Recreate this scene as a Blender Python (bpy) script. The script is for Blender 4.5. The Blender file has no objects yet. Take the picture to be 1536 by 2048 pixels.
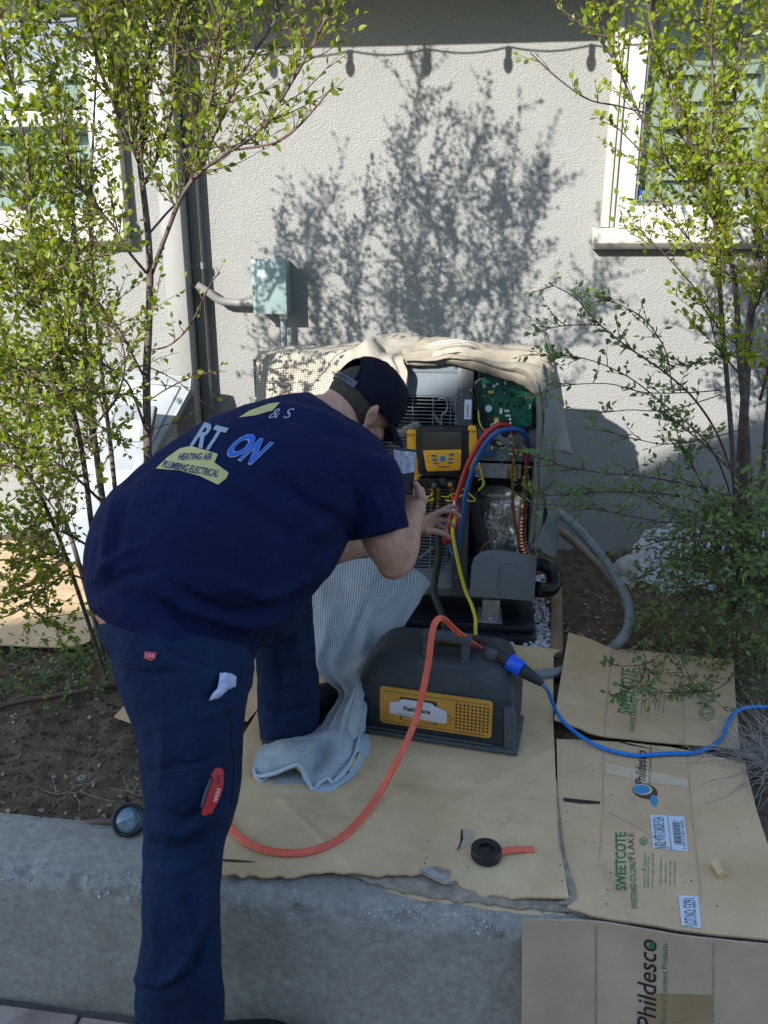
import bpy, bmesh, math, random
from mathutils import Vector, Matrix, noise
from mathutils.bvhtree import BVHTree
R = math.radians
rnd = random.Random(7)
scene = bpy.context.scene
COL = scene.collection

# ------------------------------------------------------------------ camera, sky, sun, exposure
CAM_H, PITCH, FPX = 1.6, 17.2, 1538.0
cd = bpy.data.cameras.new('camera'); cam = bpy.data.objects.new('camera', cd); COL.objects.link(cam)
cam.location = (0, 0, CAM_H); cam.rotation_euler = (R(90 - PITCH), 0, 0)
cd.sensor_fit = 'HORIZONTAL'; cd.sensor_width = 36; cd.lens = 36 * FPX / 1536
cd.clip_start = 0.02; cd.clip_end = 500
scene.camera = cam
SUN_D = Vector((0.70, 1.0, -0.56)).normalized()          # the way the sunlight travels
el = math.asin(-SUN_D.z); az = math.atan2(-SUN_D.x, -SUN_D.y)   # azimuth of the sun from +Y, clockwise
w = bpy.data.worlds.new('World'); scene.world = w; w.use_nodes = True
nt = w.node_tree; bg = nt.nodes['Background']
sky = nt.nodes.new('ShaderNodeTexSky'); sky.sky_type = 'NISHITA'; sky.sun_disc = False
sky.sun_elevation = el; sky.sun_rotation = az; sky.air_density = 1.0; sky.dust_density = 0.25
nt.links.new(sky.outputs[0], bg.inputs[0]); bg.inputs[1].default_value = 0.15
sd = bpy.data.lights.new('sun', 'SUN'); so = bpy.data.objects.new('sun', sd); COL.objects.link(so)
sd.energy = 2.95; sd.angle = R(0.5); sd.color = (1.0, 0.96, 0.89)
so.rotation_euler = SUN_D.to_track_quat('-Z', 'Y').to_euler(); so.location = (-6, -8, 8)
scene.view_settings.view_transform = 'Standard'; scene.view_settings.look = 'None'
scene.view_settings.gamma = 1; scene.view_settings.use_curve_mapping = False
scene.view_settings.exposure = 1.62

# ------------------------------------------------------------------ geometry helpers
ct, st = math.cos(R(PITCH)), math.sin(R(PITCH))
CAMP = Vector((0, 0, CAM_H))
def ray(px, py):
    u = (px - 768) / FPX; v = (1024 - py) / FPX
    return Vector((u, ct + v * st, -st + v * ct))
def Y(px, py, y):
    d = ray(px, py); return CAMP + d * (y / d.y)
def G(px, py, z=0.34):
    d = ray(px, py); return CAMP + d * ((z - CAM_H) / d.z)
def proj(p):
    q = Vector(p) - CAMP; f = q.y * ct - q.z * st; u = q.y * st + q.z * ct
    if f < 0.05: return (-9999, -9999)
    return (768 + FPX * q.x / f, 1024 - FPX * u / f)
class Frame:
    """upright plane facing the camera side: u to the right along it, w into it, z up"""
    def __init__(s, x0, y0, deg):
        s.p0 = Vector((x0, y0, 0)); a = R(deg)
        s.X = Vector((math.cos(a), math.sin(a), 0)); s.W = Vector((-math.sin(a), math.cos(a), 0))
    def pt(s, u, w, z): return s.p0 + s.X * u + s.W * w + Vector((0, 0, z))
    def hit(s, px, py, off=0):                          # off = distance in front of the plane
        d = ray(px, py); o = s.p0 - s.W * off
        return CAMP + d * ((o - CAMP).dot(s.W) / d.dot(s.W))
    def uz(s, px, py, off=0):
        p = s.hit(px, py, off); return ((p - s.p0).dot(s.X), p.z)
WALL = Frame(0, 3.50, -5)
UNIT = Frame(0.07, 2.61, -8)
def cr(pts, n=6, closed=False):
    P = [Vector(p) for p in pts]; out = []
    N = len(P); rng = range(N if closed else N - 1)
    for i in rng:
        if closed: a, b, c, d = P[(i - 1) % N], P[i], P[(i + 1) % N], P[(i + 2) % N]
        else: a, b, c, d = P[max(i - 1, 0)], P[i], P[i + 1], P[min(i + 2, N - 1)]
        for k in range(n):
            t = k / n
            out.append(0.5 * ((2 * b) + (c - a) * t + (2 * a - 5 * b + 4 * c - d) * t * t + (3 * b - a - 3 * c + d) * t ** 3))
    if not closed: out.append(P[-1])
    return out
class MB:
    def __init__(s): s.v = []; s.f = []; s.uv = None
    def add(s, vs, fs):
        o = len(s.v); s.v += [Vector(v) for v in vs]; s.f += [tuple(i + o for i in f) for f in fs]; return s
    def box(s, c, h, ax=None):                         # centre, half sizes, optional axes
        X, Yv, Z = ax or (Vector((1, 0, 0)), Vector((0, 1, 0)), Vector((0, 0, 1)))
        c = Vector(c); vs = [c + X * (i * h[0]) + Yv * (j * h[1]) + Z * (k * h[2]) for i in (-1, 1) for j in (-1, 1) for k in (-1, 1)]
        return s.add(vs, [(0, 1, 3, 2), (4, 6, 7, 5), (0, 4, 5, 1), (2, 3, 7, 6), (0, 2, 6, 4), (1, 5, 7, 3)])
    def fbox(s, F, u0, u1, w0, w1, z0, z1):
        return s.box(F.pt((u0 + u1) / 2, (w0 + w1) / 2, (z0 + z1) / 2), (abs(u1 - u0) / 2, abs(w1 - w0) / 2, abs(z1 - z0) / 2), (F.X, F.W, Vector((0, 0, 1))))
    def tube(s, pts, r, seg=8, caps=True, flat=None, smooth=0):
        P = [Vector(p) for p in pts]
        if smooth: P = cr(P, smooth)
        n = len(P); rs = r if callable(r) else (lambda t: r)
        T = [(P[min(i + 1, n - 1)] - P[max(i - 1, 0)]).normalized() for i in range(n)]
        up = Vector((0, 0, 1)) if abs(T[0].z) < 0.9 else Vector((1, 0, 0))
        N = (up - T[0] * up.dot(T[0])).normalized(); o = len(s.v)
        for i in range(n):
            N = (N - T[i] * N.dot(T[i])).normalized(); B = T[i].cross(N); rr = rs(i / (n - 1))
            for k in range(seg):
                a = 2 * math.pi * k / seg; s.v.append(P[i] + N * (math.cos(a) * rr) + B * (math.sin(a) * rr))
        for i in range(n - 1):
            for k in range(seg):
                a = o + i * seg + k; b = o + i * seg + (k + 1) % seg
                s.f.append((a, b, b + seg, a + seg))
        if caps: s.f.append(tuple(o + k for k in range(seg))[::-1]); s.f.append(tuple(o + (n - 1) * seg + k for k in range(seg)))
        return s
    def sweep(s, st, seg=20):                          # st = [(centre, axis a, axis b)]: elliptical loft with rounded ends
        o = len(s.v); n = len(st)
        for c, a, b in st:
            for k in range(seg):
                t = 2 * math.pi * k / seg; s.v.append(Vector(c) + Vector(a) * math.cos(t) + Vector(b) * math.sin(t))
        for i in range(n - 1):
            for k in range(seg):
                p = o + i * seg + k; q = o + i * seg + (k + 1) % seg; s.f.append((p, q, q + seg, p + seg))
        s.f.append(tuple(o + k for k in range(seg))[::-1]); s.f.append(tuple(o + (n - 1) * seg + k for k in range(seg)))
        return s
    def ell(s, c, a, b, d, nu=16, nv=10):              # ellipsoid with three axis vectors
        c, a, b, d = Vector(c), Vector(a), Vector(b), Vector(d); o = len(s.v); fs = []
        s.v.append(c - d)
        for j in range(1, nv):
            p = math.pi * j / nv - math.pi / 2
            for k in range(nu):
                t = 2 * math.pi * k / nu; s.v.append(c + (a * math.cos(t) + b * math.sin(t)) * math.cos(p) + d * math.sin(p))
        s.v.append(c + d); top = len(s.v) - 1
        for k in range(nu):
            s.f.append((o, o + 1 + (k + 1) % nu, o + 1 + k)); q = o + 1 + (nv - 2) * nu
            s.f.append((top, q + k, q + (k + 1) % nu))
        for j in range(nv - 2):
            for k in range(nu):
                p = o + 1 + j * nu + k; q = o + 1 + j * nu + (k + 1) % nu; s.f.append((p, q, q + nu, p + nu))
        return s
    def cyl(s, a, b, r, seg=16, r2=None):
        a, b = Vector(a), Vector(b); r2 = r if r2 is None else r2
        return s.tube([a, b], lambda t: r + (r2 - r) * t, seg)
    def prism(s, pts, d):                              # polygon pts (3D, planar) extruded by vector d
        n = len(pts); o = len(s.v); d = Vector(d)
        s.v += [Vector(p) for p in pts] + [Vector(p) + d for p in pts]
        s.f.append(tuple(range(o, o + n))); s.f.append(tuple(range(o + 2 * n - 1, o + n - 1, -1)))
        for i in range(n):
            j = (i + 1) % n; s.f.append((o + i, o + n + i, o + n + j, o + j))
        return s
    def build(s, name, mat, parent=None, smooth=False, bevel=0, bseg=2, kind=None, auto=False):
        me = bpy.data.meshes.new(name); me.from_pydata([tuple(v) for v in s.v], [], s.f)
        bm = bmesh.new(); bm.from_mesh(me)
        bmesh.ops.recalc_face_normals(bm, faces=bm.faces)
        if bevel:
            es = [e for e in bm.edges if len(e.link_faces) == 2 and e.calc_face_angle(0) > 0.5]
            bmesh.ops.bevel(bm, geom=es, offset=bevel, segments=bseg, profile=0.5, affect='EDGES', clamp_overlap=True)
        bm.to_mesh(me); bm.free()
        if smooth or bevel:
            for p in me.polygons: p.use_smooth = True
            if not smooth or auto:
                me.set_sharp_from_angle(angle=R(40))
        return link(name, me, mat, parent, kind)
def link(name, me, mat, parent=None, kind=None):
    o = bpy.data.objects.new(name, me); COL.objects.link(o)
    if mat is not None: me.materials.clear(); me.materials.append(mat)
    if parent is not None:
        o.parent = parent
        if parent.type == 'EMPTY': o.matrix_parent_inverse = Matrix.Translation(-parent.location)
    if kind: o['kind'] = kind
    return o
def tag(o, label, cat, group=None, kind=None):
    o['label'] = label; o['category'] = cat
    if group: o['group'] = group
    if kind: o['kind'] = kind
    return o
def thing(name, loc, label, cat, group=None):
    o = bpy.data.objects.new(name, None); COL.objects.link(o); o.location = loc; o.empty_display_size = 0.05
    return tag(o, label, cat, group)
def struct(o): o['kind'] = 'structure'; return o
def fbm(p, s, oct=4):
    return noise.fractal(Vector(p) * s, 0.9, 2.0, oct)
def patch(rows, name, mat, parent=None, n=6, thick=0.002, wrinkle=0.0, wscale=9.0, ridge=0.0, rdir=(1, 1, 1), pleat=None, closed_u=False, kind=None, uvs=1.0, fine=0.0):
    """smooth sheet through a grid of control points"""
    R1 = [cr(r, n) for r in rows]; m = len(R1[0]); cols = [cr([R1[j][i] for j in range(len(R1))], n) for i in range(m)]
    L = len(cols[0]); V = [cols[i][j].copy() for j in range(L) for i in range(m)]
    def at(i, j): return V[j * m + i]
    nor = []
    for j in range(L):
        for i in range(m):
            du = at(min(i + 1, m - 1), j) - at(max(i - 1, 0), j); dv = at(i, min(j + 1, L - 1)) - at(i, max(j - 1, 0))
            k = du.cross(dv); nor.append(k.normalized() if k.length > 1e-12 else Vector((0, 0, 1)))
    lu = sum((at(i + 1, L // 2) - at(i, L // 2)).length for i in range(m - 1)); lv = sum((at(m // 2, j + 1) - at(m // 2, j)).length for j in range(L - 1))
    if wrinkle or fine:
        V = [V[k] + nor[k] * (wrinkle * noise.noise(V[k] * wscale) + wrinkle * 0.5 * noise.noise(V[k] * wscale * 2.7) + fine * noise.noise(V[k] * 60)) for k in range(len(V))]
    F = [(j * m + i, j * m + i + 1, (j + 1) * m + i + 1, (j + 1) * m + i) for j in range(L - 1) for i in range(m - 1)]
    if pleat:
        pa, pf, pax = pleat
        def tri(k):
            i, j = k % m, k // m; t = (j / (L - 1) if pax == 'v' else i / (m - 1)) * pf + .9 * noise.noise(V[k] * 5) + .35 * noise.noise(V[k] * 14); f = t - math.floor(t); return (min(f / .72, (1 - f) / .28) - .5) * (0.5 + 0.8 * abs(noise.noise(V[k] * 3.3 + Vector((5, 5, 5)))))
        V = [V[k] + nor[k] * (pa * tri(k)) for k in range(len(V))]
    if ridge:
        RD = Vector(rdir); V = [V[k] + nor[k] * (ridge * (abs(noise.noise(Vector((V[k].x * RD.x, V[k].y * RD.y, V[k].z * RD.z)) * 16)) * 1.6 - .3) + ridge * .5 * abs(noise.noise(V[k] * 40))) for k in range(len(V))]
    N = len(V); UVv = [(i / (m - 1) * lu * uvs, j / (L - 1) * lv * uvs) for j in range(L) for i in range(m)]
    if thick:
        V = V + [V[k] - nor[k] * thick for k in range(N)]
        F = F + [tuple(N + q for q in f[::-1]) for f in F]
        per = [i for i in range(m)] + [j * m + m - 1 for j in range(1, L)] + [(L - 1) * m + i for i in range(m - 2, -1, -1)] + [j * m for j in range(L - 2, 0, -1)]
        for a, b in zip(per, per[1:] + per[:1]): F.append((a, N + a, N + b, b))
        UVv = UVv + UVv
    me = bpy.data.meshes.new(name); me.from_pydata([tuple(v) for v in V], [], F)
    ul = me.uv_layers.new(name='uv')
    for lp in me.loops: ul.data[lp.index].uv = UVv[lp.vertex_index]
    for p in me.polygons: p.use_smooth = True
    me.set_sharp_from_angle(angle=R(60))
    return link(name, me, mat, parent, kind)
def bvh_of(o):
    me = o.data; return BVHTree.FromPolygons([v.co for v in me.vertices], [tuple(p.vertices) for p in me.polygons])
_bv = {}
def bvh(o):
    if o.name not in _bv: _bv[o.name] = bvh_of(o)
    return _bv[o.name]
def decal(name, v2, faces, target, mat, parent=None, off=0.0012, maxe=14, thick=0, org=None):
    """flat print laid onto a surface: 2D outline dropped onto the real surface"""
    bm = bmesh.new(); vs = [bm.verts.new((a, b, 0)) for a, b in v2]
    for f in faces:
        try: bm.faces.new([vs[i] for i in f])
        except ValueError: pass
    bmesh.ops.triangulate(bm, faces=bm.faces)
    for _ in range(6):
        es = [e for e in bm.edges if e.calc_length() > maxe]
        if not es: break
        bmesh.ops.subdivide_edges(bm, edges=es, cuts=1); bmesh.ops.triangulate(bm, faces=bm.faces)
    T = bvh(target); bad = []
    for v in bm.verts:
        d = ray(v.co.x, v.co.y); loc, n, idx, dist = T.ray_cast(CAMP, d.normalized())
        if loc is None: bad.append(v); continue
        if n.dot(d) > 0: n = -n
        v.co = loc + n * off
    for v in bad: bm.verts.remove(v)
    me = bpy.data.meshes.new(name); bm.to_mesh(me); bm.free()
    return link(name, me, mat, parent if parent is not None else target)
def dpoly(name, pts, target, mat, parent=None, **k): return decal(name, pts, [tuple(range(len(pts)))], target, mat, parent, **k)
_tx = {}
def text2d(s, bold=0.0, shear=0.0, spacing=1.0):
    key = (s, bold, shear, spacing)
    if key in _tx: return _tx[key]
    cu = bpy.data.curves.new('txt', 'FONT'); cu.body = s; cu.offset = bold; cu.shear = shear; cu.space_character = spacing; cu.resolution_u = 3
    ob = bpy.data.objects.new('txt', cu); COL.objects.link(ob)
    dg = bpy.context.evaluated_depsgraph_get(); me = ob.evaluated_get(dg).to_mesh()
    V = [(v.co.x, v.co.y) for v in me.vertices]; F = [tuple(p.vertices) for p in me.polygons]
    ob.evaluated_get(dg).to_mesh_clear(); bpy.data.objects.remove(ob); bpy.data.curves.remove(cu)
    x0 = min(v[0] for v in V); x1 = max(v[0] for v in V); y0 = min(v[1] for v in V); y1 = max(v[1] for v in V)
    V = [((a - x0) / (x1 - x0), (b - y0) / (y1 - y0)) for a, b in V]
    _tx[key] = (V, F); return V, F
def dtext(s, O, A, B, target, mat, parent=None, name='printed_text', bold=0.0, shear=0.0, **k):
    """O = where the text starts, A = vector along the line, B = vector of the letter height"""
    V, F = text2d(s, bold, shear)
    return decal(name, [(O[0] + A[0] * a + B[0] * b, O[1] + A[1] * a + B[1] * b) for a, b in V], F, target, mat, parent, **k)
def ftext(s, P, A, B, mat, parent, name='printed_text', bold=0.0, shear=0.0):
    V, F = text2d(s, bold, shear); m = MB(); m.add([Vector(P) + Vector(A) * a + Vector(B) * b for a, b in V], F)
    me = bpy.data.meshes.new(name); me.from_pydata([tuple(v) for v in m.v], [], m.f); return link(name, me, mat, parent)
def remesh(mb, name, mat, parent, voxel, smooth=0, cuts=(), iters=1):
    me = bpy.data.meshes.new(name); me.from_pydata([tuple(v) for v in mb.v], [], mb.f)
    bm = bmesh.new(); bm.from_mesh(me); bmesh.ops.recalc_face_normals(bm, faces=bm.faces); bm.to_mesh(me); bm.free()
    ob = bpy.data.objects.new(name, me); COL.objects.link(ob)
    md = ob.modifiers.new('r', 'REMESH'); md.mode = 'VOXEL'; md.voxel_size = voxel
    if smooth:
        ms = ob.modifiers.new('s', 'SMOOTH'); ms.factor = 0.5; ms.iterations = smooth
    dg = bpy.context.evaluated_depsgraph_get(); m2 = bpy.data.meshes.new_from_object(ob.evaluated_get(dg))
    bpy.data.objects.remove(ob); m2.name = name
    for p in m2.polygons: p.use_smooth = True
    return link(name, m2, mat, parent)
def seg_d(p, a, b):
    ax, ay = b[0] - a[0], b[1] - a[1]; L = ax * ax + ay * ay
    t = max(0, min(1, ((p[0] - a[0]) * ax + (p[1] - a[1]) * ay) / (L + 1e-9)))
    return math.hypot(p[0] - a[0] - ax * t, p[1] - a[1] - ay * t), t
def folds(o, lines, nz=0.0, nscale=14, gain=1.0):
    """cloth folds: ridges and creases (negative) pressed into the mesh along polylines"""
    me = o.data; nn = [v.normal.copy() for v in me.vertices]
    for v in me.vertices:
        q = proj(v.co); d = 0
        for pts, wd, amp in lines:
            best = 1e9
            for a, b in zip(pts, pts[1:]):
                if min(a[0], b[0]) - 3 * wd < q[0] < max(a[0], b[0]) + 3 * wd and min(a[1], b[1]) - 3 * wd < q[1] < max(a[1], b[1]) + 3 * wd:
                    best = min(best, seg_d(q, a, b)[0])
            if best < 3 * wd:
                # fade to the ends
                e = min(math.dist(q, pts[0]), math.dist(q, pts[-1])); d += gain * amp * math.exp(-(best / wd) ** 2) * min(1, 0.25 + e / 60)
        if nz: d += nz * noise.noise(v.co * nscale) + nz * 0.4 * noise.noise(v.co * nscale * 3)
        v.co += nn[v.index] * d
    me.update()

# ------------------------------------------------------------------ materials
def nd(nt, t, **k):
    n = nt.nodes.new(t)
    for a, b in k.items(): setattr(n, a, b)
    return n
def M(name, col, rough=0.6, metal=0.0, var=0.0, vscale=12.0, col2=None, bump=0.0, bscale=60.0, spec=None, bdet=4, coat=0.0, sheen=0.0, stains=None, coord='Object'):
    m = bpy.data.materials.new(name); m.use_nodes = True; nt = m.node_tree; b = nt.nodes['Principled BSDF']
    b.inputs['Base Color'].default_value = (*col, 1); b.inputs['Roughness'].default_value = rough; b.inputs['Metallic'].default_value = metal
    if spec is not None: b.inputs['Specular IOR Level'].default_value = spec
    if coat: b.inputs['Coat Weight'].default_value = coat
    if sheen: b.inputs['Sheen Weight'].default_value = sheen
    tc = nd(nt, 'ShaderNodeTexCoord'); out = None
    if var or col2:
        n1 = nd(nt, 'ShaderNodeTexNoise'); n1.inputs['Scale'].default_value = vscale; n1.inputs['Detail'].default_value = 6; n1.inputs['Roughness'].default_value = 0.62
        nt.links.new(tc.outputs[coord], n1.inputs['Vector'])
        rp = nd(nt, 'ShaderNodeValToRGB'); rp.color_ramp.elements[0].position = 0.33; rp.color_ramp.elements[1].position = 0.67
        c2 = col2 or tuple(min(1, c * (1 + var)) for c in col); c1 = col if col2 else tuple(c * (1 - var) for c in col)
        rp.color_ramp.elements[0].color = (*c1, 1); rp.color_ramp.elements[1].color = (*c2, 1)
        nt.links.new(n1.outputs['Fac'], rp.inputs[0]); out = rp.outputs[0]
    if stains:
        sc, sc_col, lo, hi = stains
        n2 = nd(nt, 'ShaderNodeTexNoise'); n2.inputs['Scale'].default_value = sc; n2.inputs['Detail'].default_value = 8; n2.inputs['Roughness'].default_value = 0.7
        nt.links.new(tc.outputs[coord], n2.inputs['Vector'])
        mr = nd(nt, 'ShaderNodeMapRange'); mr.inputs[1].default_value = lo; mr.inputs[2].default_value = hi; nt.links.new(n2.outputs['Fac'], mr.inputs[0])
        mx = nd(nt, 'ShaderNodeMixRGB'); mx.inputs[2].default_value = (*sc_col, 1)
        if out: nt.links.new(out, mx.inputs[1])
        else: mx.inputs[1].default_value = (*col, 1)
        nt.links.new(mr.outputs[0], mx.inputs[0]); out = mx.outputs[0]
    if out: nt.links.new(out, b.inputs['Base Color'])
    if bump:
        n3 = nd(nt, 'ShaderNodeTexNoise'); n3.inputs['Scale'].default_value = bscale; n3.inputs['Detail'].default_value = bdet
        nt.links.new(tc.outputs[coord], n3.inputs['Vector'])
        bp = nd(nt, 'ShaderNodeBump'); bp.inputs['Strength'].default_value = 1.0; bp.inputs['Distance'].default_value = bump
        nt.links.new(n3.outputs['Fac'], bp.inputs['Height']); nt.links.new(bp.outputs[0], b.inputs['Normal'])
    return m
def M_stucco():
    m = M('stucco', (.262, .262, .250), .9, var=.05, vscale=2.2)
    nt = m.node_tree; b = nt.nodes['Principled BSDF']; tc = nd(nt, 'ShaderNodeTexCoord')
    mp = nd(nt, 'ShaderNodeMapping'); mp.inputs['Scale'].default_value = (1, 1, 1.35); nt.links.new(tc.outputs['Object'], mp.inputs[0])
    n = nd(nt, 'ShaderNodeTexNoise'); n.inputs['Scale'].default_value = 125; n.inputs['Detail'].default_value = 2.5; n.inputs['Distortion'].default_value = .25; nt.links.new(mp.outputs[0], n.inputs['Vector'])
    rp = nd(nt, 'ShaderNodeValToRGB'); rp.color_ramp.elements[0].position = .36; rp.color_ramp.elements[1].position = .66; nt.links.new(n.outputs[0], rp.inputs[0])
    bp = nd(nt, 'ShaderNodeBump'); bp.inputs['Distance'].default_value = .0030; bp.inputs['Strength'].default_value = .75
    nt.links.new(rp.outputs[0], bp.inputs['Height']); nt.links.new(bp.outputs[0], b.inputs['Normal']); return m
def M_leaf(name, c1, c2, c3, transl=.45):
    m = bpy.data.materials.new(name); m.use_nodes = True; nt = m.node_tree; b = nt.nodes['Principled BSDF']; out = nt.nodes['Material Output']
    g = nd(nt, 'ShaderNodeNewGeometry'); rp = nd(nt, 'ShaderNodeValToRGB'); e = rp.color_ramp.elements
    e[0].color = (*c1, 1); e[1].color = (*c3, 1); x = e.new(.5); x.color = (*c2, 1); nt.links.new(g.outputs['Random Per Island'], rp.inputs[0])
    nt.links.new(rp.outputs[0], b.inputs['Base Color']); b.inputs['Roughness'].default_value = .42; b.inputs['Specular IOR Level'].default_value = .45
    t = nd(nt, 'ShaderNodeBsdfTranslucent'); hs = nd(nt, 'ShaderNodeHueSaturation'); hs.inputs['Value'].default_value = 1.9; hs.inputs['Saturation'].default_value = 1.1; hs.inputs['Hue'].default_value = .485
    nt.links.new(rp.outputs[0], hs.inputs['Color']); nt.links.new(hs.outputs[0], t.inputs[0])
    mx = nd(nt, 'ShaderNodeMixShader'); mx.inputs[0].default_value = transl
    nt.links.new(b.outputs[0], mx.inputs[1]); nt.links.new(t.outputs[0], mx.inputs[2]); nt.links.new(mx.outputs[0], out.inputs[0]); return m
def M_mesh(name, light, dark, pitch=.0075, duty=.45, var=(.85, 1.0)):
    """woven open-mesh cloth: small dark holes in pale fabric, from the cloth's own uv in metres"""
    m = bpy.data.materials.new(name); m.use_nodes = True; nt = m.node_tree; b = nt.nodes['Principled BSDF']; b.inputs['Roughness'].default_value = .85
    uv = nd(nt, 'ShaderNodeUVMap'); sp = nd(nt, 'ShaderNodeSeparateXYZ'); nt.links.new(uv.outputs[0], sp.inputs[0]); prod = None; hs = []
    for ax in (0, 1):
        a = nd(nt, 'ShaderNodeMath', operation='MULTIPLY'); a.inputs[1].default_value = 2 * math.pi / pitch; nt.links.new(sp.outputs[ax], a.inputs[0])
        c = nd(nt, 'ShaderNodeMath', operation='SINE'); nt.links.new(a.outputs[0], c.inputs[0]); hs.append(c)
    ad = nd(nt, 'ShaderNodeMath', operation='ADD'); nt.links.new(hs[0].outputs[0], ad.inputs[0]); nt.links.new(hs[1].outputs[0], ad.inputs[1])
    mr = nd(nt, 'ShaderNodeMapRange'); mr.inputs[1].default_value = .55 - duty; mr.inputs[2].default_value = 1.3 - duty; nt.links.new(ad.outputs[0], mr.inputs[0])
    mx = nd(nt, 'ShaderNodeMixRGB'); mx.inputs[1].default_value = (*light, 1); mx.inputs[2].default_value = (*dark, 1); nt.links.new(mr.outputs[0], mx.inputs[0])
    tc = nd(nt, 'ShaderNodeTexCoord'); n = nd(nt, 'ShaderNodeTexNoise'); n.inputs['Scale'].default_value = 7; n.inputs['Detail'].default_value = 5; nt.links.new(tc.outputs['Object'], n.inputs['Vector'])
    r2 = nd(nt, 'ShaderNodeMapRange'); r2.inputs[1].default_value = .35; r2.inputs[2].default_value = .6; r2.inputs[3].default_value = var[0]; r2.inputs[4].default_value = var[1]; nt.links.new(n.outputs[0], r2.inputs[0])
    m2 = nd(nt, 'ShaderNodeMixRGB', blend_type='MULTIPLY'); m2.inputs[0].default_value = 1; nt.links.new(mx.outputs[0], m2.inputs[1]); nt.links.new(r2.outputs[0], m2.inputs[2])
    nt.links.new(m2.outputs[0], b.inputs['Base Color'])
    bp = nd(nt, 'ShaderNodeBump'); bp.inputs['Distance'].default_value = .001; bp.inputs['Strength'].default_value = .6; bp.invert = True
    nt.links.new(mr.outputs[0], bp.inputs['Height']); nt.links.new(bp.outputs[0], b.inputs['Normal']); return m
def M_glass(name, tint=(.75, .9, .85), refl=1.0):
    m = bpy.data.materials.new(name); m.use_nodes = True; nt = m.node_tree; out = nt.nodes['Material Output']; nt.nodes.remove(nt.nodes['Principled BSDF'])
    t = nd(nt, 'ShaderNodeBsdfTransparent'); t.inputs[0].default_value = (*tint, 1); g = nd(nt, 'ShaderNodeBsdfGlossy'); g.inputs['Roughness'].default_value = .02
    f = nd(nt, 'ShaderNodeFresnel'); f.inputs[0].default_value = 1.6; ml = nd(nt, 'ShaderNodeMath', operation='MULTIPLY'); ml.inputs[1].default_value = refl * 1.6; ml.use_clamp = True
    nt.links.new(f.outputs[0], ml.inputs[0]); mx = nd(nt, 'ShaderNodeMixShader'); nt.links.new(ml.outputs[0], mx.inputs[0]); nt.links.new(t.outputs[0], mx.inputs[1]); nt.links.new(g.outputs[0], mx.inputs[2]); nt.links.new(mx.outputs[0], out.inputs[0]); return m

m_stucco = M_stucco()
m_trim = M('trim_paint', (.215, .213, .20), .55, var=.04, vscale=5, bump=.0006, bscale=150)
m_downspout = M('downspout_paint', (.15, .145, .13), .5, var=.05, vscale=8)
m_cream = M('cream_paint', (.45, .43, .375), .45, var=.05, vscale=6, bump=.0005, bscale=40)
m_white = M('white_vinyl', (.50, .50, .48), .35, var=.03, vscale=6)
m_soil = M('soil', (.05, .034, .020), .95, col2=(.17, .12, .072), vscale=26, bump=.012, bscale=90, bdet=8, stains=(3.0, (.06, .06, .025), .56, .75))
m_clod = M('soil_clod', (.035, .026, .019), .95, col2=(.12, .095, .07), vscale=30, bump=.003, bscale=200)
m_conc = M('concrete', (.28, .27, .24), .92, col2=(.42, .41, .365), vscale=60, bump=.006, bscale=70, bdet=14, stains=(2.6, (.17, .165, .14), .46, .85))
_b = [n for n in m_conc.node_tree.nodes if n.type == 'TEX_NOISE' and abs(n.inputs['Scale'].default_value - 70) < 1][0]; _b.inputs['Roughness'].default_value = .78; _b.inputs['Distortion'].default_value = .0
m_aggr = M('kerb_aggregate', (.30, .31, .31), .8, col2=(.62, .64, .66), vscale=40, bump=.002, bscale=150)
m_paver = M('paver_clay', (.40, .29, .235), .85, col2=(.50, .375, .31), vscale=8, bump=.0015, bscale=160, stains=(6, (.2, .14, .12), .5, .8))
m_joint = M('paver_joint_sand', (.10, .085, .07), .95, bump=.002, bscale=200, var=.2)
def M_card(name, base, c2, lines=True, pr=(.25, .18, .10)):
    m = M(name, base, .82, col2=c2, vscale=5, stains=(4.5, pr, .56, .90), coord='Object')
    nt = m.node_tree; b = nt.nodes['Principled BSDF']; tc = nd(nt, 'ShaderNodeTexCoord')
    wv = nd(nt, 'ShaderNodeTexWave'); wv.inputs['Scale'].default_value = 48; wv.inputs['Distortion'].default_value = .4; wv.bands_direction = 'Y'
    nt.links.new(tc.outputs['Object'], wv.inputs['Vector']); n = nd(nt, 'ShaderNodeTexNoise'); n.inputs['Scale'].default_value = 7; n.inputs['Detail'].default_value = 6; nt.links.new(tc.outputs['Object'], n.inputs['Vector'])
    ad = nd(nt, 'ShaderNodeMath', operation='MULTIPLY_ADD'); ad.inputs[1].default_value = .012; nt.links.new(wv.outputs['Fac'], ad.inputs[0]); nt.links.new(n.outputs[0], ad.inputs[2])
    bp = nd(nt, 'ShaderNodeBump'); bp.inputs['Distance'].default_value = .012; bp.inputs['Strength'].default_value = .8; nt.links.new(ad.outputs[0], bp.inputs['Height']); nt.links.new(bp.outputs[0], b.inputs['Normal']); return m
m_card = M_card('cardboard', (.53, .375, .205), (.67, .495, .285), pr=(.22, .17, .10))
m_card2 = M_card('cardboard_printed', (.55, .37, .205), (.68, .475, .28))
m_card3 = M_card('cardboard_shade_and_tear', (.41, .315, .215), (.50, .395, .28))  # greyer tan: the hanging flap's shade put into colour; also colours the liner tear
m_cardedge = M('cardboard_edge', (.30, .25, .19), .9, var=.3, vscale=60)
m_green_ink = M('green_ink', (.03, .20, .075), .7, var=.3, vscale=50)
m_black_ink = M('black_ink', (.018, .013, .02), .6)
m_brown_ink = M('brown_ink', (.09, .045, .03), .7)
m_blue_ink = M('blue_ink', (.05, .27, .50), .7)
m_paper = M('label_paper', (.62, .68, .78), .6)
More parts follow.
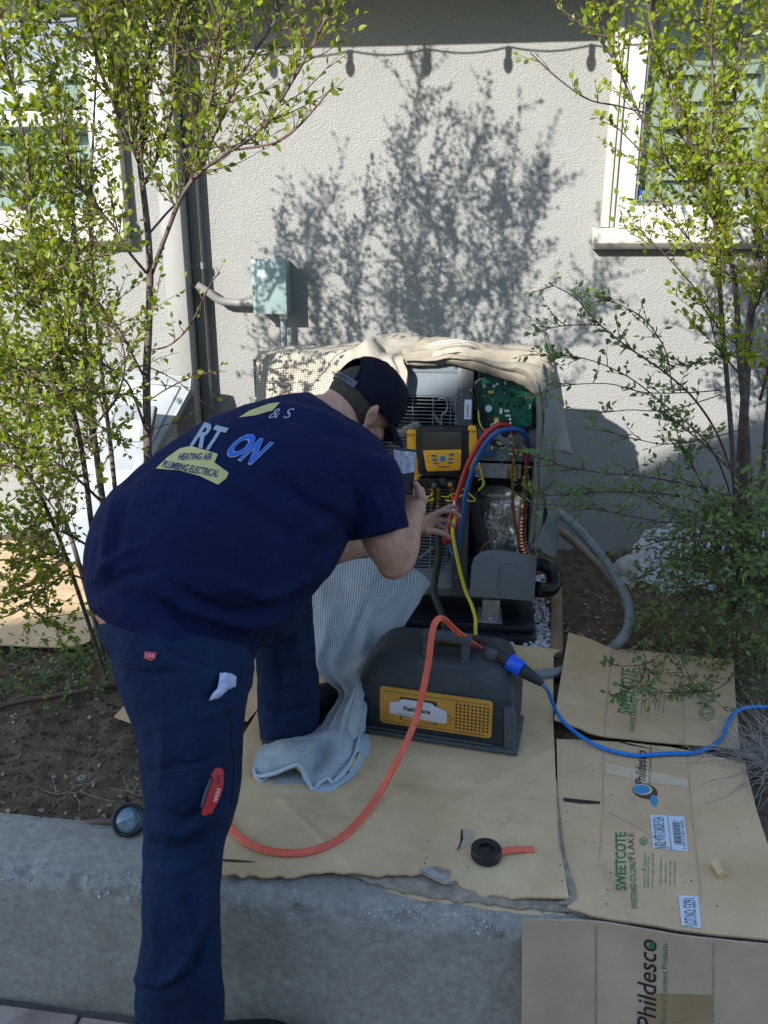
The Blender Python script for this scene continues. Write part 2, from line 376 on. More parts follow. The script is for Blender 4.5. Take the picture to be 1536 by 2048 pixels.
m_tape = M('packing_tape', (.33, .23, .12), .25, var=.1, coat=.3)
m_crease = M('fold_line', (.47, .35, .22), .8)
m_peel = M('peeled_kraft', (.62, .48, .32), .85, var=.08, vscale=30)
m_metal_grey = M('unit_grey_paint', (.165, .195, .225), .38, var=.04, vscale=9)
m_metal_dark = M('unit_dark_steel', (.05, .058, .065), .45, var=.1, vscale=15)
m_wire = M('grille_wire', (.22, .25, .27), .4)
m_galv = M('galvanised_steel', (.38, .40, .41), .38, metal=.7, var=.15, vscale=40)
m_black = M('black_plastic', (.012, .013, .015), .45)
m_blackrub = M('black_rubber', (.018, .019, .022), .62, var=.2, vscale=30)
m_baseblk = M('base_black', (.010, .012, .02), .35, var=.2, vscale=10)
m_pcb = M('circuit_green', (.006, .10, .065), .3, col2=(.012, .16, .10), vscale=55)
m_chip = M('chip_black', (.015, .015, .018), .4)
m_whitepl = M('white_plastic', (.7, .7, .68), .4)
m_yellow = M('tool_yellow', (.82, .40, .02), .42, var=.05, vscale=25)
m_yellowd = M('machine_yellow', (.50, .255, .035), .5, var=.12, vscale=18, stains=(14, (.25, .14, .04), .6, .8))
m_yhose = M('yellow_hose', (.72, .60, .03), .4)
m_redhose = M('red_hose', (.45, .025, .02), .42)
m_bluehose = M('blue_hose', (.01, .08, .26), .42)
m_orange = M('orange_lay_flat_hose', (.78, .13, .07), .5, var=.10, vscale=30, stains=(35, (.50, .16, .10), .56, .72), bump=.0006, bscale=220)
m_bluecord = M('blue_cord', (.0, .19, .62), .35)
m_bluecol = M('blue_collar', (.0, .09, .70), .35)
m_machine = M('machine_slate', (.022, .032, .040), .55, var=.18, vscale=18, bump=.0008, bscale=260, stains=(16, (.075, .08, .078), .55, .78))
m_machine2 = M('machine_handle', (.060, .078, .092), .5, var=.08, vscale=18)
m_brass = M('brass', (.45, .30, .10), .3, metal=1, var=.15, vscale=60)
m_copper = M('copper', (.52, .24, .15), .32, metal=1, var=.12, vscale=40)
m_foil = M('foil_wrap', (.66, .65, .62), .30, metal=.75, bump=.010, bscale=30, bdet=6, var=.25, vscale=22)
m_screen = M('lcd_screen', (.075, .065, .05), .18, var=.1, vscale=6)
m_skin = M('skin', (.40, .205, .145), .5, col2=(.50, .285, .205), vscale=38, bump=.0009, bscale=260, bdet=6)
m_skin.node_tree.nodes['Principled BSDF'].inputs['Subsurface Weight'].default_value = .08
m_skin.node_tree.nodes['Principled BSDF'].inputs['Subsurface Scale'].default_value = .01
m_shirt = M('navy_cotton', (.0022, .0075, .045), .9, var=.14, vscale=8, bump=.024, bscale=11, bdet=5, spec=.22)
m_trouser = M('navy_twill', (.0045, .0165, .052), .9, var=.2, vscale=11, bump=.022, bscale=14, bdet=6, spec=.22)
m_cap = M('cap_cloth', (.004, .005, .016), .9, bump=.0006, bscale=900, var=.1, spec=.2)
m_hair = M('short_hair', (.040, .034, .024), .9, bump=.002, bscale=300, var=.3, vscale=80)
m_shoe = M('black_shoe', (.01, .012, .02), .55, var=.2)
m_blueprint = M('shirt_print_blue', (.01, .10, .52), .6)
m_paleprint = M('shirt_print_grey', (.26, .32, .42), .7)
m_yelprint = M('shirt_print_yellow', (.50, .44, .17), .75, var=.06)
m_navyprint = M('shirt_print_navy', (.02, .03, .12), .75)
m_redpl = M('red_plastic', (.45, .012, .015), .4, var=.05)
m_rag = M('white_rag', (.42, .46, .66), .85, var=.05)
m_border = M('cloth_border', (.42, .50, .58), .85, var=.08, vscale=10, bump=.0005, bscale=600)
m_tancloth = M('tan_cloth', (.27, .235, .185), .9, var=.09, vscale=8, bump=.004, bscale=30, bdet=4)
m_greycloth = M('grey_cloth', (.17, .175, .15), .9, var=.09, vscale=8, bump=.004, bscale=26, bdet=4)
m_meshgrey = M_mesh('grey_mesh_cloth', (.52, .575, .61), (.09, .115, .14), .0042, .5)
m_meshtan = M_mesh('tan_mesh_cloth', (.48, .43, .35), (.17, .145, .12), .0054, .35, (.8, 1.0))
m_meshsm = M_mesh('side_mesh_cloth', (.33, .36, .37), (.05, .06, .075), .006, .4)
m_conduit = M('grey_conduit', (.20, .235, .255), .38, var=.08)
m_boxmint = M('mint_enamel', (.22, .295, .285), .45, var=.08, vscale=18)
m_panelw = M('panel_enamel', (.22, .24, .255), .45, var=.08)
m_pebble = M('white_pebble', (.55, .57, .62), .6, var=.15, vscale=40)
m_wood = M('weathered_board', (.22, .155, .095), .85, col2=(.30, .215, .14), vscale=20, bump=.001, bscale=80)
m_barkd = M('dark_bark', (.055, .040, .036), .85, col2=(.15, .115, .10), vscale=40, bump=.002, bscale=120)
m_twig = M('red_twig', (.10, .045, .035), .7, var=.3, vscale=20)
m_leafL = M_leaf('leaf_left', (.13, .19, .022), (.24, .285, .028), (.055, .11, .03))
m_leafR = M_leaf('leaf_right', (.18, .25, .02), (.28, .33, .028), (.10, .17, .022))
m_leafD = M_leaf('leaf_shrub', (.10, .18, .06), (.17, .25, .07), (.06, .125, .06), .35)
m_dryleaf = M('dry_leaf', (.26, .16, .09), .85, col2=(.40, .32, .21), vscale=18)
m_straw = M('straw', (.34, .28, .20), .85, var=.25, vscale=30)
m_straw2 = M('grey_straw', (.30, .275, .25), .85, var=.25, vscale=30)
m_pipebr = M('brown_drip_pipe', (.11, .065, .045), .6, var=.15)
m_slat = M('shutter_slat', (.68, .73, .67), .55)
m_slatL = M('shutter_slat_left', (.66, .77, .76), .55)
m_int = M('room_dark', (.30, .36, .33), .9)
m_glass = M_glass('window_glass', (.93, .97, .94))
m_roof = M('roof_shingle', (.07, .065, .06), .9, var=.2, vscale=8, bump=.003, bscale=60)
m_stucco2 = M('neighbour_stucco', (.48, .46, .42), .9, var=.05, bump=.002, bscale=90)
def M_plastic_bag():
    m = bpy.data.materials.new('clear_plastic_sheet'); m.use_nodes = True; nt = m.node_tree; b = nt.nodes['Principled BSDF']; out = nt.nodes['Material Output']
    b.inputs['Base Color'].default_value = (.8, .83, .85, 1); b.inputs['Roughness'].default_value = .18
    t = nd(nt, 'ShaderNodeBsdfTransparent'); mx = nd(nt, 'ShaderNodeMixShader'); mx.inputs[0].default_value = .42
    nt.links.new(t.outputs[0], mx.inputs[1]); nt.links.new(b.outputs[0], mx.inputs[2]); nt.links.new(mx.outputs[0], out.inputs[0]); return m
m_bag = M_plastic_bag()
# ================================================================== THE SETTING
KERB = Frame(0, 1.262, -8)
m = MB(); m.box((0, 0, -.06), (60, 60, .03)); struct(m.build('ground', m_joint))
def soil_z(x, y):
    k = (Vector((x, y, 0)) - KERB.p0).dot(KERB.W)
    t = max(0, min(1, (k - .15) / 2.1)); z = .322 + .032 * t
    return z + .016 * fbm((x, y, 0), 5, 4) + .010 * abs(fbm((x, y, 3), 22, 3)) - .004
V = []; F_ = []; nu, nv = 420, 200
for j in range(nv + 1):
    for i in range(nu + 1):
        u = -4.2 + 8.4 * (0.5 + 0.5 * math.copysign(abs(2 * i / nu - 1) ** 1.6, 2 * i / nu - 1)); t = j / nv
        base = KERB.pt(u, .12, 0); q = WALL.pt(u, .03, 0); p = base.lerp(q, t); p.z = soil_z(p.x, p.y)
        if t == 0: p.z -= .05
        V.append(p)
for j in range(nv):
    for i in range(nu): a = j * (nu + 1) + i; F_.append((a, a + 1, a + nu + 2, a + nu + 1))
mm = MB(); mm.add(V, F_); soil = struct(mm.build('soil_bed', m_soil, smooth=True))
# ---- kerb: worn rounded concrete wall with exposed aggregate along its front edge
prof = [(.19, .20), (.19, .33), (.18, .345)] + [(.16 - .012 * k, .345) for k in range(10)]
prof += [(.035 - .035 * math.sin(a), .305 + .04 * math.cos(a)) for a in [R(9 * k) for k in range(1, 10)]] + [(0 - .002 * k * .3, .30 - .0125 * k) for k in range(26)]
prof[-1] = (-.01, -.03)
V = []; F_ = []; us = [-5, -4, -3, -2] + [-1.4 + .0075 * k for k in range(374)] + [2, 3, 5]; n = len(prof)
for u in us:
    for w_, z in prof:
        p = KERB.pt(u, w_, z); e = math.exp(-((z - .325) / .03) ** 2) if w_ < .06 else 0
        d = .003 * fbm(p, 9, 3) + .0012 * noise.noise(p * 90)
        ch = max(0, fbm((p.x, p.y, p.z), 17, 4) - .15) * e * .018
        p = p + KERB.W * (d + ch) - Vector((0, 0, 1)) * ch * .8 + Vector((0, 0, .001 * noise.noise(p * 60)))
        V.append(p)
for i in range(len(us) - 1):
    for k in range(n - 1): a = i * n + k; F_.append((a, a + 1, a + n + 1, a + n))
mm = MB(); mm.add(V, F_); kerb = struct(mm.build('concrete_kerb', m_conc, smooth=True))
# aggregate stones showing along the worn edge
ag = MB(); rr = random.Random(3)
for _ in range(3400):
    u = rr.uniform(-1.1, .75); a = R(rr.gauss(42, 30)); a = max(R(-3), min(R(110), a))
    edge = a < R(90)
    if edge: p = KERB.pt(u, .035 - .035 * math.sin(a), .305 + .04 * math.cos(a))
    else: p = KERB.pt(u, 0, .30 - rr.uniform(0, .5) ** 2 * 1.1)
    if fbm(p, 6, 3) < -.02 and rr.random() < .72: continue
    s = rr.choice((.0012, .0016, .002, .0032)) * rr.uniform(.7, 1.2); d = [Vector([rr.gauss(0, 1) for _ in range(3)]).normalized() * s * rr.uniform(.6, 1.2) for _ in range(3)]
    ag.add([p + d[0], p - d[0], p + d[1], p - d[1], p + d[2], p - d[2]], [(0, 2, 4), (2, 1, 4), (1, 3, 4), (3, 0, 4), (2, 0, 5), (1, 2, 5), (3, 1, 5), (0, 3, 5)])
ag.build('exposed_aggregate', m_aggr, kerb, kind='stuff')
# ---- pavers
pav = MB(); pav.fbox(KERB, -4, 4, -3.4, -.005, -.03, -.012); pav = struct(pav.build('pavement', m_joint))
j0 = (G(165, 2022, 0) - KERB.p0).dot(KERB.X); pm = None
for r in range(5):
    for c in range(-5, 6):
        u0 = j0 + c * .34 + (r % 2) * .17; w1 = -.035 - r * .225
        if pm is None:
            b = MB(); b.fbox(Frame(0, 0, -8), .004, .336, -.221, 0, -.03, .0); pm = b.build('paver', m_paver, pav, bevel=.004)
            pm.location = KERB.pt(u0, w1, 0)
        else:
            o = pm.copy(); COL.objects.link(o); o.location = KERB.pt(u0, w1, rr.uniform(-.002, .002))
            o.rotation_euler = (rr.uniform(-.006, .006), rr.uniform(-.006, .006), 0)
# ---- the house: wall with two windows, pilaster, eave
house = thing('house', WALL.pt(0, 0, 0), 'grey stucco house wall behind the condenser with two white windows', 'house')
rw = {}; zs = WALL.hit(1300, 456, 0).z                         # top of the right sill
ru0 = WALL.uz(1213, 450)[0]; ru1 = ru0 + 1.18; rz1 = 2.68
lu1 = WALL.uz(246, 430)[0] - .02; lu0 = lu1 - 1.25; lz0 = WALL.uz(100, 432)[1]; lz1 = 2.68
ub = [-7, lu0, lu1, ru0, ru1, 7]; zb = [.0, min(lz0, zs), max(lz0, zs), lz1, 3.0]
wl = MB()
def wcell(u0, u1, z0, z1):
    wl.add([WALL.pt(u0, 0, z0), WALL.pt(u1, 0, z0), WALL.pt(u1, 0, z1), WALL.pt(u0, 0, z1)], [(0, 1, 2, 3)])
wcell(-7, lu0, 0, 3.0); wcell(lu1, ru0, 0, 3.0); wcell(ru1, 7, 0, 3.0)
for (a, b, z0, z1) in ((lu0, lu1, lz0, lz1), (ru0, ru1, zs, rz1)):
    wcell(a, b, 0, z0); wcell(a, b, z1, 3.0)
    for (p, q) in (((a, z0), (a, z1)), ((a, z1), (b, z1)), ((b, z1), (b, z0)), ((b, z0), (a, z0))):
        wl.add([WALL.pt(p[0], 0, p[1]), WALL.pt(q[0], 0, q[1]), WALL.pt(q[0], .16, q[1]), WALL.pt(p[0], .16, p[1])], [(0, 1, 2, 3)])
house_wall = wl.build('wall', m_stucco, house)
b = MB(); b.fbox(WALL, -7, 7, .9, 1.0, 0, 3.0); b.fbox(WALL, -7, 7, .17, .9, 2.9, 3.0); b.build('inner_wall', m_int, house)
EO = .60; EZ = 2.5 + .53 * EO - .005
b = MB(); b.fbox(WALL, -7, 7, -EO, .0, EZ, EZ + .03); b.build('soffit', m_trim, house)
b = MB(); b.fbox(WALL, -7, 7, -EO - .025, -EO, EZ - .01, EZ + .16); b.build('fascia', m_cream, house)
b = MB(); b.prism([WALL.pt(-7, -EO - .05, EZ + .165), WALL.pt(-7, 3.5, EZ + 1.6), WALL.pt(-7, 3.5, EZ + 1.65), WALL.pt(-7, -EO - .05, EZ + .2)], WALL.X * 14); b.build('roof', m_roof, house)
# pilaster and the downpipe beside it
pu0, pu1 = WALL.uz(308, 300, .14)[0], WALL.uz(352, 300, .14)[0]
b = MB(); b.fbox(WALL, pu0, pu1, -.14, -.002, 0, EZ - .002); b.build('pilaster', m_trim, house, bevel=.006)
dp = thing('downpipe', WALL.pt(pu1 + .035, -.04, .35), 'grey square downpipe running down beside the pale pilaster', 'downpipe')
b = MB(); b.fbox(WALL, pu1 + .003, pu1 + .050, -.055, -.006, .36, EZ - .003); b.build('pipe', m_downspout, dp, bevel=.006)
for z in (1.62, 2.3):
    b = MB(); b.fbox(WALL, pu1 + .001, pu1 + .054, -.0585, -.003, z, z + .028); b.build('strap', m_downspout, dp)
    b = MB(); b.cyl(WALL.pt(pu1 + .03, -.059, z + .014), WALL.pt(pu1 + .03, -.0635, z + .014), .005); b.build('screw', m_galv, dp)
# ---- windows
def slats(F, u0, u1, z0, z1, wdep, pitch, mat, par, tilt=.35, mid=None):
    k = 0; z = z0
    Z = (F.W * math.sin(tilt) + Vector((0, 0, math.cos(tilt)))); N = F.X.cross(Z)
    while z < z1:
        b = MB(); b.box(F.pt((u0 + u1) / 2, wdep, z + pitch * .45), ((u1 - u0) / 2, .003, pitch * .50), (F.X, N, Z)); b.build('shutter_slat', mat, par, bevel=.0015, bseg=1)
        z += pitch; k += 1
win = MB()
def window(name_lbl, u0, u1, z0, z1, gl, gr, gz, side, slatm, pitch, midz=None):
    """white vinyl frame inside a cream trim; returns the window frame part of the house"""
    f = MB(); D = -.045
    f.fbox(WALL, u0 + .002, gl, -.02, .05, z0 + .002, z1 - .002) if gl > u0 else None
    f.fbox(WALL, gr, u1 - .002, -.02, .05, z0 + .002, z1 - .002)
    f.fbox(WALL, gl, gr, -.018, .05, z0 + .002, gz); f.fbox(WALL, gl, gr, -.018, .05, z1 - .06, z1 - .002)
    fr = f.build('window', m_white, house, bevel=.004)
    s = MB(); e = .012
    for (a, b_, c, d) in ((gl + .001, gl + e, gz, z1 - .06), (gr - e, gr - .001, gz, z1 - .06), (gl + e, gr - e, gz + .001, gz + e)):
        s.fbox(WALL, a, b_, -.006, .045, c, d)
    s.build('sash_gasket', m_downspout, fr)
    if midz:
        s = MB(); s.fbox(WALL, gl + e, gr - e, -.012, .045, midz - .03, midz + .03); s.build('meeting_rail', m_white, fr, bevel=.004)
    p = MB(); p.fbox(WALL, gl + e, gr - e, .018, .022, gz + e, z1 - .06); p.build('pane', m_glass, fr)
    slats(WALL, gl + .01, gr - .01, gz + .01, z1 - .06, .10, pitch, slatm, fr)
    for a in (gl + .055, (gl + gr) / 2 - .025, gr - .05): s = MB(); s.fbox(WALL, a, a + .045, .075, .125, gz, z1 - .06); s.build('shutter_stile', slatm, fr, bevel=.003)
    return fr
def trim(par, u0, u1, z0, z1, s_):
    t = MB()
    for (a, b_) in ((u0 - .052, u0 - .020), (u0 - .019, u0 + .001)):
        t.fbox(WALL, a, b_, -.055 if a < u0 - .03 else -.04, -.002, z0 + .001, z1 + .05)
    for (a, b_) in ((u1 + .020, u1 + .052), (u1 - .001, u1 + .019)):
        t.fbox(WALL, a, b_, -.055 if b_ > u1 + .03 else -.04, -.002, z0 + .001, z1 + .05)
    t.fbox(WALL, u0, u1, -.055, -.002, z1 + .001, z1 + .05); t.build('window_trim', m_cream, par, bevel=.003)
g0 = WALL.uz(1268, 380, -.01)[0]; gz0 = WALL.uz(1350, 412, -.01)[1]
fr1 = window('r', ru0, ru1, zs, rz1, g0, ru1 - .07, gz0, 1, m_slat, .098)
trim(fr1, ru0 + .02, ru1, zs, rz1, 1)
sl0 = WALL.uz(1186, 470, .09)[0]
b = MB(); zt = WALL.hit(1300, 457, .09).z; zl = WALL.hit(1300, 486, .09).z
b.prism([WALL.pt(sl0, -.09, zt), WALL.pt(sl0, -.09, zl), WALL.pt(sl0 + .015, -.055, zl - .022), WALL.pt(sl0 + .015, -.001, zl - .022), WALL.pt(sl0, -.001, zt + .012)], WALL.X * (ru1 - ru0 + .16)); b.build('window_sill', m_cream, fr1, bevel=.004)
b = MB(); c = WALL.hit(1273, 333, -.012); b.box(c, (.006, .008, .012)); b.box(c + WALL.X * .012 + Vector((0, 0, .004)), (.010, .005, .004)); b.build('window_latch', m_black, fr1)
# security sticker in the corner of the pane
gp = [o for o in house.children_recursive if o.name.startswith('pane')][0]
pc = WALL.hit(1278, 397, -.0165)
b = MB(); b.prism([pc + WALL.X * (.034 * math.cos(R(22.5 + 45 * k))) + Vector((0, 0, .034 * math.sin(R(22.5 + 45 * k)))) for k in range(8)], -WALL.W * .0006); stk = b.build('security_sticker', M('sticker_blue', (.02, .06, .32), .4), fr1)
ftext('DT', WALL.hit(1269, 404, -.0155), WALL.X * .036, Vector((0, 0, .024)), m_whitepl, fr1, 'sticker_lettering', bold=.02)
g1 = WALL.uz(196, 380, -.01)[0]; gz1 = WALL.uz(100, 425, -.01)[1] + .0
fr2 = window('l', lu0, lu1, lz0 - .0, lz1, lu0 + .07, g1, gz1 + .005, -1, m_slatL, .105, midz=WALL.hit(100, 238, 0).z)
trim(fr2, lu0, lu1, lz0, lz1, -1)
b = MB(); ze = WALL.hit(150, 432, .07).z; zl = WALL.hit(150, 482, .07).z
b.prism([WALL.pt(lu0 - .08, -.08, ze), WALL.pt(lu0 - .08, -.08, zl), WALL.pt(lu0 - .08, -.05, zl - .02), WALL.pt(lu0 - .08, -.001, zl - .02), WALL.pt(lu0 - .08, -.001, ze + .012)], WALL.X * (lu1 - lu0 + .13)); b.build('window_sill', m_cream, fr2, bevel=.004)
# ---- festoon lights hung under the eave, out of the frame; they cast the row of bulb shadows
sl = thing('string_lights', WALL.pt(0, -EO - .03, EZ), 'string of pear shaped bulbs hung along the eave above the wall', 'string lights')
dXW = .70 * math.cos(R(-5)) + 1 * math.sin(R(-5)); dWW = .70 * -math.sin(R(-5)) + math.cos(R(-5)); offu = dXW / dWW * (EO + .04)
ub = [WALL.uz(px, 90)[0] - offu for px in (-700, -560, -400, -250, -95, 60, 220, 385, 545, 700, 855, 1018, 1185, 1350, 1520, 1700)]
cz = EZ - .015; pts = []
for a, c in zip(ub, ub[1:]):
    for k in range(6): t = k / 6; pts.append(WALL.pt(a + (c - a) * t, -EO - .04, cz - .018 * math.sin(math.pi * t)))
b = MB(); b.tube(pts, .004, 6); b.build('cable', m_black, sl)
for u in ub:
    b = MB(); b.cyl(WALL.pt(u, -EO - .04, cz), WALL.pt(u, -EO - .04, cz - .035), .011, 10); so_ = b.build('lamp_socket', m_black, sl)
    b = MB(); b.ell(WALL.pt(u, -EO - .04, cz - .062), (.017, 0, 0), (0, .017, 0), (0, 0, .032), 10, 8); b.build('bulb', m_whitepl, so_)
# ---- electrical box with its conduits
eb = thing('electrical_box', WALL.pt(*[WALL.uz(540, 628, 0)[0], 0, WALL.uz(540, 628)[1]]), 'mint green electrical box on the stucco wall above the condenser', 'electrical box')
e0, ez0 = WALL.uz(509, 628, .115); e1, ez1 = WALL.uz(570, 518, .115)
b = MB(); b.fbox(WALL, e0 + .003, e1 - .003, -.112, -.001, ez0 + .004, ez1 - .003); bx_ = b.build('case', m_boxmint, eb, bevel=.003)
b = MB(); b.fbox(WALL, e0 - .002, e1 + .002, -.122, -.1125, ez0, ez1); b.fbox(WALL, e0 - .002, e1 + .002, -.112, -.085, ez1 - .0025, ez1 + .001); b.build('lid', m_boxmint, eb, bevel=.0025)
b = MB(); cc = WALL.pt((e0 + e1) / 2, -.127, ez0 + .006); b.box(cc, (.014, .005, .004)); b.box(cc + WALL.X * .006, (.003, .008, .008)); b.build('hasp', m_galv, eb)
b = MB(); b.fbox(WALL, e0 + .018, e0 + .055, -.1226, -.1222, ez1 - .075, ez1 - .045); b.build('faded_label', m_paper, eb)
cp = thing('conduit_pipe', WALL.hit(450, 600, .03), 'cream painted conduit bending from the downpipe to the electrical box', 'pipe')
pz = ez0 + .045
b = MB(); b.tube([WALL.pt(pu1 + .03, -.085, pz + .075), WALL.pt(pu1 + .075, -.075, pz + .045), WALL.pt(pu1 + .12, -.06, pz + .01), WALL.pt(pu1 + .18, -.05, pz), WALL.pt(pu1 + .22, -.05, pz), WALL.pt(e0 + .004, -.05, pz)], .017, 14, smooth=4); b.build('elbow', m_trim, cp, smooth=True, auto=True)
b = MB(); b.cyl(WALL.pt(e0 - .02, -.05, pz), WALL.pt(e0 + .003, -.05, pz), .021, 14); b.build('coupling', m_trim, cp, smooth=True, auto=True)
cp = thing('conduit_pipe', WALL.pt((e0 + e1) / 2 + .02, -.06, .36), 'grey vertical conduit dropping from the electrical box behind the condenser', 'pipe')
uu = e0 + (e1 - e0) * .80
b = MB(); b.cyl(WALL.pt(uu, -.06, ez0 - .02), WALL.pt(uu, -.06, .36), .0135, 14); b.build('tube', m_conduit, cp, smooth=True, auto=True)
b = MB(); b.cyl(WALL.pt(uu, -.06, ez0 + .005), WALL.pt(uu, -.06, ez0 - .024), .017, 14); b.build('collar', m_whitepl, cp, smooth=True, auto=True)
# ---- the building behind the camera whose gable roof shades the foreground
nb = thing('neighbour_house', (0, -5, 0), 'stucco house with a gabled roof standing behind the photographer', 'house')
YB = -4.0; LINE = lambda x: SH0 + SH1 * x
SH0, SH1 = 6.60, .42; xp = 1.5; xl = -9.5; xr = 2 * xp - xl
b = MB(); b.prism([(xl + .4, YB - .5, 0), (xr - .4, YB - .5, 0), (xr - .4, YB - .5, LINE(xl + .4) - .12), (xp, YB - .5, LINE(xp) - .12), (xl + .4, YB - .5, LINE(xl + .4) - .12)], (0, -8, 0)); b.build('wall', m_stucco2, nb)
for s_ in (-1, 1):
    xe = xl if s_ < 0 else xr
    b = MB(); b.prism([(xe, YB, LINE(xl)), (xp, YB, LINE(xp)), (xp, YB, LINE(xp) - .16), (xe, YB, LINE(xl) - .16)], (0, -9, 0)); b.build('roof', m_roof, nb)
b = MB(); b.prism([(-4.95, YB - .02, LINE(-4.95) - .3), (-4.25, YB - .02, LINE(-4.25) - .3), (-4.25, YB - .02, LINE(-4.25) + .20), (-4.95, YB - .02, LINE(-4.95) + .20)], (0, -1.2, 0)); b.build('added_shade_box', m_stucco2, nb)  # unseen box added on the roof only to shade the condenser front
for (x, z) in ((-4, 1.0), (0, 1.0), (4.5, 1.0)):
    b = MB(); b.box((x, YB - .48, z + .7), (.7, .03, .7)); f = b.build('window', m_white, nb); b = MB(); b.box((x, YB - .448, z + .7), (.62, .006, .62)); b.build('pane', m_glass, f)
b = MB(); b.box((2.2, YB - .47, 1.05), (.47, .04, 1.05)); b.build('door', m_trim, nb)

# ================================================================== CARDBOARD
def sheet(name, outline, thick, mat, parent=None, maxe=.018, amp=.004, zf=None):
    bm = bmesh.new(); vs = [bm.verts.new(p) for p in outline]; bm.faces.new(vs); bmesh.ops.triangulate(bm, faces=bm.faces)
    for _ in range(7):
        es = [e for e in bm.edges if e.calc_length() > maxe]
        if not es: break
        bmesh.ops.subdivide_edges(bm, edges=es, cuts=1); bmesh.ops.triangulate(bm, faces=bm.faces)
    for v in bm.verts: v.co.z += amp * noise.noise(v.co * 5) + amp * .4 * noise.noise(v.co * 17) + (zf(v.co) if zf else 0)
    bmesh.ops.recalc_face_normals(bm, faces=bm.faces)
    if sum(f.normal.z for f in bm.faces) < 0: bmesh.ops.reverse_faces(bm, faces=bm.faces)
    r = bmesh.ops.extrude_face_region(bm, geom=list(bm.faces)); ev = [g for g in r['geom'] if isinstance(g, bmesh.types.BMVert)]
    for v in ev: v.co.z += thick
    bmesh.ops.recalc_face_normals(bm, faces=bm.faces)
    me = bpy.data.meshes.new(name); bm.to_mesh(me); bm.free()
    for p in me.polygons: p.use_smooth = True
    me.set_sharp_from_angle(angle=R(40))
    return link(name, me, mat, parent)
def torn(pts, step=14, amp=5, seed=1, z=.352):
    r = random.Random(seed); out = []
    for (a, b) in zip(pts, pts[1:]):
        L = math.dist(a, b); n = max(1, int(L / step))
        for k in range(n):
            t = k / n; out.append((a[0] + (b[0] - a[0]) * t + r.uniform(-amp, amp) * .3, a[1] + (b[1] - a[1]) * t + r.uniform(-amp, amp)))
    out.append(pts[-1]); return out
Z1 = .357
edge = torn([(1060, 1800), (960, 1786), (912, 1766), (860, 1750), (760, 1757), (700, 1750), (640, 1747), (560, 1755), (436, 1753)], 12, 3.5, 4)
ms = [(515, 1290), (700, 1284), (1000, 1288), (1122, 1302), (1107, 1312), (1106, 1440), (1111, 1560), (1121, 1700), (1137, 1803)] + edge + [(450, 1650), (470, 1560), (484, 1480), (515, 1425)]
CREASE = [((560, 1600), (700, 1735), .003), ((760, 1560), (1090, 1600), -.0025), ((860, 1640), (1110, 1500), .003), ((640, 1660), (900, 1735), -.002), ((1040, 1330), (1060, 1790), .0025), ((500, 1600), (640, 1610), .003), ((760, 1700), (830, 1600), .0025)]
def edge_wave(c):
    q = proj(c); e = max(0, (q[1] - 1690) / 110); z = .006 * math.sin(q[0] / 55) * e if q[0] > 560 else 0
    for (a, b_, amp) in CREASE: z += amp * math.exp(-(seg_d(q, a, b_)[0] / 7) ** 2)
    return z
main_sheet = sheet('cardboard_sheet', [G(a, b_, Z1) for a, b_ in ms], .005, m_card, zf=edge_wave)
tag(main_sheet, 'large worn tan cardboard sheet under the recovery machine, torn along the kerb', 'cardboard', 'cardboard sheets on the ground')
# its ribbed edge where the liner has peeled
b = MB(); q = cr([Vector((x, y, 0)) for x, y in [(1108, 1560), (1114, 1620), (1119, 1690), (1128, 1740), (1138, 1775), (1138, 1797), (1120, 1806)]], 14)
for k, p in enumerate(q):
    wd = 5 + 9 * max(0, (p.y - 1600) / 200); a = G(p.x - wd * .2, p.y, Z1 + .004); c = G(p.x + wd, p.y + 2, Z1 + .001); b.tube([a, c], .0022, 5)
b.build('corrugated_edge', m_paper if False else m_cardedge, main_sheet, kind='stuff')
flap = patch([[(836, 1738), (870, 1732), (902, 1740)], [(845, 1750), (868, 1745), (893, 1752)], [(880, 1768), (890, 1766), (905, 1768)]] and
             [[G(836, 1740, Z1 + .006), G(868, 1733, Z1 + .012), G(903, 1742, Z1 + .008)], [G(852, 1752, Z1 + .007), G(875, 1748, Z1 + .014), G(897, 1754, Z1 + .008)], [G(888, 1769, Z1 + .006), G(900, 1768, Z1 + .008), G(912, 1770, Z1 + .006)]], 'torn_flap', m_cardedge, main_sheet, n=5, thick=.001, fine=.0008)
b = MB()
for k in range(9):
    a = G(842 + k * 6, 1741 + k * 2.5, Z1 + .0135); c = G(862 + k * 5.5, 1735 + k * 3.2, Z1 + .0145)
    b.tube([a, c], .0009, 5)
b.build('flap_flutes', m_border, flap)
dpoly('liner_tear', [(924, 1660), (932, 1657), (948, 1664), (946, 1682), (936, 1692), (918, 1700), (922, 1685)], main_sheet, m_card3, off=.0012)
dpoly('slit', [(922, 1662), (925, 1658), (926, 1680), (918, 1700), (914, 1702), (921, 1684)], main_sheet, m_black, off=.0022)
dpoly('slit', [(438, 1719), (470, 1720), (516, 1725), (470, 1725), (438, 1723)], main_sheet, m_black, off=.0016)
l2 = torn([(1192, 1838), (1140, 1826), (1060, 1818), (960, 1808), (860, 1798), (790, 1782), (740, 1766), (690, 1750), (660, 1742)], 16, 3, 9)
s2 = sheet('cardboard_sheet', [G(a, b_, .349) for a, b_ in [(660, 1700), (1000, 1690), (1145, 1700)] + l2], .004, m_cardedge, maxe=.05)
tag(s2, 'lower torn cardboard layer poking out over the kerb edge', 'cardboard', 'cardboard sheets on the ground')
s3 = sheet('cardboard_sheet', [G(a, b_, .3445) for a, b_ in [(700, 1710), (1100, 1700)] + torn([(1130, 1832), (1050, 1828), (930, 1812), (830, 1800), (780, 1786)], 18, 3, 12)], .003, m_card, maxe=.06)
tag(s3, 'lowest cardboard layer in the stack on the kerb', 'cardboard', 'cardboard sheets on the ground')
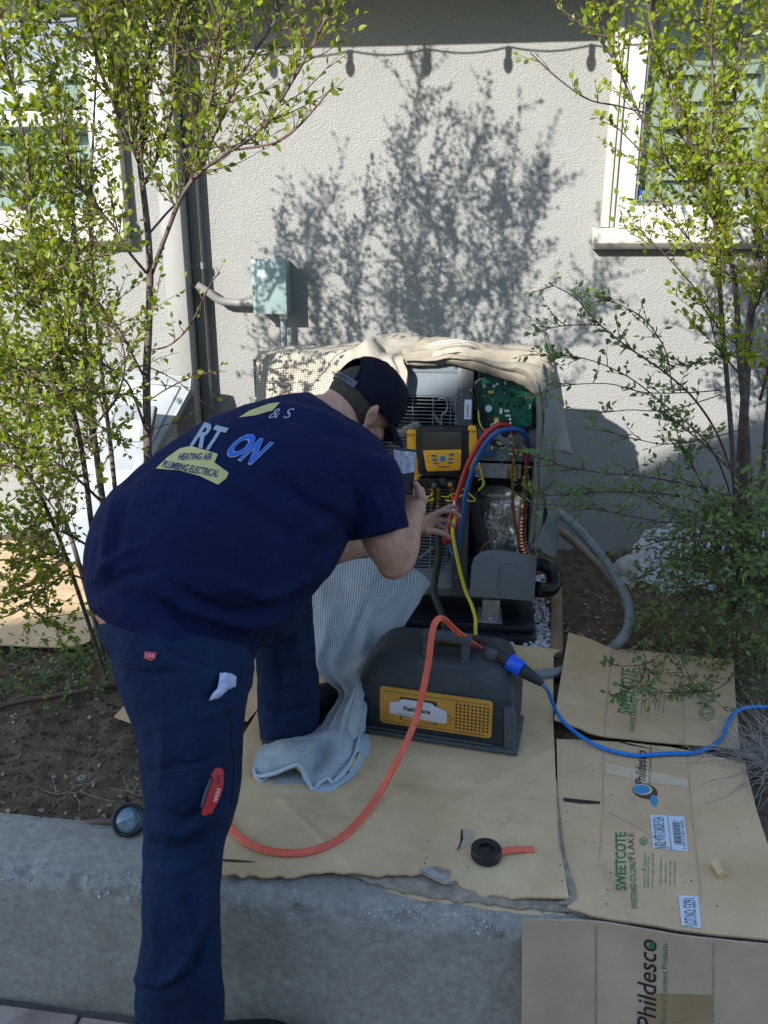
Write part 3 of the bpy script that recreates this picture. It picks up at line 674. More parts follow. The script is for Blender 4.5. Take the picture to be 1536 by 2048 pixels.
# sheet behind the man, corner at his hip and strip between his legs
s4 = sheet('cardboard_sheet', [G(a, b_, .352) for a, b_ in [(300, 1330), (540, 1300), (640, 1300), (560, 1380), (512, 1424), (496, 1444), (360, 1440), (275, 1452), (228, 1434), (250, 1412)]], .004, m_card2)
tag(s4, 'pale cardboard sheet seen between the legs of the man', 'cardboard', 'cardboard sheets on the ground')
# two sheets in the sun on the left
s5 = sheet('cardboard_sheet', [G(a, b_, .355) for a, b_ in [(-160, 1080), (70, 1090), (150, 1130), (200, 1200), (180, 1284), (150, 1298), (0, 1292), (-160, 1290)]], .004, m_card2)
tag(s5, 'sunlit cardboard sheet lying on the soil under the left bushes', 'cardboard', 'cardboard sheets on the ground')
s6 = sheet('cardboard_sheet', [G(a, b_, .375) for a, b_ in [(-160, 1060), (40, 1085), (120, 1118), (60, 1165), (0, 1192), (-160, 1235)]], .004, m_card2)
tag(s6, 'smaller sunlit cardboard piece on top at the far left', 'cardboard', 'cardboard sheets on the ground')
# ---- flattened printed carton on the right
carton = thing('flattened_carton', G(1300, 1600, .35), 'flattened printed coconut carton on the ground at the right', 'carton')
def rowz(l): return [G(a, b_, z) for a, b_, z in l]
up = patch([rowz([(1137, 1266, .385), (1180, 1280, .375), (1225, 1297, .362), (1340, 1310, .358), (1467, 1322, .36)]),
            rowz([(1124, 1340, .372), (1168, 1350, .362), (1217, 1362, .358), (1350, 1380, .357), (1471, 1400, .358)]),
            rowz([(1108, 1440, .380), (1155, 1456, .366), (1206, 1474, .358), (1362, 1490, .357), (1480, 1500, .36)])],
           'upper_panel', m_card2, carton, n=8, thick=.004, wrinkle=.002, wscale=8)
lo = patch([rowz([(1113, 1481, .350), (1160, 1481, .350), (1205, 1484, .354), (1300, 1492, .354), (1370, 1502, .354), (1490, 1530, .36)]),
            rowz([(1116, 1600, .350), (1160, 1600, .350), (1206, 1600, .352), (1300, 1602, .352), (1378, 1610, .353), (1515, 1630, .357)]),
            rowz([(1125, 1720, .350), (1165, 1722, .350), (1202, 1724, .352), (1300, 1730, .352), (1388, 1740, .354), (1560, 1752, .36)]),
            rowz([(1136, 1818, .352), (1165, 1826, .360), (1196, 1836, .370), (1300, 1853, .372), (1400, 1868, .374), (1640, 1892, .376)])],
           'lower_panel', m_card2, carton, n=8, thick=.004, wrinkle=.0022, wscale=8)
fl = patch([[Y(1045, 1836, 1.212), Y(1120, 1838, 1.203), Y(1194, 1842, 1.196), Y(1300, 1858, 1.18), Y(1400, 1873, 1.167), Y(1640, 1897, 1.135)],
            [Y(1044, 1900, 1.205), Y(1118, 1905, 1.198), Y(1193, 1910, 1.190), Y(1300, 1925, 1.175), Y(1400, 1935, 1.16), Y(1640, 1960, 1.125)],
            [Y(1043, 2050, 1.18), Y(1118, 2055, 1.173), Y(1193, 2060, 1.166), Y(1300, 2070, 1.15), Y(1400, 2080, 1.14), Y(1640, 2100, 1.1)],
            [Y(1042, 2210, 1.145), Y(1118, 2215, 1.14), Y(1193, 2220, 1.13), Y(1300, 2230, 1.12), Y(1400, 2240, 1.11), Y(1640, 2265, 1.075)]],
           'hanging_flap', m_card3, carton, n=8, thick=.004, wrinkle=.002, wscale=6)
# folds, creases and worn seams
for tgt, pts in ((up, [(1221, 1300), (1226, 1300), (1211, 1472), (1206, 1472)]), (up, [(1364, 1316), (1367, 1316), (1369, 1486), (1366, 1486)]),
                 (lo, [(1203, 1486), (1207, 1486), (1208, 1600), (1200, 1722), (1197, 1722), (1205, 1600)]),
                 (lo, [(1372, 1505), (1375, 1505), (1384, 1610), (1399, 1740), (1404, 1800), (1401, 1800), (1395, 1740), (1380, 1610)]),
                 (fl, [(1190, 1850), (1194, 1850), (1193, 2047), (1189, 2047)]), (fl, [(1425, 1885), (1428, 1885), (1427, 2047), (1424, 2047)])):
    dpoly('crease', pts, tgt, m_crease if tgt is not fl else m_cardedge, off=.0008)
dpoly('worn_seam', [(1196, 1838), (1300, 1850), (1400, 1866), (1536, 1884), (1536, 1898), (1400, 1882), (1300, 1864), (1260, 1856)], lo, m_border, off=.0012)
dpoly('peeled_strip', [(1211, 1527), (1260, 1537), (1340, 1551), (1374, 1560), (1378, 1576), (1330, 1569), (1300, 1566), (1265, 1559), (1212, 1546)], lo, m_peel, off=.001)
dpoly('slit', [(1115, 1595), (1160, 1600), (1200, 1604), (1200, 1609), (1160, 1608), (1116, 1602)], lo, m_black, off=.002)
dpoly('slit', [(1208, 1477), (1260, 1488), (1310, 1500), (1260, 1491)], lo, m_black, off=.002)
dpoly('tape_strip', [(1290, 1986), (1425, 1990), (1423, 2047), (1288, 2047)], fl, m_tape, off=.0009, maxe=30)
# print, reading upward
T = dict(bold=.018)
dtext('SWEETCOTE', (1262, 1430), (8, -92), (-27, -3), up, m_green_ink, shear=.15, bold=.02)
dtext('SWEETENED COCONUT', (1270, 1465), (10, -135), (-11, -1), up, m_green_ink, bold=.008)
for k, (x, y0, L) in enumerate(((1285, 1428, 60), (1292, 1425, 64), (1299, 1428, 58), (1312, 1420, 42), (1320, 1423, 46), (1328, 1426, 34))):
    dtext('ingredients coconut sugar water' if k % 2 else 'net weight keep in a cool dry place', (x, y0), (4, -L), (-5, 0), up, m_green_ink)
def ring(cx, cy, rx, ry, t, n=28):
    V = [(cx + rx * math.cos(2 * math.pi * k / n), cy + ry * math.sin(2 * math.pi * k / n)) for k in range(n)] + [(cx + (rx - t) * math.cos(2 * math.pi * k / n), cy + (ry - t) * math.sin(2 * math.pi * k / n)) for k in range(n)]
    return V, [(k, (k + 1) % n, n + (k + 1) % n, n + k) for k in range(n)]
def disc(cx, cy, rx, ry, rot=0, n=24): return [(cx + rx * math.cos(2 * math.pi * k / n) * math.cos(rot) - ry * math.sin(2 * math.pi * k / n) * math.sin(rot), cy + rx * math.cos(2 * math.pi * k / n) * math.sin(rot) + ry * math.sin(2 * math.pi * k / n) * math.cos(rot)) for k in range(n)]
for cy in (1392, 1427):
    V, F_ = ring(1414, cy, 17, 15, 2); decal('printed_emblem', V, F_, up, m_green_ink, off=.001)
    V, F_ = ring(1414, cy, 12, 10, 1.5); decal('printed_emblem', V, F_, up, m_green_ink, off=.001)
    dtext('KOSHER', (1405, cy + 5), (18, -1), (0, -7), up, m_green_ink)
# script name, emblem
dtext('Phildesco', (1291, 1572), (2, -70), (-21, -1), lo, m_black_ink, shear=.35, bold=.012)
dtext('World of Coconut Products', (1302, 1570), (2, -78), (-7, 0), lo, m_green_ink, bold=.004)
dpoly('printed_emblem', disc(1290, 1583, 26, 15, .25), lo, m_brown_ink, off=.0011)
dpoly('printed_emblem', disc(1285, 1580, 20, 11, .1), lo, m_peel, off=.0017)
dpoly('printed_emblem', disc(1283, 1580, 17, 9, .05), lo, m_blue_ink, off=.0022)
dpoly('printed_emblem', disc(1308, 1602, 7, 12, -.2), lo, m_blue_ink, off=.0014)
dtext('SWEETCOTE', (1253, 1781), (-1, -116), (-22, 0), lo, m_green_ink, shear=.0, bold=.02)
dtext('SWEETENED COCONUT', (1275, 1818), (-4, -100), (-12, 0), lo, m_green_ink, bold=.008)
dtext('FLAKE', (1269, 1718), (-1, -52), (-13, 0), lo, m_black_ink, bold=-.01)
V, F_ = ring(1287, 1683, 8, 8, 1.6); decal('printed_emblem', V, F_, lo, m_green_ink, off=.001); dtext('R', (1291, 1687), (0, -8), (-8, 0), lo, m_green_ink)
for k, (x, y0, L) in enumerate(((1292, 1776, 70), (1299, 1776, 62), (1308, 1778, 72), (1324, 1772, 54), (1334, 1768, 42), (1343, 1772, 50), (1352, 1770, 46))):
    dtext(('product of the philippines', 'sulphite treated 25 lbs', 'coconut sugar salt water')[k % 3], (x, y0), (1, -L), (-6, 0), lo, m_green_ink)
la = dpoly('shipping_label', [(1300, 1630), (1334, 1632), (1341, 1700), (1306, 1697)], lo, m_paper, off=.0014)
dtext('KAD: VITE CARDE1524', (1333, 1697), (-6, -62), (-22, 1), lo, m_black_ink, off=.002, parent=la)
lb = dpoly('shipping_label', [(1336, 1632), (1368, 1634), (1376, 1704), (1344, 1701)], lo, m_paper, off=.0014)
for k in range(17):
    y = 1645 + k * 2.7; dpoly('barcode_bar', [(1344 + k * .3, y), (1359 + k * .3, y + .5), (1359 + k * .3, y + 1.5 + (k % 3) * .4), (1344 + k * .3, y + 1 + (k % 3) * .4)], lo, m_black_ink, parent=lb, off=.002)
dtext('S 5012 2401 6624', (1372, 1700), (-6, -58), (-6, 0), lo, m_black_ink, off=.002, parent=lb)
lc = dpoly('shipping_label', [(1357, 1792), (1396, 1794), (1403, 1858), (1363, 1852)], lo, m_paper, off=.0014)
dtext('LOT.NO: S3291', (1394, 1852), (-4, -54), (-24, 1), lo, m_black_ink, off=.002, parent=lc)
dtext('Phildesco', (1312, 2060), (1, -182), (-38, 0), fl, m_black_ink, shear=.30, bold=.006)
dpoly('printed_emblem', disc(1303, 1890, 6, 8), fl, m_green_ink, off=.002)
dtext('World of Coconut Products', (1333, 2052), (2, -166), (-12, 0), fl, m_green_ink, bold=.006)
# ================================================================== CONDENSER UNIT
U = UNIT; ux0 = U.uz(515, 900)[0]; ux1 = U.uz(1070, 1120)[0]; uz0 = U.uz(1000, 1197)[1]; uz1 = U.uz(860, 728)[1]; UD = .34
unit = thing('condenser_unit', U.pt((ux0 + ux1) / 2, UD / 2, .40), 'grey outdoor condenser unit with its side cover off and wiring exposed', 'air conditioner')
def ub_(name, mat, u0, u1, w0, w1, z0, z1, par=None, bevel=.0, **k):
    b = MB(); b.fbox(U, u0, u1, w0, w1, z0, z1); return b.build(name, mat, par or unit, bevel=bevel, **k)
def uu_(px, py=900, off=0): return U.uz(px, py, off)[0]
def zz_(py, px=900, off=0): return U.uz(px, py, off)[1]
T_ = .004; udiv = uu_(928, 800)
ub_('casing', m_metal_grey, ux0, ux0 + T_, .004, UD, uz0, uz1); c_ = [o for o in unit.children][-1]
ub_('back_panel', m_metal_grey, ux0 + T_ + .001, ux1, UD - T_, UD, uz0, uz1)
ub_('top_panel', m_metal_grey, ux0 - .004, ux1 + .004, -.004, UD + .004, uz1 + .001, uz1 + .007, bevel=.003)
ub_('bottom_pan', m_metal_grey, ux0, ux1, .0, UD - .005, uz0, uz0 + .03)
ub_('partition', m_metal_dark, udiv + .004, udiv + .010, .012, UD - .006, uz0 + .031, uz1 - .002)
ub_('corner_post', m_metal_grey, ux1 - .012, ux1, UD - .05, UD - .006, uz0 + .031, uz1 - .002)
# front panel with the fan opening
gu1 = uu_(908, 900); gu0 = ux0 + .04; gz1 = zz_(791, 860); gz0 = zz_(1142, 860); cr_ = .045
def rrect(u0, u1, z0, z1, r, n=7):
    out = []
    for cx, cz, a0 in ((u1 - r, z1 - r, 0), (u0 + r, z1 - r, 90), (u0 + r, z0 + r, 180), (u1 - r, z0 + r, 270)):
        for k in range(n): a = R(a0 + 90 * k / (n - 1)); out.append((cx + r * math.cos(a), cz + r * math.sin(a)))
    return out
inner = rrect(gu0, gu1, gz0, gz1, cr_); fu1 = udiv - .001; outer = rrect(ux0, fu1, uz0, uz1, .001)
b = MB(); N_ = len(inner)
vs = [U.pt(u, 0, z) for u, z in outer] + [U.pt(u, 0, z) for u, z in inner] + [U.pt(u, .018, z) for u, z in inner] + [U.pt(u, .018, z) for u, z in outer]
fs = [(k, (k + 1) % N_, N_ + (k + 1) % N_, N_ + k) for k in range(N_)] + [(N_ + k, N_ + (k + 1) % N_, 2 * N_ + (k + 1) % N_, 2 * N_ + k) for k in range(N_)] + [(k, 3 * N_ + k, 3 * N_ + (k + 1) % N_, (k + 1) % N_) for k in range(N_)]
b.add(vs, fs); fp = b.build('front_panel', m_metal_grey, unit, bevel=0)
ub_('panel_lip', m_metal_grey, ux0 + .002, fu1 - .002, -.004, -.0005, uz1 - .028, uz1 - .002, fp, bevel=.0015)
for px in (838, 912): ub_('slot', m_black, uu_(px, 735) - .004, uu_(px, 735) + .004, -.0048, -.0042, zz_(737), zz_(734), fp)
ub_('slot', m_black, uu_(913, 800), uu_(916, 800), -.001, -.0003, zz_(835), zz_(805), fp)
su0, su1 = fu1 + .0015, uu_(946, 800)
st_ = ub_('service_strip', m_metal_grey, uu_(914, 800), su1, -.006, -.001, zz_(1190), uz1 - .004, bevel=.001)
st_.data.materials[0] = m_metal_dark
for py in (741, 772, 789, 832, 838, 1155, 1185):
    for px in ((922,) if py < 800 else (942,) if py < 900 else (912,)):
        p = U.hit(px, py, .0065); b = MB(); b.cyl(p, p - U.W * .003, .0035, 8); b.build('screw', m_galv, st_)
lb_ = ub_('serial_label', m_paper, uu_(929, 815), uu_(943, 815), -.0070, -.0063, zz_(837), zz_(798), st_)
for k in range(9): ub_('barcode_bar', m_black_ink, uu_(933, 815), uu_(938, 815), -.0076, -.0071, zz_(832) + k * .0047, zz_(832) + k * .0047 + .0022, lb_)
# wire guard
b = MB(); z = gz0 + .006; k = 0
while z < gz1 - .004:
    dz = min(z - gz0, gz1 - z); ins = cr_ - math.sqrt(max(0, cr_ ** 2 - (cr_ - dz) ** 2)) if dz < cr_ else 0
    b.tube([U.pt(gu0 + ins, .004, z), U.pt(gu1 - ins, .004, z)], .0013, 5); z += .0125
b.build('guard_wires', m_wire, unit, kind='stuff')
for px in (660, 745, 825, 865, 900):
    u = uu_(px, 850); b = MB(); b.tube([U.pt(u, .0005, gz0 + .002), U.pt(u, .0005, gz1 - .002)], .0016, 5); b.build('guard_rod', m_wire, unit)
b = MB(); b.tube([U.pt(u, -.0005, z) for u, z in rrect(gu0 + .004, gu1 - .004, gz0 + .004, gz1 - .004, cr_)] , .0022, 5); b.build('guard_rim', m_wire, unit)
fc = ((gu0 + gu1) / 2, (gz0 + gz1) / 2); fr_ = (gz1 - gz0) / 2 - .01
fan = MB(); fan.cyl(U.pt(fc[0], .03, fc[1]), U.pt(fc[0], .10, fc[1]), .06, 24); fan = fan.build('fan', m_blackrub, unit, smooth=True, auto=True)
for k in range(3):
    a = R(120 * k + 25); rows = []
    for t in (0, .5, 1):
        rr_ = .055 + (fr_ - .07) * t; rows.append([U.pt(fc[0] + rr_ * math.cos(a + s * (.45 + .15 * t)), .06 + s * .035, fc[1] + rr_ * math.sin(a + s * (.45 + .15 * t))) for s in (-1, -.3, .3, 1)])
    patch(rows, 'blade', m_metal_dark, fan, n=4, thick=.003)
ub_('coil', m_metal_dark, ux0 + .03, udiv - .01, UD - .03, UD - .006, uz0 + .04, uz1 - .01)
for (a, c) in (((864, 826), (880, 855)), ((866, 829), (886, 851)), ((838, 1118), (866, 1092)), ((857, 1142), (861, 1150))):
    pass
b = MB(); p, q = U.hit(866, 826, -.02), U.hit(884, 852, -.02); b.tube([p, q], .006, 6); b.build('fan_motor_label', m_galv, unit)
b = MB(); p, q = U.hit(840, 1116, -.02), U.hit(868, 1092, -.02); b.tube([p, q], .006, 6); b.build('fan_motor_label', m_galv, unit)
# electrical compartment
cu0, cu1 = uu_(950, 800), uu_(1068, 800)
ub_('control_box', m_black, udiv + .011, ux1 - .013, .05, .14, zz_(905, 1000), uz1 - .004)
pcb = ub_('circuit_board', m_pcb, uu_(958, 800, -.045), uu_(1066, 800, -.045), .044, .047, zz_(852, 1000, -.045), zz_(738, 1000, -.045))
def comp(name, mat, px, py, wpx, hpx, dep, rnd_=False, par=None, base=.0435):
    p = U.hit(px, py, -base + dep / 2); k = 2.45 / FPX
    if rnd_: b = MB(); b.cyl(U.hit(px, py, -base), U.hit(px, py, -base + dep), wpx * k / 2, 12); return b.build(name, mat, par or pcb, smooth=True, auto=True)
    b = MB(); b.box(p, (wpx * k / 2, dep / 2, hpx * k / 2), (U.X, U.W, Vector((0, 0, 1)))); return b.build(name, mat, par or pcb, bevel=.0008, bseg=1)
m_cblue = M('component_blue', (.02, .08, .35), .4); m_cyel = M('component_yellow', (.65, .52, .08), .5); m_cred = M('component_red', (.28, .02, .05), .4); m_trace = M('pale_trace', (.03, .26, .17), .4)
for (px, py, w_, h_, mat, d, rd) in ((982, 784, 13, 6, m_cyel, .012, 0), (1005, 783, 5, 9, m_cblue, .012, 0), (1024, 790, 8, 8, m_chip, .004, 0), (1015, 810, 5, 8, m_chip, .004, 0), (1001, 808, 9, 9, m_chip, .004, 0),
    (1038, 812, 6, 6, m_chip, .004, 0), (1047, 806, 4, 10, m_chip, .003, 0), (1046, 802, 3, 16, m_chip, .003, 0), (1009, 786, 3, 3, m_whitepl, .01, 0), (988, 772, 7, 7, m_whitepl, .016, 1), (995, 768, 6, 6, m_whitepl, .016, 1),
    (969, 772, 6, 8, m_whitepl, .012, 0), (1011, 764, 4, 10, m_whitepl, .014, 0), (1002, 822, 6, 12, m_whitepl, .014, 0), (1014, 822, 12, 5, m_whitepl, .01, 0), (1016, 831, 12, 4, m_whitepl, .01, 0), (993, 840, 11, 10, m_cyel, .02, 0), (969, 832, 8, 8, m_chip, .02, 0),
    (1020, 838, 6, 6, m_whitepl, .014, 1), (1021, 846, 5, 5, m_whitepl, .014, 1), (1062, 776, 8, 22, m_cred, .02, 0), (1060, 813, 4, 10, m_whitepl, .012, 0), (1005, 838, 9, 10, m_chip, .022, 1), (979, 838, 9, 9, m_chip, .024, 1),
    (1029, 812, 3, 6, m_chip, .003, 0), (1053, 796, 4, 6, m_cred, .008, 0), (968, 792, 4, 4, m_cyel, .008, 1), (985, 800, 3, 3, m_whitepl, .006, 1), (1040, 768, 6, 4, m_chip, .004, 0), (1034, 754, 10, 6, m_chip, .005, 0), (1010, 748, 8, 5, m_chip, .005, 0), (985, 752, 7, 7, m_chip, .02, 1)):
    comp('component', mat, px, py, w_, h_, d, rd)
rr = random.Random(5); b = MB(); k_ = 2.45 / FPX
for _ in range(170):
    px, py = rr.uniform(962, 1064), rr.uniform(742, 850); b.box(U.hit(px, py, -.0432), (rr.choice((1, 1.6)) * k_ * .5, .001, rr.choice((.8, 1.4)) * k_ * .5), (U.X, U.W, Vector((0, 0, 1))))
b.build('small_components', m_galv, pcb, kind='stuff')
b = MB()
for _ in range(46):
    px, py = rr.uniform(962, 1060), rr.uniform(745, 848); pts = [(px, py)]
    for s in range(3): px += rr.choice((-1, 1)) * rr.uniform(3, 12) * (s % 2); py += rr.choice((-1, 1)) * rr.uniform(3, 9) * ((s + 1) % 2); pts.append((min(1064, max(960, px)), min(850, max(742, py))))
    for a, c in zip(pts, pts[1:]): b.tube([U.hit(a[0], a[1], -.0437), U.hit(c[0], c[1], -.0437)], .0006, 4, caps=False)
b.build('copper_traces', m_trace, pcb, kind='stuff')
ub_('board_rail', m_galv, uu_(957, 800, -.03) - .003, uu_(957, 800, -.03), .035, .05, zz_(852, 960, -.04), uz1 - .01)
comp('capacitor', m_paper, 977, 817, 15, 17, .05, True, unit, .07)
for (pts, mat, r_) in (([(942, 768), (944, 785), (948, 797), (953, 812), (957, 830), (958, 850), (968, 862)], m_blackrub, .006), ([(950, 775), (953, 764), (962, 758), (972, 757)], m_trim, .0035), ([(941, 768), (942, 780), (946, 790)], m_copper, .004),
                       ([(948, 760), (955, 790), (960, 815), (962, 835)], m_blackrub, .005), ([(957, 820), (958, 840), (964, 856), (972, 864)], m_cyel, .003), ([(1048, 858), (1060, 852), (1068, 860)], m_blackrub, .004), ([(1000, 905), (1010, 915), (1003, 925), (998, 935)], m_galv, .0012), ([(1052, 890), (1048, 905), (1052, 920)], m_whitepl, .002),
                       ([(985, 862), (982, 850), (990, 846), (996, 838)], m_whitepl, .002), ([(1030, 865), (1040, 858), (1052, 862)], m_blackrub, .006)):
    b = MB(); b.tube([U.hit(x, y, -.005 + .01 * math.sin(i)) for i, (x, y) in enumerate(pts)], r_, 7, smooth=5); b.build('wire', mat, unit, smooth=True)
for (px, py) in ((946, 793), (956, 815)): b = MB(); b.tube([U.hit(px - 5, py + 2, .004), U.hit(px + 5, py - 1, .004)], .002, 6); b.build('cable_tie', m_green_ink, unit)
# terminal plate and perforated bracket
pl = ub_('terminal_plate', m_metal_grey, uu_(955, 880), ux1 - .014, .012, .016, zz_(922, 1000, -.01), zz_(857, 1000, -.01))
for (px, py, r_) in ((1011, 866, .016), (1048, 862, .016), (993, 880, .004), (985, 878, .004)):
    p = U.hit(px, py, -.0115); b = MB(); b.cyl(p, p + U.W * .0004 - U.W * .001, r_, 20); b.build('knockout', m_black, pl)
for (px, py, w_, h_, mat) in ((990, 886, 18, 13, m_black), (1000, 893, 16, 6, m_black), (984, 894, 5, 8, m_whitepl), (992, 894, 5, 8, m_galv), (978, 907, 24, 6, m_cblue), (971, 880, 6, 7, m_black)):
    p = U.hit(px, py, -.004); b = MB(); b.box(p, (w_ * k_ / 2, .008, h_ * k_ / 2), (U.X, U.W, Vector((0, 0, 1)))); b.build('terminal', mat, pl, bevel=.001)
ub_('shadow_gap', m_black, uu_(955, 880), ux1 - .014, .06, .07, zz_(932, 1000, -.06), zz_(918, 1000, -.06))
br = ub_('perforated_bracket', m_galv, uu_(950, 940), uu_(1042, 940), .004, .006, zz_(957, 1000), zz_(928, 1000), bevel=.0008, bseg=1)
rr = random.Random(8)
for _ in range(22):
    p = U.hit(rr.uniform(962, 1035), rr.choice((935, 941, 947, 952)), -.0035); b = MB(); b.cyl(p, p - U.W * .0004, .0017, 8); b.build('hole', m_black, br)
p = U.hit(1026, 944, .002); b = MB(); b.box(p, (.02, .006, .018), (U.X, U.W, Vector((0, 0, 1)))); b.build('clamp_plate', m_brass, br, bevel=.002)
# foil wrapped compressor
cc = U.hit(993, 1050, -.17); b = MB(); b.sweep([(Vector((cc.x, cc.y, z)), (r_ * 1.0, 0, 0), (0, r_, 0)) for z, r_ in ((uz0 + .03, .085), (uz0 + .10, .088), (uz0 + .2, .086), (zz_(996, 1000, -.17), .082), (zz_(990, 1000, -.17), .07))], 40)
cmp_ = b.build('compressor_wrap', m_foil, unit, smooth=True)
bm = bmesh.new(); bm.from_mesh(cmp_.data); bmesh.ops.subdivide_edges(bm, edges=bm.edges, cuts=6, use_grid_fill=True)
for v in bm.verts:
    d = Vector((v.co.x - cc.x, v.co.y - cc.y, 0)); v.co += d.normalized() * (.009 * noise.noise(v.co * 28) + .007 * abs(noise.noise(v.co * 55))) if d.length > .01 else Vector((0, 0, 0))
bm.to_mesh(cmp_.data); bm.free()
for p in cmp_.data.polygons: p.use_smooth = True
cc = U.hit(990, 984, -.15); b = MB(); b.ell(cc, (.066, 0, 0), (0, .06, 0), (0, 0, .02), 24, 8); b.build('foil_cap', m_foil, unit, smooth=True)
b = MB(); b.fbox(U, uu_(955, 980), ux1 - .014, UD - .02, UD - .008, uz0 + .035, zz_(925, 1000, -.3)); b.build('inner_liner', m_black, unit)
b = MB(); b.tube([U.hit(x, y, -.06) for x, y in ((936, 985), (945, 1020), (950, 1050), (958, 1080), (960, 1096))], lambda t: .030 - .006 * t, 12, smooth=4); b.build('insulated_line', m_blackrub, unit, smooth=True)
b = MB(); b.tube([U.hit(x, y, -.03) for x, y in ((985, 1055), (992, 1062), (990, 1075), (978, 1085), (968, 1092), (960, 1108))], .0035, 8, smooth=4); b.build('sensor_lead', m_copper, unit, smooth=True)
# service valves and copper
def valve(px, pys, off, rs):
    v = thing if False else None
    b = MB(); pts = [U.hit(px + dx, y, off) for dx, y in pys]
    b = MB(); b.cyl(pts[0], pts[-1], rs, 10); body = b.build('service_valve', m_brass, unit, smooth=True, auto=True)
    for i, (dx, y) in enumerate(pys):
        b = MB(); c = pts[i]; r2 = rs * (1.75 if i % 2 else 1.45); b.cyl(c + Vector((0, 0, .009)), c - Vector((0, 0, .009)), r2, 6); b.build('hex_nut', m_brass, body, bevel=.001)
    return body
v1 = valve(1027, [(-2, 872), (0, 890), (0, 922), (2, 938), (2, 950)], .012, .006)
v2 = valve(1052, [(0, 885), (0, 905), (0, 938), (-1, 955)], .004, .006)
for (px, py) in ((1018, 872), (1019, 886), (1019, 899), (1018, 908)): b = MB(); p = U.hit(px, py, .018); b.cyl(p, p + U.X * .014, .006, 8); b.build('port_cap', m_galv, v1, bevel=.001)
b = MB(); b.tube([U.hit(1025, 895, .02), U.hit(1040, 905, .02)], .010, 8); b.build('cap', m_cred, v1, smooth=True, auto=True)
b = MB(); b.tube([U.hit(1053, 908, .012), U.hit(1053, 935, .012)], .008, 8); b.build('cap', m_cred, v2, smooth=True, auto=True)
b = MB(); b.cyl(U.hit(1050, 950, .012), U.hit(1050, 976, .012), .0135, 6, .0125); b.build('flare_nut', m_brass, unit, bevel=.0015)
b = MB(); b.cyl(U.hit(1050, 976, .012), U.hit(1049, 985, .012), .011, 12, .008); b.build('flare_nut', m_brass, unit, smooth=True, auto=True)
b = MB(); b.tube([U.hit(x, y, .01) for x, y in ((1049, 980), (1048, 1000), (1047, 1015), (1046, 1030))], lambda t: .0095 if t < .6 else .012, 14, smooth=5); b.build('copper_pipe', m_copper, unit, smooth=True)
b = MB(); pts = cr([U.hit(x, y, .01) for x, y in ((1046, 1030), (1044, 1050), (1044, 1070), (1046, 1090), (1052, 1108), (1056, 1125))], 16); n_ = len(pts)
b.tube(pts, lambda t: .0125 + .0022 * math.sin(t * 2 * math.pi * 15), 14); b.build('corrugated_pipe', m_copper, unit, smooth=True)
b = MB(); b.tube([U.hit(x, y, .006) for x, y in ((1024, 948), (1025, 975), (1026, 1010), (1031, 1050), (1038, 1090), (1042, 1115))], .0055, 10, smooth=5); b.build('copper_pipe', m_copper, unit, smooth=True)
# lower valve cover, folded down
cu0, cu1 = U.uz(941, 1150, .03)[0], ux1 + .004; cz0, cz1 = zz_(1197, 1000, .03), zz_(1106, 1060, .03)
prof_ = [(cu0, cz0 + .002), (cu1, cz0 - .004), (cu1, cz1 - .010), (cu0 + .085, cz1 + .006), (cu0 + .035, cz1 - .004), (cu0 + .010, cz1 - .028), (cu0 + .002, cz1 - .06)]
b = MB(); b.prism([U.pt(u, -.03, z) for u, z in prof_], U.W * .004); vc = b.build('valve_cover', m_metal_grey, unit, bevel=.0015)
b = MB(); b.fbox(U, cu1 - .004, cu1, -.025, .12, cz0 - .004, cz1 - .012); b.fbox(U, cu0 + .01, cu1 - .005, -.025, .10, cz0 - .002, cz0 + .002); b.build('cover_side', m_metal_grey, vc)
q = rrect(U.uz(995, 1150, .03)[0], U.uz(1035, 1150, .03)[0], zz_(1195, 1000, .03) + .012, zz_(1127, 1000, .03), .018)
b = MB(); b.tube([U.pt(u, -.0312, z) for u, z in q[:21]], .0022, 5); b.build('embossed_line', m_metal_grey, vc, smooth=True)
for (px, py) in ((971, 1140), (971, 1166)): b = MB(); p = U.hit(px, py, .031); b.box(p, (.008, .0015, .0025), (U.X, U.W, Vector((0, 0, 1)))); b.build('embossed_tab', m_metal_grey, vc, bevel=.001)
b = MB(); p = U.hit(1005, 1192, .031); b.cyl(p, p - U.W * .003, .0035, 8); b.build('screw', m_galv, vc)
b = MB(); b.fbox(U, U.uz(955, 1210, .03)[0], U.uz(1006, 1210, .03)[0], -.05, .08, .402, .408); b.fbox(U, U.uz(965, 1210, .03)[0], U.uz(1000, 1210, .03)[0], -.02, .05, .408, uz0); br2 = b.build('mounting_foot', m_galv, unit, bevel=.001)
b = MB(); p = U.pt(U.uz(985, 1212, .03)[0], -.028, .408); b.cyl(p, p + Vector((0, 0, .012)), .010, 6); b.build('foot_bolt', m_galv, br2)
b = MB(); b.fbox(U, ux0 + .08, ux0 + .13, -.04, .08, .402, uz0); b.build('mounting_foot', m_galv, unit)
bs = MB(); bs.fbox(U, ux0 + .02, ux1 + .018, -.085, UD + .03, .30, .372); bs.fbox(U, ux0 + .03, ux1 + .010, -.055, UD + .02, .372, .401); bs = bs.build('base_block', m_baseblk, None, bevel=.008)
tag(bs, 'black moulded equipment base block under the condenser', 'base')
# big black insulated elbow coming out behind
b = MB(); b.tube([U.hit(x, y, o) for x, y, o in ((1062, 1130, -.20), (1085, 1128, -.20), (1103, 1140, -.18), (1108, 1165, -.16), (1095, 1180, -.12), (1072, 1178, -.08))], .030, 12, smooth=5)
tag(b.build('insulated_elbow', M('wrapped_black', (.01, .011, .014), .28, bump=.004, bscale=60), None, smooth=True), 'glossy black taped pipe elbow beside the lower right of the condenser', 'pipe')

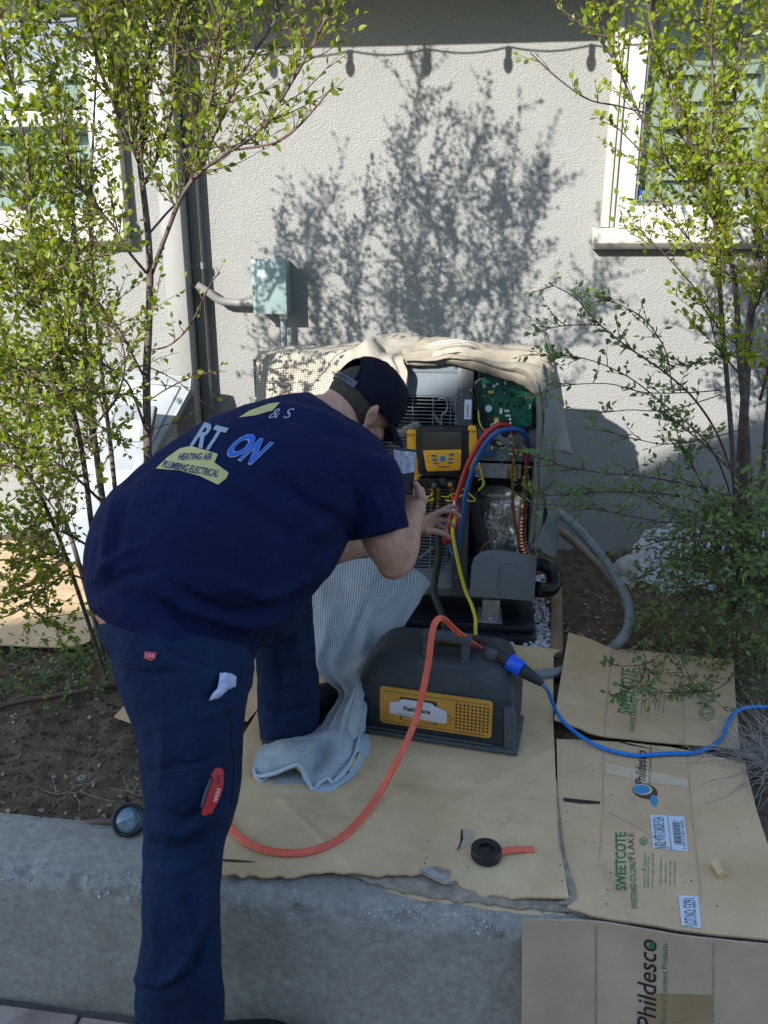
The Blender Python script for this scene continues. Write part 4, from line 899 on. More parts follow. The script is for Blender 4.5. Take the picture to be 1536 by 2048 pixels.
# ---- hanging manifold gauge
mg = thing('digital_manifold', U.hit(885, 950, .04), 'yellow and black digital manifold gauge hanging on the condenser guard', 'gauge')
MO = .035
def mbox(name, mat, x0, x1, y0, y1, d0, d1, par, bevel=.002, rnd_=None):
    u0, z1_ = U.uz(x0, y0, d1); u1, z0_ = U.uz(x1, y1, d1); b = MB()
    if rnd_: b.prism([U.pt(u, -d1, z) for u, z in rrect(u0, u1, z0_, z1_, rnd_, 5)], U.W * (d1 - d0))
    else: b.fbox(U, u0, u1, -d1, -d0, z0_, z1_)
    return b.build(name, mat, par, bevel=bevel)
body = mbox('body', m_blackrub, 836, 935, 853, 954, .012, .055, mg, .006, .02)
def mpoly(name, mat, pts, d0, d1, par, bevel=.001):
    b = MB(); b.prism([U.hit(x, y, d1) for x, y in pts], U.W * (d1 - d0)); return b.build(name, mat, par, bevel=bevel)
mpoly('bezel', m_black, [(841, 862), (848, 857), (922, 857), (929, 862), (928, 945), (920, 950), (850, 950), (843, 945)], .055, .060, body, .002)
mpoly('screen', m_screen, [(846, 868), (850, 865), (919, 864), (923, 868), (923, 898), (846, 900)], .060, .0615, body)
fpn = mpoly('face_plate', m_yellow, [(846, 901), (923, 899), (921, 938), (916, 941), (856, 943), (852, 938)], .060, .063, body, .0015)
for (x, y) in ((867, 911), (869, 919), (872, 926), (903, 909), (902, 917), (901, 925)):
    mbox('button', m_galv, x - 5.5, x + 5.5, y - 2.8, y + 2.8, .063, .0655, fpn, .001); mbox('button_mark', m_black, x - 3, x + 3, y - .6, y + .6, .0655, .0660, fpn, 0)
p = U.hit(885, 917, .063); b = MB(); b.cyl(p, p - U.W * .003, .0095, 18); b.build('power_button', M('button_blue', (.01, .22, .55), .35), fpn, bevel=.001)
for (x, y) in ((855, 913), (857, 924), (916, 909), (915, 921)): mbox('button_mark', m_black, x - 2.5, x + 2.5, y - 1.6, y - 1, .063, .0633, fpn, 0); mbox('button_mark', m_black, x - 2.5, x + 2.5, y + .6, y + 1.2, .063, .0633, fpn, 0)
p = U.hit(876, 937, .0634); q = U.hit(900, 936, .0634); ftext('Fieldpiece', p, q - p, Vector((0, 0, .0095)), m_black, fpn, 'printed_text', bold=.02)
p = U.hit(866, 940.5, .0634); q = U.hit(910, 939.5, .0634); ftext('wireless digital manifold', p, q - p, Vector((0, 0, .003)), m_black, fpn, 'printed_text')
vb = mbox('valve_block', m_black, 836, 912, 956, 976, .010, .045, mg, .004, .008)
for (x, y, mat) in ((869, 967, m_galv), (887, 961, m_metal_dark), (901, 966, m_yellow)):
    p = U.hit(x, y, .045); b = MB(); b.cyl(p, p - U.W * .022, .0135, 16); kn = b.build('knob', m_blackrub, mg, bevel=.002)
    b = MB(); b.cyl(p - U.W * .022, p - U.W * .024, .007, 14); b.build('knob_cap', mat, kn); b = MB(); b.cyl(p - U.W * .024, p - U.W * .0245, .003, 10); b.build('knob_dot', m_black, kn)
for (x, y0, y1) in ((865, 972, 1008), (877, 972, 1020), (905, 972, 992)):
    b = MB(); b.cyl(U.hit(x, y0, .03), U.hit(x, y1, .03), .0065, 10); ft = b.build('brass_fitting', m_brass, mg, smooth=True, auto=True)
    for y in (y0 + 8, (y0 + y1) / 2, y1 - 6): b = MB(); b.cyl(U.hit(x, y - 2.6, .03), U.hit(x, y + 2.6, .03), .0098, 6); b.build('hex_nut', m_brass, ft, bevel=.0008)
# side probes
def probe(pts, lbl):
    t = thing('pipe_clamp_probe', U.hit(*pts[-1], .03), lbl, 'probe'); b = MB(); b.prism([U.hit(x, y, .05) for x, y in pts], U.W * .022); h = b.build('housing', m_yellow, t, bevel=.004)
    x0, y0 = pts[0]; 
    for dx in (3, 9, 14): mp = U.hit(x0 + dx, y0 + 7, .0505); b = MB(); b.box(mp, (.0016, .0006, .005), (U.X, U.W, Vector((0, 0, 1)))); b.build('vent_slot', m_black, h)
    return t
probe([(813, 863), (816, 860), (831, 860), (832, 865), (832, 895), (836, 925), (838, 960), (826, 962), (820, 940), (814, 900)], 'yellow clamp probe on the left side of the gauge')['group'] = 'clamp probes beside the gauge'
probe([(935, 856), (938, 852), (951, 852), (953, 857), (955, 885), (957, 938), (950, 942), (938, 941), (937, 900)], 'yellow clamp probe on the right side of the gauge')['group'] = 'clamp probes beside the gauge'
hk = MB(); hk.tube([U.hit(x, y, .02) for x, y in ((876, 800), (880, 797), (887, 797), (893, 803), (895, 813), (891, 824), (884, 830), (883, 840), (883, 856))], .0022, 8, smooth=5); hk = hk.build('hanging_hook', m_galv, None, smooth=True); tag(hk, 'silver wire hook holding the gauge on the guard', 'hook')
# hoses
def hose(name, pts, r_, mat, lbl, cat='hose', seg=10):
    b = MB(); b.tube([(U.hit(x, y, o) if not isinstance(x, Vector) else x) for x, y, o in pts], r_, seg, smooth=8); o = b.build(name, mat, None, smooth=True); return tag(o, lbl, cat)
hose('red_hose', [(1028, 866, .03), (1022, 856, .05), (1008, 849, .07), (992, 852, .09), (972, 868, .10), (955, 892, .10), (940, 920, .11), (925, 958, .11), (912, 1000, .12), (903, 1030, .12), (894, 1060, .12), (890, 1080, .11), (896, 1084, .10), (905, 1072, .09), (913, 1052, .09), (916, 1035, .08), (912, 1010, .06), (905, 992, .045)], .0085, m_redhose, 'red charging hose arching from the service valves to the gauge')
hose('blue_hose', [(1056, 890, .02), (1053, 874, .05), (1042, 862, .07), (1024, 858, .09), (1000, 862, .11), (978, 878, .12), (960, 905, .125), (945, 940, .13), (932, 985, .13), (925, 1030, .13), (920, 1070, .12), (915, 1100, .11), (908, 1108, .10), (902, 1096, .09), (895, 1070, .07), (880, 1040, .05), (877, 1018, .035)], .0085, m_bluehose, 'blue charging hose arching from the service valves to the gauge')
MC = Vector((.148, 1.86, .36)); 
yh = hose('yellow_hose', [(907, 1015, .10), (908, 1040, .12), (905, 1060, .13), (908, 1085, .13), (914, 1115, .13), (922, 1150, .13), (932, 1185, .14), (944, 1212, .16), (951, 1238, .20), (951, 1260, .26), (952, 1285, .38)], .0062, m_yhose, 'yellow hose with black marks running down to the recovery machine')
b = MB(); yp = cr([U.hit(x, y, o + .0) for x, y, o in ((905, 1060, .13), (908, 1085, .13), (914, 1115, .13), (922, 1150, .13), (932, 1185, .14), (944, 1212, .16), (951, 1238, .20))], 8)
for i in range(2, len(yp) - 2, 2): dn = (yp[i] - CAMP).normalized(); b.tube([yp[i] - dn * .0055, (yp[i] * .45 + yp[i + 1] * .55) - dn * .0055], .0014, 4)
b.build('printed_marks', m_black, yh, kind='stuff')
b = MB(); p = U.hit(908, 1018, .14); b.cyl(p + Vector((0, 0, .03)), p + Vector((0, 0, .008)), .002, 8, .006); b.cyl(p + Vector((0, 0, .008)), p - Vector((0, 0, .012)), .0075, 10); b.build('white_nozzle', m_whitepl, yh, smooth=True, auto=True)
hose('black_hose', [(878, 1020, .03), (878, 1080, .03), (876, 1120, .04), (870, 1160, .05), (868, 1185, .07), (876, 1210, .10), (888, 1240, .14), (892, 1275, .30)], .0125, m_blackrub, 'thick black hose hanging from the gauge in front of the guard')
for i, (pts, l) in enumerate((([(843, 990), (850, 993), (860, 992), (866, 985)], 0), ([(838, 998), (848, 1002), (860, 1001), (868, 997)], 0), ([(884, 992), (895, 994), (905, 988), (918, 985), (925, 978), (935, 984), (950, 1000), (938, 1002), (925, 990), (912, 1000), (895, 1003)], 0), ([(958, 925), (962, 945), (966, 962), (962, 976), (956, 982)], 0), ([(838, 930), (838, 945), (845, 948), (838, 952), (830, 950)], 0), ([(890, 1000), (910, 1004), (917, 1015), (914, 1030), (908, 1025)], 0), ([(957, 960), (966, 958), (968, 970), (958, 978)], 0))):
    b = MB(); b.tube([U.hit(x, y, .045) for x, y in pts], .0024, 6, smooth=6); b.build('probe_cable', m_yhose, mg, smooth=True)

# ---- drop cloths over the unit
top = thing('drop_cloth', U.pt(0, .1, uz1 + .02), 'tan drop cloth bunched over the top and hanging off both ends of the condenser', 'cloth')
def rY(l): return [Y(a, b_, c) for a, b_, c in l]
patch([rY([(528, 697, 3.02), (600, 693, 3.0), (660, 691, 2.98), (720, 687, 2.95), (765, 676, 2.92), (810, 671, 2.9), (850, 678, 2.88), (885, 690, 2.88)]),
       rY([(520, 699, 2.90), (600, 695, 2.88), (655, 694, 2.87), (712, 694, 2.85), (745, 674, 2.82), (790, 668, 2.80), (845, 676, 2.79), (880, 690, 2.8)]),
       rY([(514, 709, 2.70), (590, 706, 2.69), (650, 704, 2.68), (705, 698, 2.68), (745, 676, 2.67), (775, 700, 2.66), (812, 706, 2.66), (850, 708, 2.66)]),
       rY([(512, 718, 2.66), (580, 716, 2.64), (645, 714, 2.625), (700, 708, 2.60), (740, 692, 2.59), (768, 708, 2.585), (795, 716, 2.58), (812, 722, 2.575)]),
       rY([(511, 800, 2.64), (575, 800, 2.62), (640, 790, 2.605), (700, 775, 2.585), (745, 745, 2.56), (775, 742, 2.555), (800, 742, 2.555), (816, 745, 2.56)]),
       rY([(510, 860, 2.64), (575, 860, 2.62), (640, 850, 2.605), (700, 830, 2.585), (745, 790, 2.56), (775, 785, 2.555), (800, 778, 2.555), (814, 786, 2.56)]),
       rY([(512, 930, 2.64), (575, 930, 2.62), (640, 920, 2.605), (690, 890, 2.585), (735, 830, 2.56), (770, 815, 2.555), (795, 800, 2.555), (808, 800, 2.56)])],
      'mesh_panel', m_meshtan, top, n=12, thick=.002, wrinkle=.008, wscale=9, pleat=(-.016, 5, 'u'))
patch([rY([(798, 690, 2.80), (840, 678, 2.80), (880, 676, 2.80), (930, 680, 2.80), (985, 690, 2.80), (1050, 697, 2.78), (1092, 703, 2.75), (1100, 712, 2.72)]),
       rY([(800, 700, 2.66), (850, 690, 2.66), (890, 684, 2.66), (940, 690, 2.66), (995, 700, 2.64), (1050, 704, 2.62), (1090, 712, 2.60), (1104, 724, 2.60)]),
       rY([(806, 712, 2.58), (855, 706, 2.57), (900, 700, 2.56), (945, 706, 2.55), (1000, 716, 2.53), (1045, 720, 2.52), (1080, 730, 2.52), (1105, 748, 2.55)]),
       rY([(812, 722, 2.56), (860, 721, 2.55), (905, 720, 2.54), (945, 724, 2.52), (1000, 740, 2.50), (1042, 752, 2.49), (1068, 768, 2.50), (1090, 790, 2.53)]),
       rY([(812, 725, 2.58), (860, 724, 2.58), (905, 724, 2.58), (945, 733, 2.56), (1000, 752, 2.54), (1040, 764, 2.53), (1062, 775, 2.53), (1080, 800, 2.54)])],
      'tan_border', m_tancloth, top, n=16, thick=.002, wrinkle=.006, wscale=11, pleat=(-.026, 5, 'v'))
patch([rY([(850, 700, 2.64), (862, 686, 2.62), (880, 680, 2.60), (915, 676, 2.60), (945, 684, 2.62), (960, 694, 2.62)]), rY([(845, 712, 2.60), (862, 700, 2.57), (885, 696, 2.55), (918, 690, 2.55), (948, 694, 2.57), (966, 704, 2.60)]), rY([(850, 722, 2.58), (868, 716, 2.56), (890, 712, 2.55), (920, 706, 2.55), (950, 706, 2.57), (970, 712, 2.60)])], 'bunched_fold', m_meshtan, top, n=14, thick=.002, wrinkle=.006, wscale=14, pleat=(-.014, 3, 'v'))
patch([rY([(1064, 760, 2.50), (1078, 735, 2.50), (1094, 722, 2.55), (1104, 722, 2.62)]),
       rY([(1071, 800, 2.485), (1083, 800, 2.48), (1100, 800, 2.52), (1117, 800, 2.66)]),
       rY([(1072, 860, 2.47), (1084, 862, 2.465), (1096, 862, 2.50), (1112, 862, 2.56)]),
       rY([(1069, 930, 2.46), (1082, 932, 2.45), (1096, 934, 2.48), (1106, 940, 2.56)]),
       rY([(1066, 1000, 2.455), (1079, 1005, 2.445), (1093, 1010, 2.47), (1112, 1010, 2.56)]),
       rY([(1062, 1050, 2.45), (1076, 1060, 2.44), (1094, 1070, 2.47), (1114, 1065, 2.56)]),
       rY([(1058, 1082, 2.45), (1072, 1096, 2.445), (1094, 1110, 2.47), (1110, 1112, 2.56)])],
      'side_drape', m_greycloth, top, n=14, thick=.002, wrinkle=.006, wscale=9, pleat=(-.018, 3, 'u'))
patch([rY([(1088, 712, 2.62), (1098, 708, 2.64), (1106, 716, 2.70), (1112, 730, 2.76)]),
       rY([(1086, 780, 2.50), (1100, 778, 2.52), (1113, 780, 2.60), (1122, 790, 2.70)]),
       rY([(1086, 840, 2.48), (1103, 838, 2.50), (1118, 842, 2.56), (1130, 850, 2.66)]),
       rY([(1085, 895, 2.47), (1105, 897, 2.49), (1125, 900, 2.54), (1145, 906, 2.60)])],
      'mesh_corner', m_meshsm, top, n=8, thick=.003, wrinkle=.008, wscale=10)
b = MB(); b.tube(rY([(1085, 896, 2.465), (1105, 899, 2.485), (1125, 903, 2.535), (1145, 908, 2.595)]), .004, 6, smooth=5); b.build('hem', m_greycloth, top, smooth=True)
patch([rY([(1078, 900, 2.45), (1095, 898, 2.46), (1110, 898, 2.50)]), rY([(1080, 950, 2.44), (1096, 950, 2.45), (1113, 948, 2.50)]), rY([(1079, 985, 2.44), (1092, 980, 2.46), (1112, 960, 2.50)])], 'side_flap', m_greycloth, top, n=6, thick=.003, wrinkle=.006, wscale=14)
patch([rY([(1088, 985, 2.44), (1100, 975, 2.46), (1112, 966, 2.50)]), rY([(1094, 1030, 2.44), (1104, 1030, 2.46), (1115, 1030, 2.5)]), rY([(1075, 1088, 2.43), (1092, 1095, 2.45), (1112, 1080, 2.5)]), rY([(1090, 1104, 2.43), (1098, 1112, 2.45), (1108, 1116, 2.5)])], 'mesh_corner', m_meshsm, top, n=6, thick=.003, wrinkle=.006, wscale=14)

# ---- grey mesh cloth spread from the knee-high heap to the ground
gc = thing('mesh_cloth', G(650, 1540, .36), 'grey mesh cloth with pale border trailing over the cardboard beside the recovery machine', 'cloth')
g1_ = patch([rY([(610, 1150, 2.25), (660, 1128, 2.28), (730, 1118, 2.30), (800, 1122, 2.32), (862, 1166, 2.34)]),
       rY([(600, 1200, 2.18), (660, 1180, 2.20), (725, 1170, 2.22), (795, 1178, 2.24), (846, 1196, 2.27)]),
       rY([(600, 1260, 2.10), (655, 1245, 2.10), (715, 1240, 2.12), (775, 1235, 2.14), (825, 1226, 2.2)]),
       rY([(625, 1320, 2.02), (655, 1318, 2.02), (700, 1310, 2.04), (748, 1300, 2.06), (790, 1278, 2.1)]),
       rY([(645, 1355, 1.98), (668, 1362, 1.96), (690, 1352, 1.95), (728, 1332, 1.97), (762, 1308, 2.0)]),
       rY([(676, 1392, 1.93), (688, 1392, 1.91), (700, 1388, 1.89), (716, 1370, 1.90), (746, 1345, 1.95)]),
       rY([(652, 1445, 1.88), (668, 1442, 1.86), (688, 1432, 1.84), (706, 1415, 1.85), (730, 1405, 1.9)]),
       rY([(632, 1502, 1.79), (655, 1500, 1.78), (680, 1494, 1.775), (704, 1480, 1.79), (726, 1464, 1.83)])],
      'mesh_sheet', m_meshgrey, gc, n=11, thick=.003, wrinkle=.012, wscale=9, pleat=(-.022, 4, 'u'))
g2_ = patch([rowz([(560, 1478, .365), (610, 1462, .39), (648, 1452, .40), (685, 1440, .41), (710, 1425, .41), (728, 1410, .38)]),
       rowz([(530, 1492, .37), (580, 1476, .40), (630, 1468, .41), (668, 1460, .42), (700, 1448, .42), (722, 1440, .39)]),
       rowz([(512, 1510, .385), (560, 1495, .41), (612, 1490, .43), (650, 1488, .40), (690, 1478, .42), (714, 1478, .38)]),
       rowz([(508, 1535, .385), (555, 1522, .41), (600, 1518, .425), (636, 1525, .385), (680, 1516, .40), (708, 1515, .375)]),
       rowz([(510, 1548, .375), (552, 1538, .395), (592, 1530, .415), (622, 1552, .38), (662, 1545, .385), (690, 1540, .37)]),
       rowz([(514, 1556, .362), (545, 1548, .375), (590, 1538, .39), (620, 1572, .365), (652, 1562, .370), (676, 1558, .362)])],
      'mesh_sheet', m_meshgrey, gc, n=9, thick=.003, wrinkle=.008, wscale=16)
g3_ = patch([rowz([(540, 1540, .362), (570, 1530, .365), (610, 1530, .366)]), rowz([(545, 1558, .362), (580, 1552, .364), (622, 1560, .364)]), rowz([(548, 1570, .361), (580, 1569, .361), (620, 1570, .361)])], 'mesh_sheet', m_meshgrey, gc, n=6, thick=.002)
bd = patch([rowz([(640, 1562, .366), (668, 1548, .378), (690, 1530, .38), (706, 1505, .38), (716, 1470, .378), (738, 1470, .365)]), rowz([(632, 1572, .364), (664, 1562, .366), (690, 1550, .366), (712, 1528, .366), (722, 1500, .366), (739, 1490, .363)]), rowz([(628, 1582, .361), (655, 1584, .361), (690, 1566, .361), (715, 1545, .361), (726, 1518, .361), (738, 1508, .361)])], 'pale_border', m_border, gc, n=7, thick=.002, wrinkle=.003, wscale=18)
for (pts, r_) in (([(508, 1536, .39), (514, 1552, .38), (545, 1548, .395), (575, 1536, .41), (596, 1530, .42), (608, 1545, .40), (620, 1570, .37), (628, 1578, .365), (640, 1566, .372), (656, 1556, .384), (664, 1564, .376), (676, 1556, .378), (692, 1540, .385), (708, 1510, .392), (718, 1470, .40), (722, 1430, .41)], .0052), ([(510, 1552, .366), (525, 1562, .364), (545, 1545, .37), (575, 1540, .375)], .004)):
    b = MB(); b.tube(rowz(pts), r_, 7, smooth=6); b.build('border_binding', m_border, gc, smooth=True)
for k in range(3):
    x, y = 691 + k * 7.5, 1548 - k * 13; dpoly('hazard_stripe', [(x, y), (x + 9, y - 17), (x + 14, y - 19), (x + 6, y - 1)], bd, m_black, gc, off=.0012); dpoly('hazard_stripe', [(x + 5, y - 4), (x + 12, y - 18), (x + 15, y - 19), (x + 8, y - 4)], bd, m_cyel, gc, off=.0016)

# ================================================================== RECOVERY MACHINE
a_ = Vector((-.078, 1.898, 0)); c_ = Vector((.350, 1.782, 0)); dd = c_ - a_
MF = Frame(a_.x, a_.y, math.degrees(math.atan2(dd.y, dd.x))); ML = dd.length; MZ = .366; MD = .20; MH = .243
rm = thing('recovery_machine', MF.pt(ML / 2, MD / 2, MZ), 'dark recovery machine with an orange yellow front panel, standing on the cardboard', 'machine')
sec = [(-.006, 0, .03, 1), (-.004, 0, .12, 1), (.004, .004, .165, .98), (.020, .014, .195, .95), (.05, .028, .225, .90), (.075, .045, .243, .84)]
# body: loft of rounded rectangles from the feet upward
b = MB(); lev = [(.0, .004, .004, .004), (.0, .0, .0, .012), (-.003, -.002, .0, .05), (-.003, -.002, .0, .13), (.002, .004, .0, .165), (.012, .014, .004, .192), (.026, .024, .008, .215), (.046, .034, .018, .232), (.060, .042, .030, .240)]
ring_n = 36; o_ = 0
for (il, ir, f_, z) in lev:
    hx = (ML - il - ir) / 2; cx = il + hx; fy = f_ if z < .14 else f_ + (z - .14) * .42; hy = (MD - fy) / 2; cy = fy + hy
    for k in range(ring_n):
        t = 2 * math.pi * k / ring_n; cu, su = math.cos(t), math.sin(t); e = .28
        b.v.append(MF.pt(cx + hx * math.copysign(abs(cu) ** e, cu), cy + hy * math.copysign(abs(su) ** e, su), MZ + z))
for i in range(len(lev) - 1):
    for k in range(ring_n): b.f.append((i * ring_n + k, i * ring_n + (k + 1) % ring_n, (i + 1) * ring_n + (k + 1) % ring_n, (i + 1) * ring_n + k))
b.f.append(tuple(range(ring_n))[::-1]); b.f.append(tuple((len(lev) - 1) * ring_n + k for k in range(ring_n)))
mbody = b.build('body', m_machine, rm, smooth=True, auto=True)
def mfront(pts, d0, d1): b = MB(); b.prism([MF.hit(x, y, d1) for x, y in pts], MF.W * (d1 - d0)); return b
b = MB(); b.fbox(MF, -.008, ML + .010, -.010, MD * .9, MZ + .001, MZ + .016); b.build('base_skid', m_machine2, rm, bevel=.005)
b = MB(); b.prism([MF.hit(x, y, .004) for x, y in ((1007, 1418), (1026, 1418), (1031, 1440), (1030, 1508), (1024, 1522), (1008, 1523))], MF.W * .03); b.build('corner_bumper', m_machine2, rm, bevel=.005)
b = MB(); b.fbox(MF, .0, ML - .06, -.0125, -.008, MZ + .022, MZ + .027); b.build('moulding_line', m_machine2, rm, bevel=.001)
# yellow panel with recess
pan = MF
pp0 = MF.uz(761, 1471, .005); pp1 = MF.uz(985, 1396, .005)
pu0, pz0 = MF.uz(760, 1466, .005); pu1, pz1 = MF.uz(987, 1395, .005); pz0 = MZ + .042; pz1 = MZ + .155
yp_ = rrect(pu0, pu1, pz0, pz1, .012, 5); ru0_, ru1_ = MF.uz(780, 1420, .005)[0], MF.uz(897, 1430, .005)[0]; rz0_, rz1_ = pz0 + .032, pz0 + .076
b = MB(); b.prism([MF.pt(u, -.009, z) for u, z in yp_], MF.W * .008); yb = b.build('front_panel', m_yellowd, rm, bevel=.0025)
def fb(name, mat, u0, u1, w0, w1, z0, z1, par, bevel=.0): b = MB(); b.fbox(MF, u0, u1, w0, w1, z0, z1); return b.build(name, mat, par, bevel=bevel)
for (a, c, z0, z1) in ((pu0 + .012, pu1 - .012, pz0 + .008, pz0 + .0095), (pu0 + .012, pu1 - .012, pz1 - .012, pz1 - .0105)): fb('panel_groove', m_machine, a, c, -.0094, -.0088, z0, z1, yb)
um = (ru0_ + ru1_) / 2
fb('handle_recess', m_machine, ru0_ + .030, ru1_ - .032, -.0096, -.0088, rz0_ - .014, rz1_ + .014, yb)
fb('recess_frame', m_yellowd, ru0_ + .034, ru1_ - .036, -.0102, -.0094, rz0_ - .012, rz0_ - .002, yb)
wp = MB(); wp.prism([MF.pt(u, -.018, z) for u, z in ((ru0_, rz0_ + .006), (ru0_ + .002, rz1_ - .004), (ru0_ + .028, rz1_ + .001), (ru0_ + .034, rz1_ + .010), (ru1_ - .045, rz1_ + .009), (ru1_ - .036, rz1_), (ru1_ - .004, rz1_ - .008), (ru1_, rz0_ + .002), (ru1_ - .012, rz0_ - .003))], MF.W * .010)
wp = wp.build('clear_filter_housing', M('milky_plastic', (.52, .54, .60), .3), rm, bevel=.004)
ftext('Fieldpiece', MF.pt(MF.uz(807, 1430, .018)[0], -.0184, rz0_ + .018), MF.X * .074, Vector((0, 0, .019)), m_black, wp, bold=.03)
ftext('professional refrigerant recovery', MF.pt(ru0_ + .020, -.0184, rz0_ + .009), MF.X * .078, Vector((0, 0, .004)), m_black, wp)
fb('filter_tab', m_yellowd, ru1_ - .008, ru1_ + .006, -.016, -.009, rz0_ + .004, rz0_ + .020, wp, .001)
gx0, gx1 = MF.uz(912, 1450, .01)[0], MF.uz(975, 1450, .01)[0]
for i in range(9):
    for j in range(8):
        p = MF.pt(gx0 + (gx1 - gx0) * i / 8, -.0092, pz0 + .020 + (pz1 - pz0 - .042) * j / 7); b = MB(); b.cyl(p, p - MF.W * .0006, .0031, 8); b.build('vent_hole', m_black, yb)
for (px, py) in ((752, 1341), (735, 1369), (1003, 1372), (1019, 1405)):
    T = bvh(mbody); d = ray(px, py).normalized(); loc, n, _, _ = T.ray_cast(CAMP, d)
    if loc: b = MB(); b.cyl(loc + n * .0006, loc - n * .004, .0032, 8); b.build('screw_hole', m_black, rm)
# handle
hu0, hu1 = MF.uz(845, 1330, -.05)[0], MF.uz(937, 1330, -.05)[0]; hz = MZ + .224
h = MB(); h.fbox(MF, hu0, hu0 + .022, .05, .085, hz - .02, hz + .058); h.fbox(MF, hu1 - .022, hu1, .05, .085, hz - .02, hz + .058); h.fbox(MF, hu0 - .004, hu1 + .004, .048, .088, hz + .0585, hz + .076); hd = h.build('handle', m_machine2, rm, bevel=.004)
fb('handle_foot', m_machine2, hu0 - .01, hu1 + .01, .035, .10, hz - .018, hz - .002, rm, .004)
kp = MF.pt(MF.uz(984, 1340, -.07)[0], .085, MZ + .222); b = MB(); b.cyl(kp, kp + Vector((0, 0, .016)), .030, 24); b.build('knob_base', m_machine, rm, bevel=.003)
b = MB(); kn_n = 36
for (rk, z) in ((.024, .0165), (.026, .024), (.025, .038), (.020, .044)):
    for k in range(kn_n): t = 2 * math.pi * k / kn_n; r2 = rk * (1 - .05 * (k % 3 == 0)); b.v.append(kp + Vector((r2 * math.cos(t), r2 * math.sin(t), z)))
for i in range(3):
    for k in range(kn_n): b.f.append((i * kn_n + k, i * kn_n + (k + 1) % kn_n, (i + 1) * kn_n + (k + 1) % kn_n, (i + 1) * kn_n + k))
b.f.append(tuple(3 * kn_n + k for k in range(kn_n))); b.build('control_knob', m_machine2, rm, smooth=True, auto=True)
for px in (884, 918, 948):
    p = MF.pt(MF.uz(px, 1310, -.12)[0], .125, MZ + .225); b = MB(); b.cyl(p, p + Vector((0, 0, .03)), .007, 10); f_ = b.build('brass_port', m_brass, rm, smooth=True, auto=True); b = MB(); b.cyl(p + Vector((0, 0, .016)), p + Vector((0, 0, .028)), .0105, 6); b.build('hex_nut', m_brass, f_, bevel=.001)
p = MF.pt(MF.uz(905, 1310, -.12)[0], .125, MZ + .245); b = MB(); b.box(p, (.045, .012, .012), (MF.X, MF.W, Vector((0, 0, 1)))); b.build('valve_block', m_brass, rm, bevel=.003)
# power lead over the back, plug with blue collar, blue cord
pw = thing('power_cord', G(1300, 1510, .36), 'bright blue extension cord with a blue locking collar joined to the black plug', 'cord')
b = MB(); b.tube([Y(x, y, q) for x, y, q in ((748, 1322, 1.96), (760, 1305, 1.99), (785, 1287, 2.01), (815, 1275, 2.02), (850, 1272, 2.02), (905, 1276, 2.0), (950, 1280, 1.96), (985, 1290, 1.90), (1000, 1300, 1.88))], .0045, 8, smooth=6); b.build('black_lead', m_blackrub, pw, smooth=True)
P1, P2, P3, P4, P5 = Y(975, 1289, 1.90), Y(1010, 1318, 1.86), Y(1018, 1322, 1.855), Y(1045, 1340, 1.83), Y(1085, 1368, 1.80)
b = MB(); b.tube([P1, P1.lerp(P2, .4), P1.lerp(P2, .55), P2, P3], lambda t: .006 + .012 * min(1, t * 1.6), 14, smooth=4); b.build('plug', m_blackrub, pw, smooth=True)
b = MB(); b.cyl(P3, P4, .0235, 20, .0215); b.build('locking_collar', m_bluecol, pw, bevel=.003)
b = MB(); b.tube([P4, P4.lerp(P5, .2), P4.lerp(P5, .5), P4.lerp(P5, .8), P5], lambda t: .0185 - .011 * t ** 1.6, 14, smooth=4); b.build('socket_body', m_blackrub, pw, smooth=True)
b = MB(); cordp = [P5.lerp(P4, .1)] + [G(x, y, z) for x, y, z in ((1095, 1380, .50), (1104, 1403, .45), (1116, 1428, .40), (1135, 1452, .378), (1165, 1475, .37), (1200, 1494, .367), (1240, 1506, .366), (1275, 1511, .366), (1310, 1509, .366), (1345, 1507, .366), (1385, 1506, .367), (1420, 1495, .37), (1446, 1472, .372), (1456, 1446, .375), (1470, 1425, .38), (1495, 1415, .378), (1530, 1414, .37), (1590, 1420, .36), (1660, 1440, .355))]
b.tube(cordp, .0058, 10, smooth=8); b.build('blue_cord', m_bluecord, pw, smooth=True)
# ---- orange lay-flat hose: a flat band
def band(pts, wid, th, up=None):
    P = cr([p for p in pts], 10); b = MB(); n = len(P); prev = None
    for i in range(n):
        T = (P[min(i + 1, n - 1)] - P[max(i - 1, 0)]).normalized(); v = (P[i] - CAMP).normalized()
        side = T.cross(v).normalized(); nz = T.cross(Vector((0, 0, 1)))
        nz = nz.normalized() if nz.length > .2 else side
        if nz.dot(side) < 0: nz = -nz
        s = (side * .6 + nz * .4).normalized()
        if prev and s.dot(prev) < 0: s = -s
        prev = s; m_ = T.cross(s).normalized()
        for a, c in ((1, .3), (.85, 1), (.4, .75), (-.4, .75), (-.85, 1), (-1, .3), (-1, -.3), (-.85, -1), (.85, -1), (1, -.3)): b.v.append(P[i] + s * (a * wid / 2) + m_ * (c * th / 2))
    for i in range(n - 1):
        for k in range(10): b.f.append((i * 10 + k, i * 10 + (k + 1) % 10, (i + 1) * 10 + (k + 1) % 10, (i + 1) * 10 + k))
    b.f.append(tuple(range(10))[::-1]); b.f.append(tuple((n - 1) * 10 + k for k in range(10))); return b
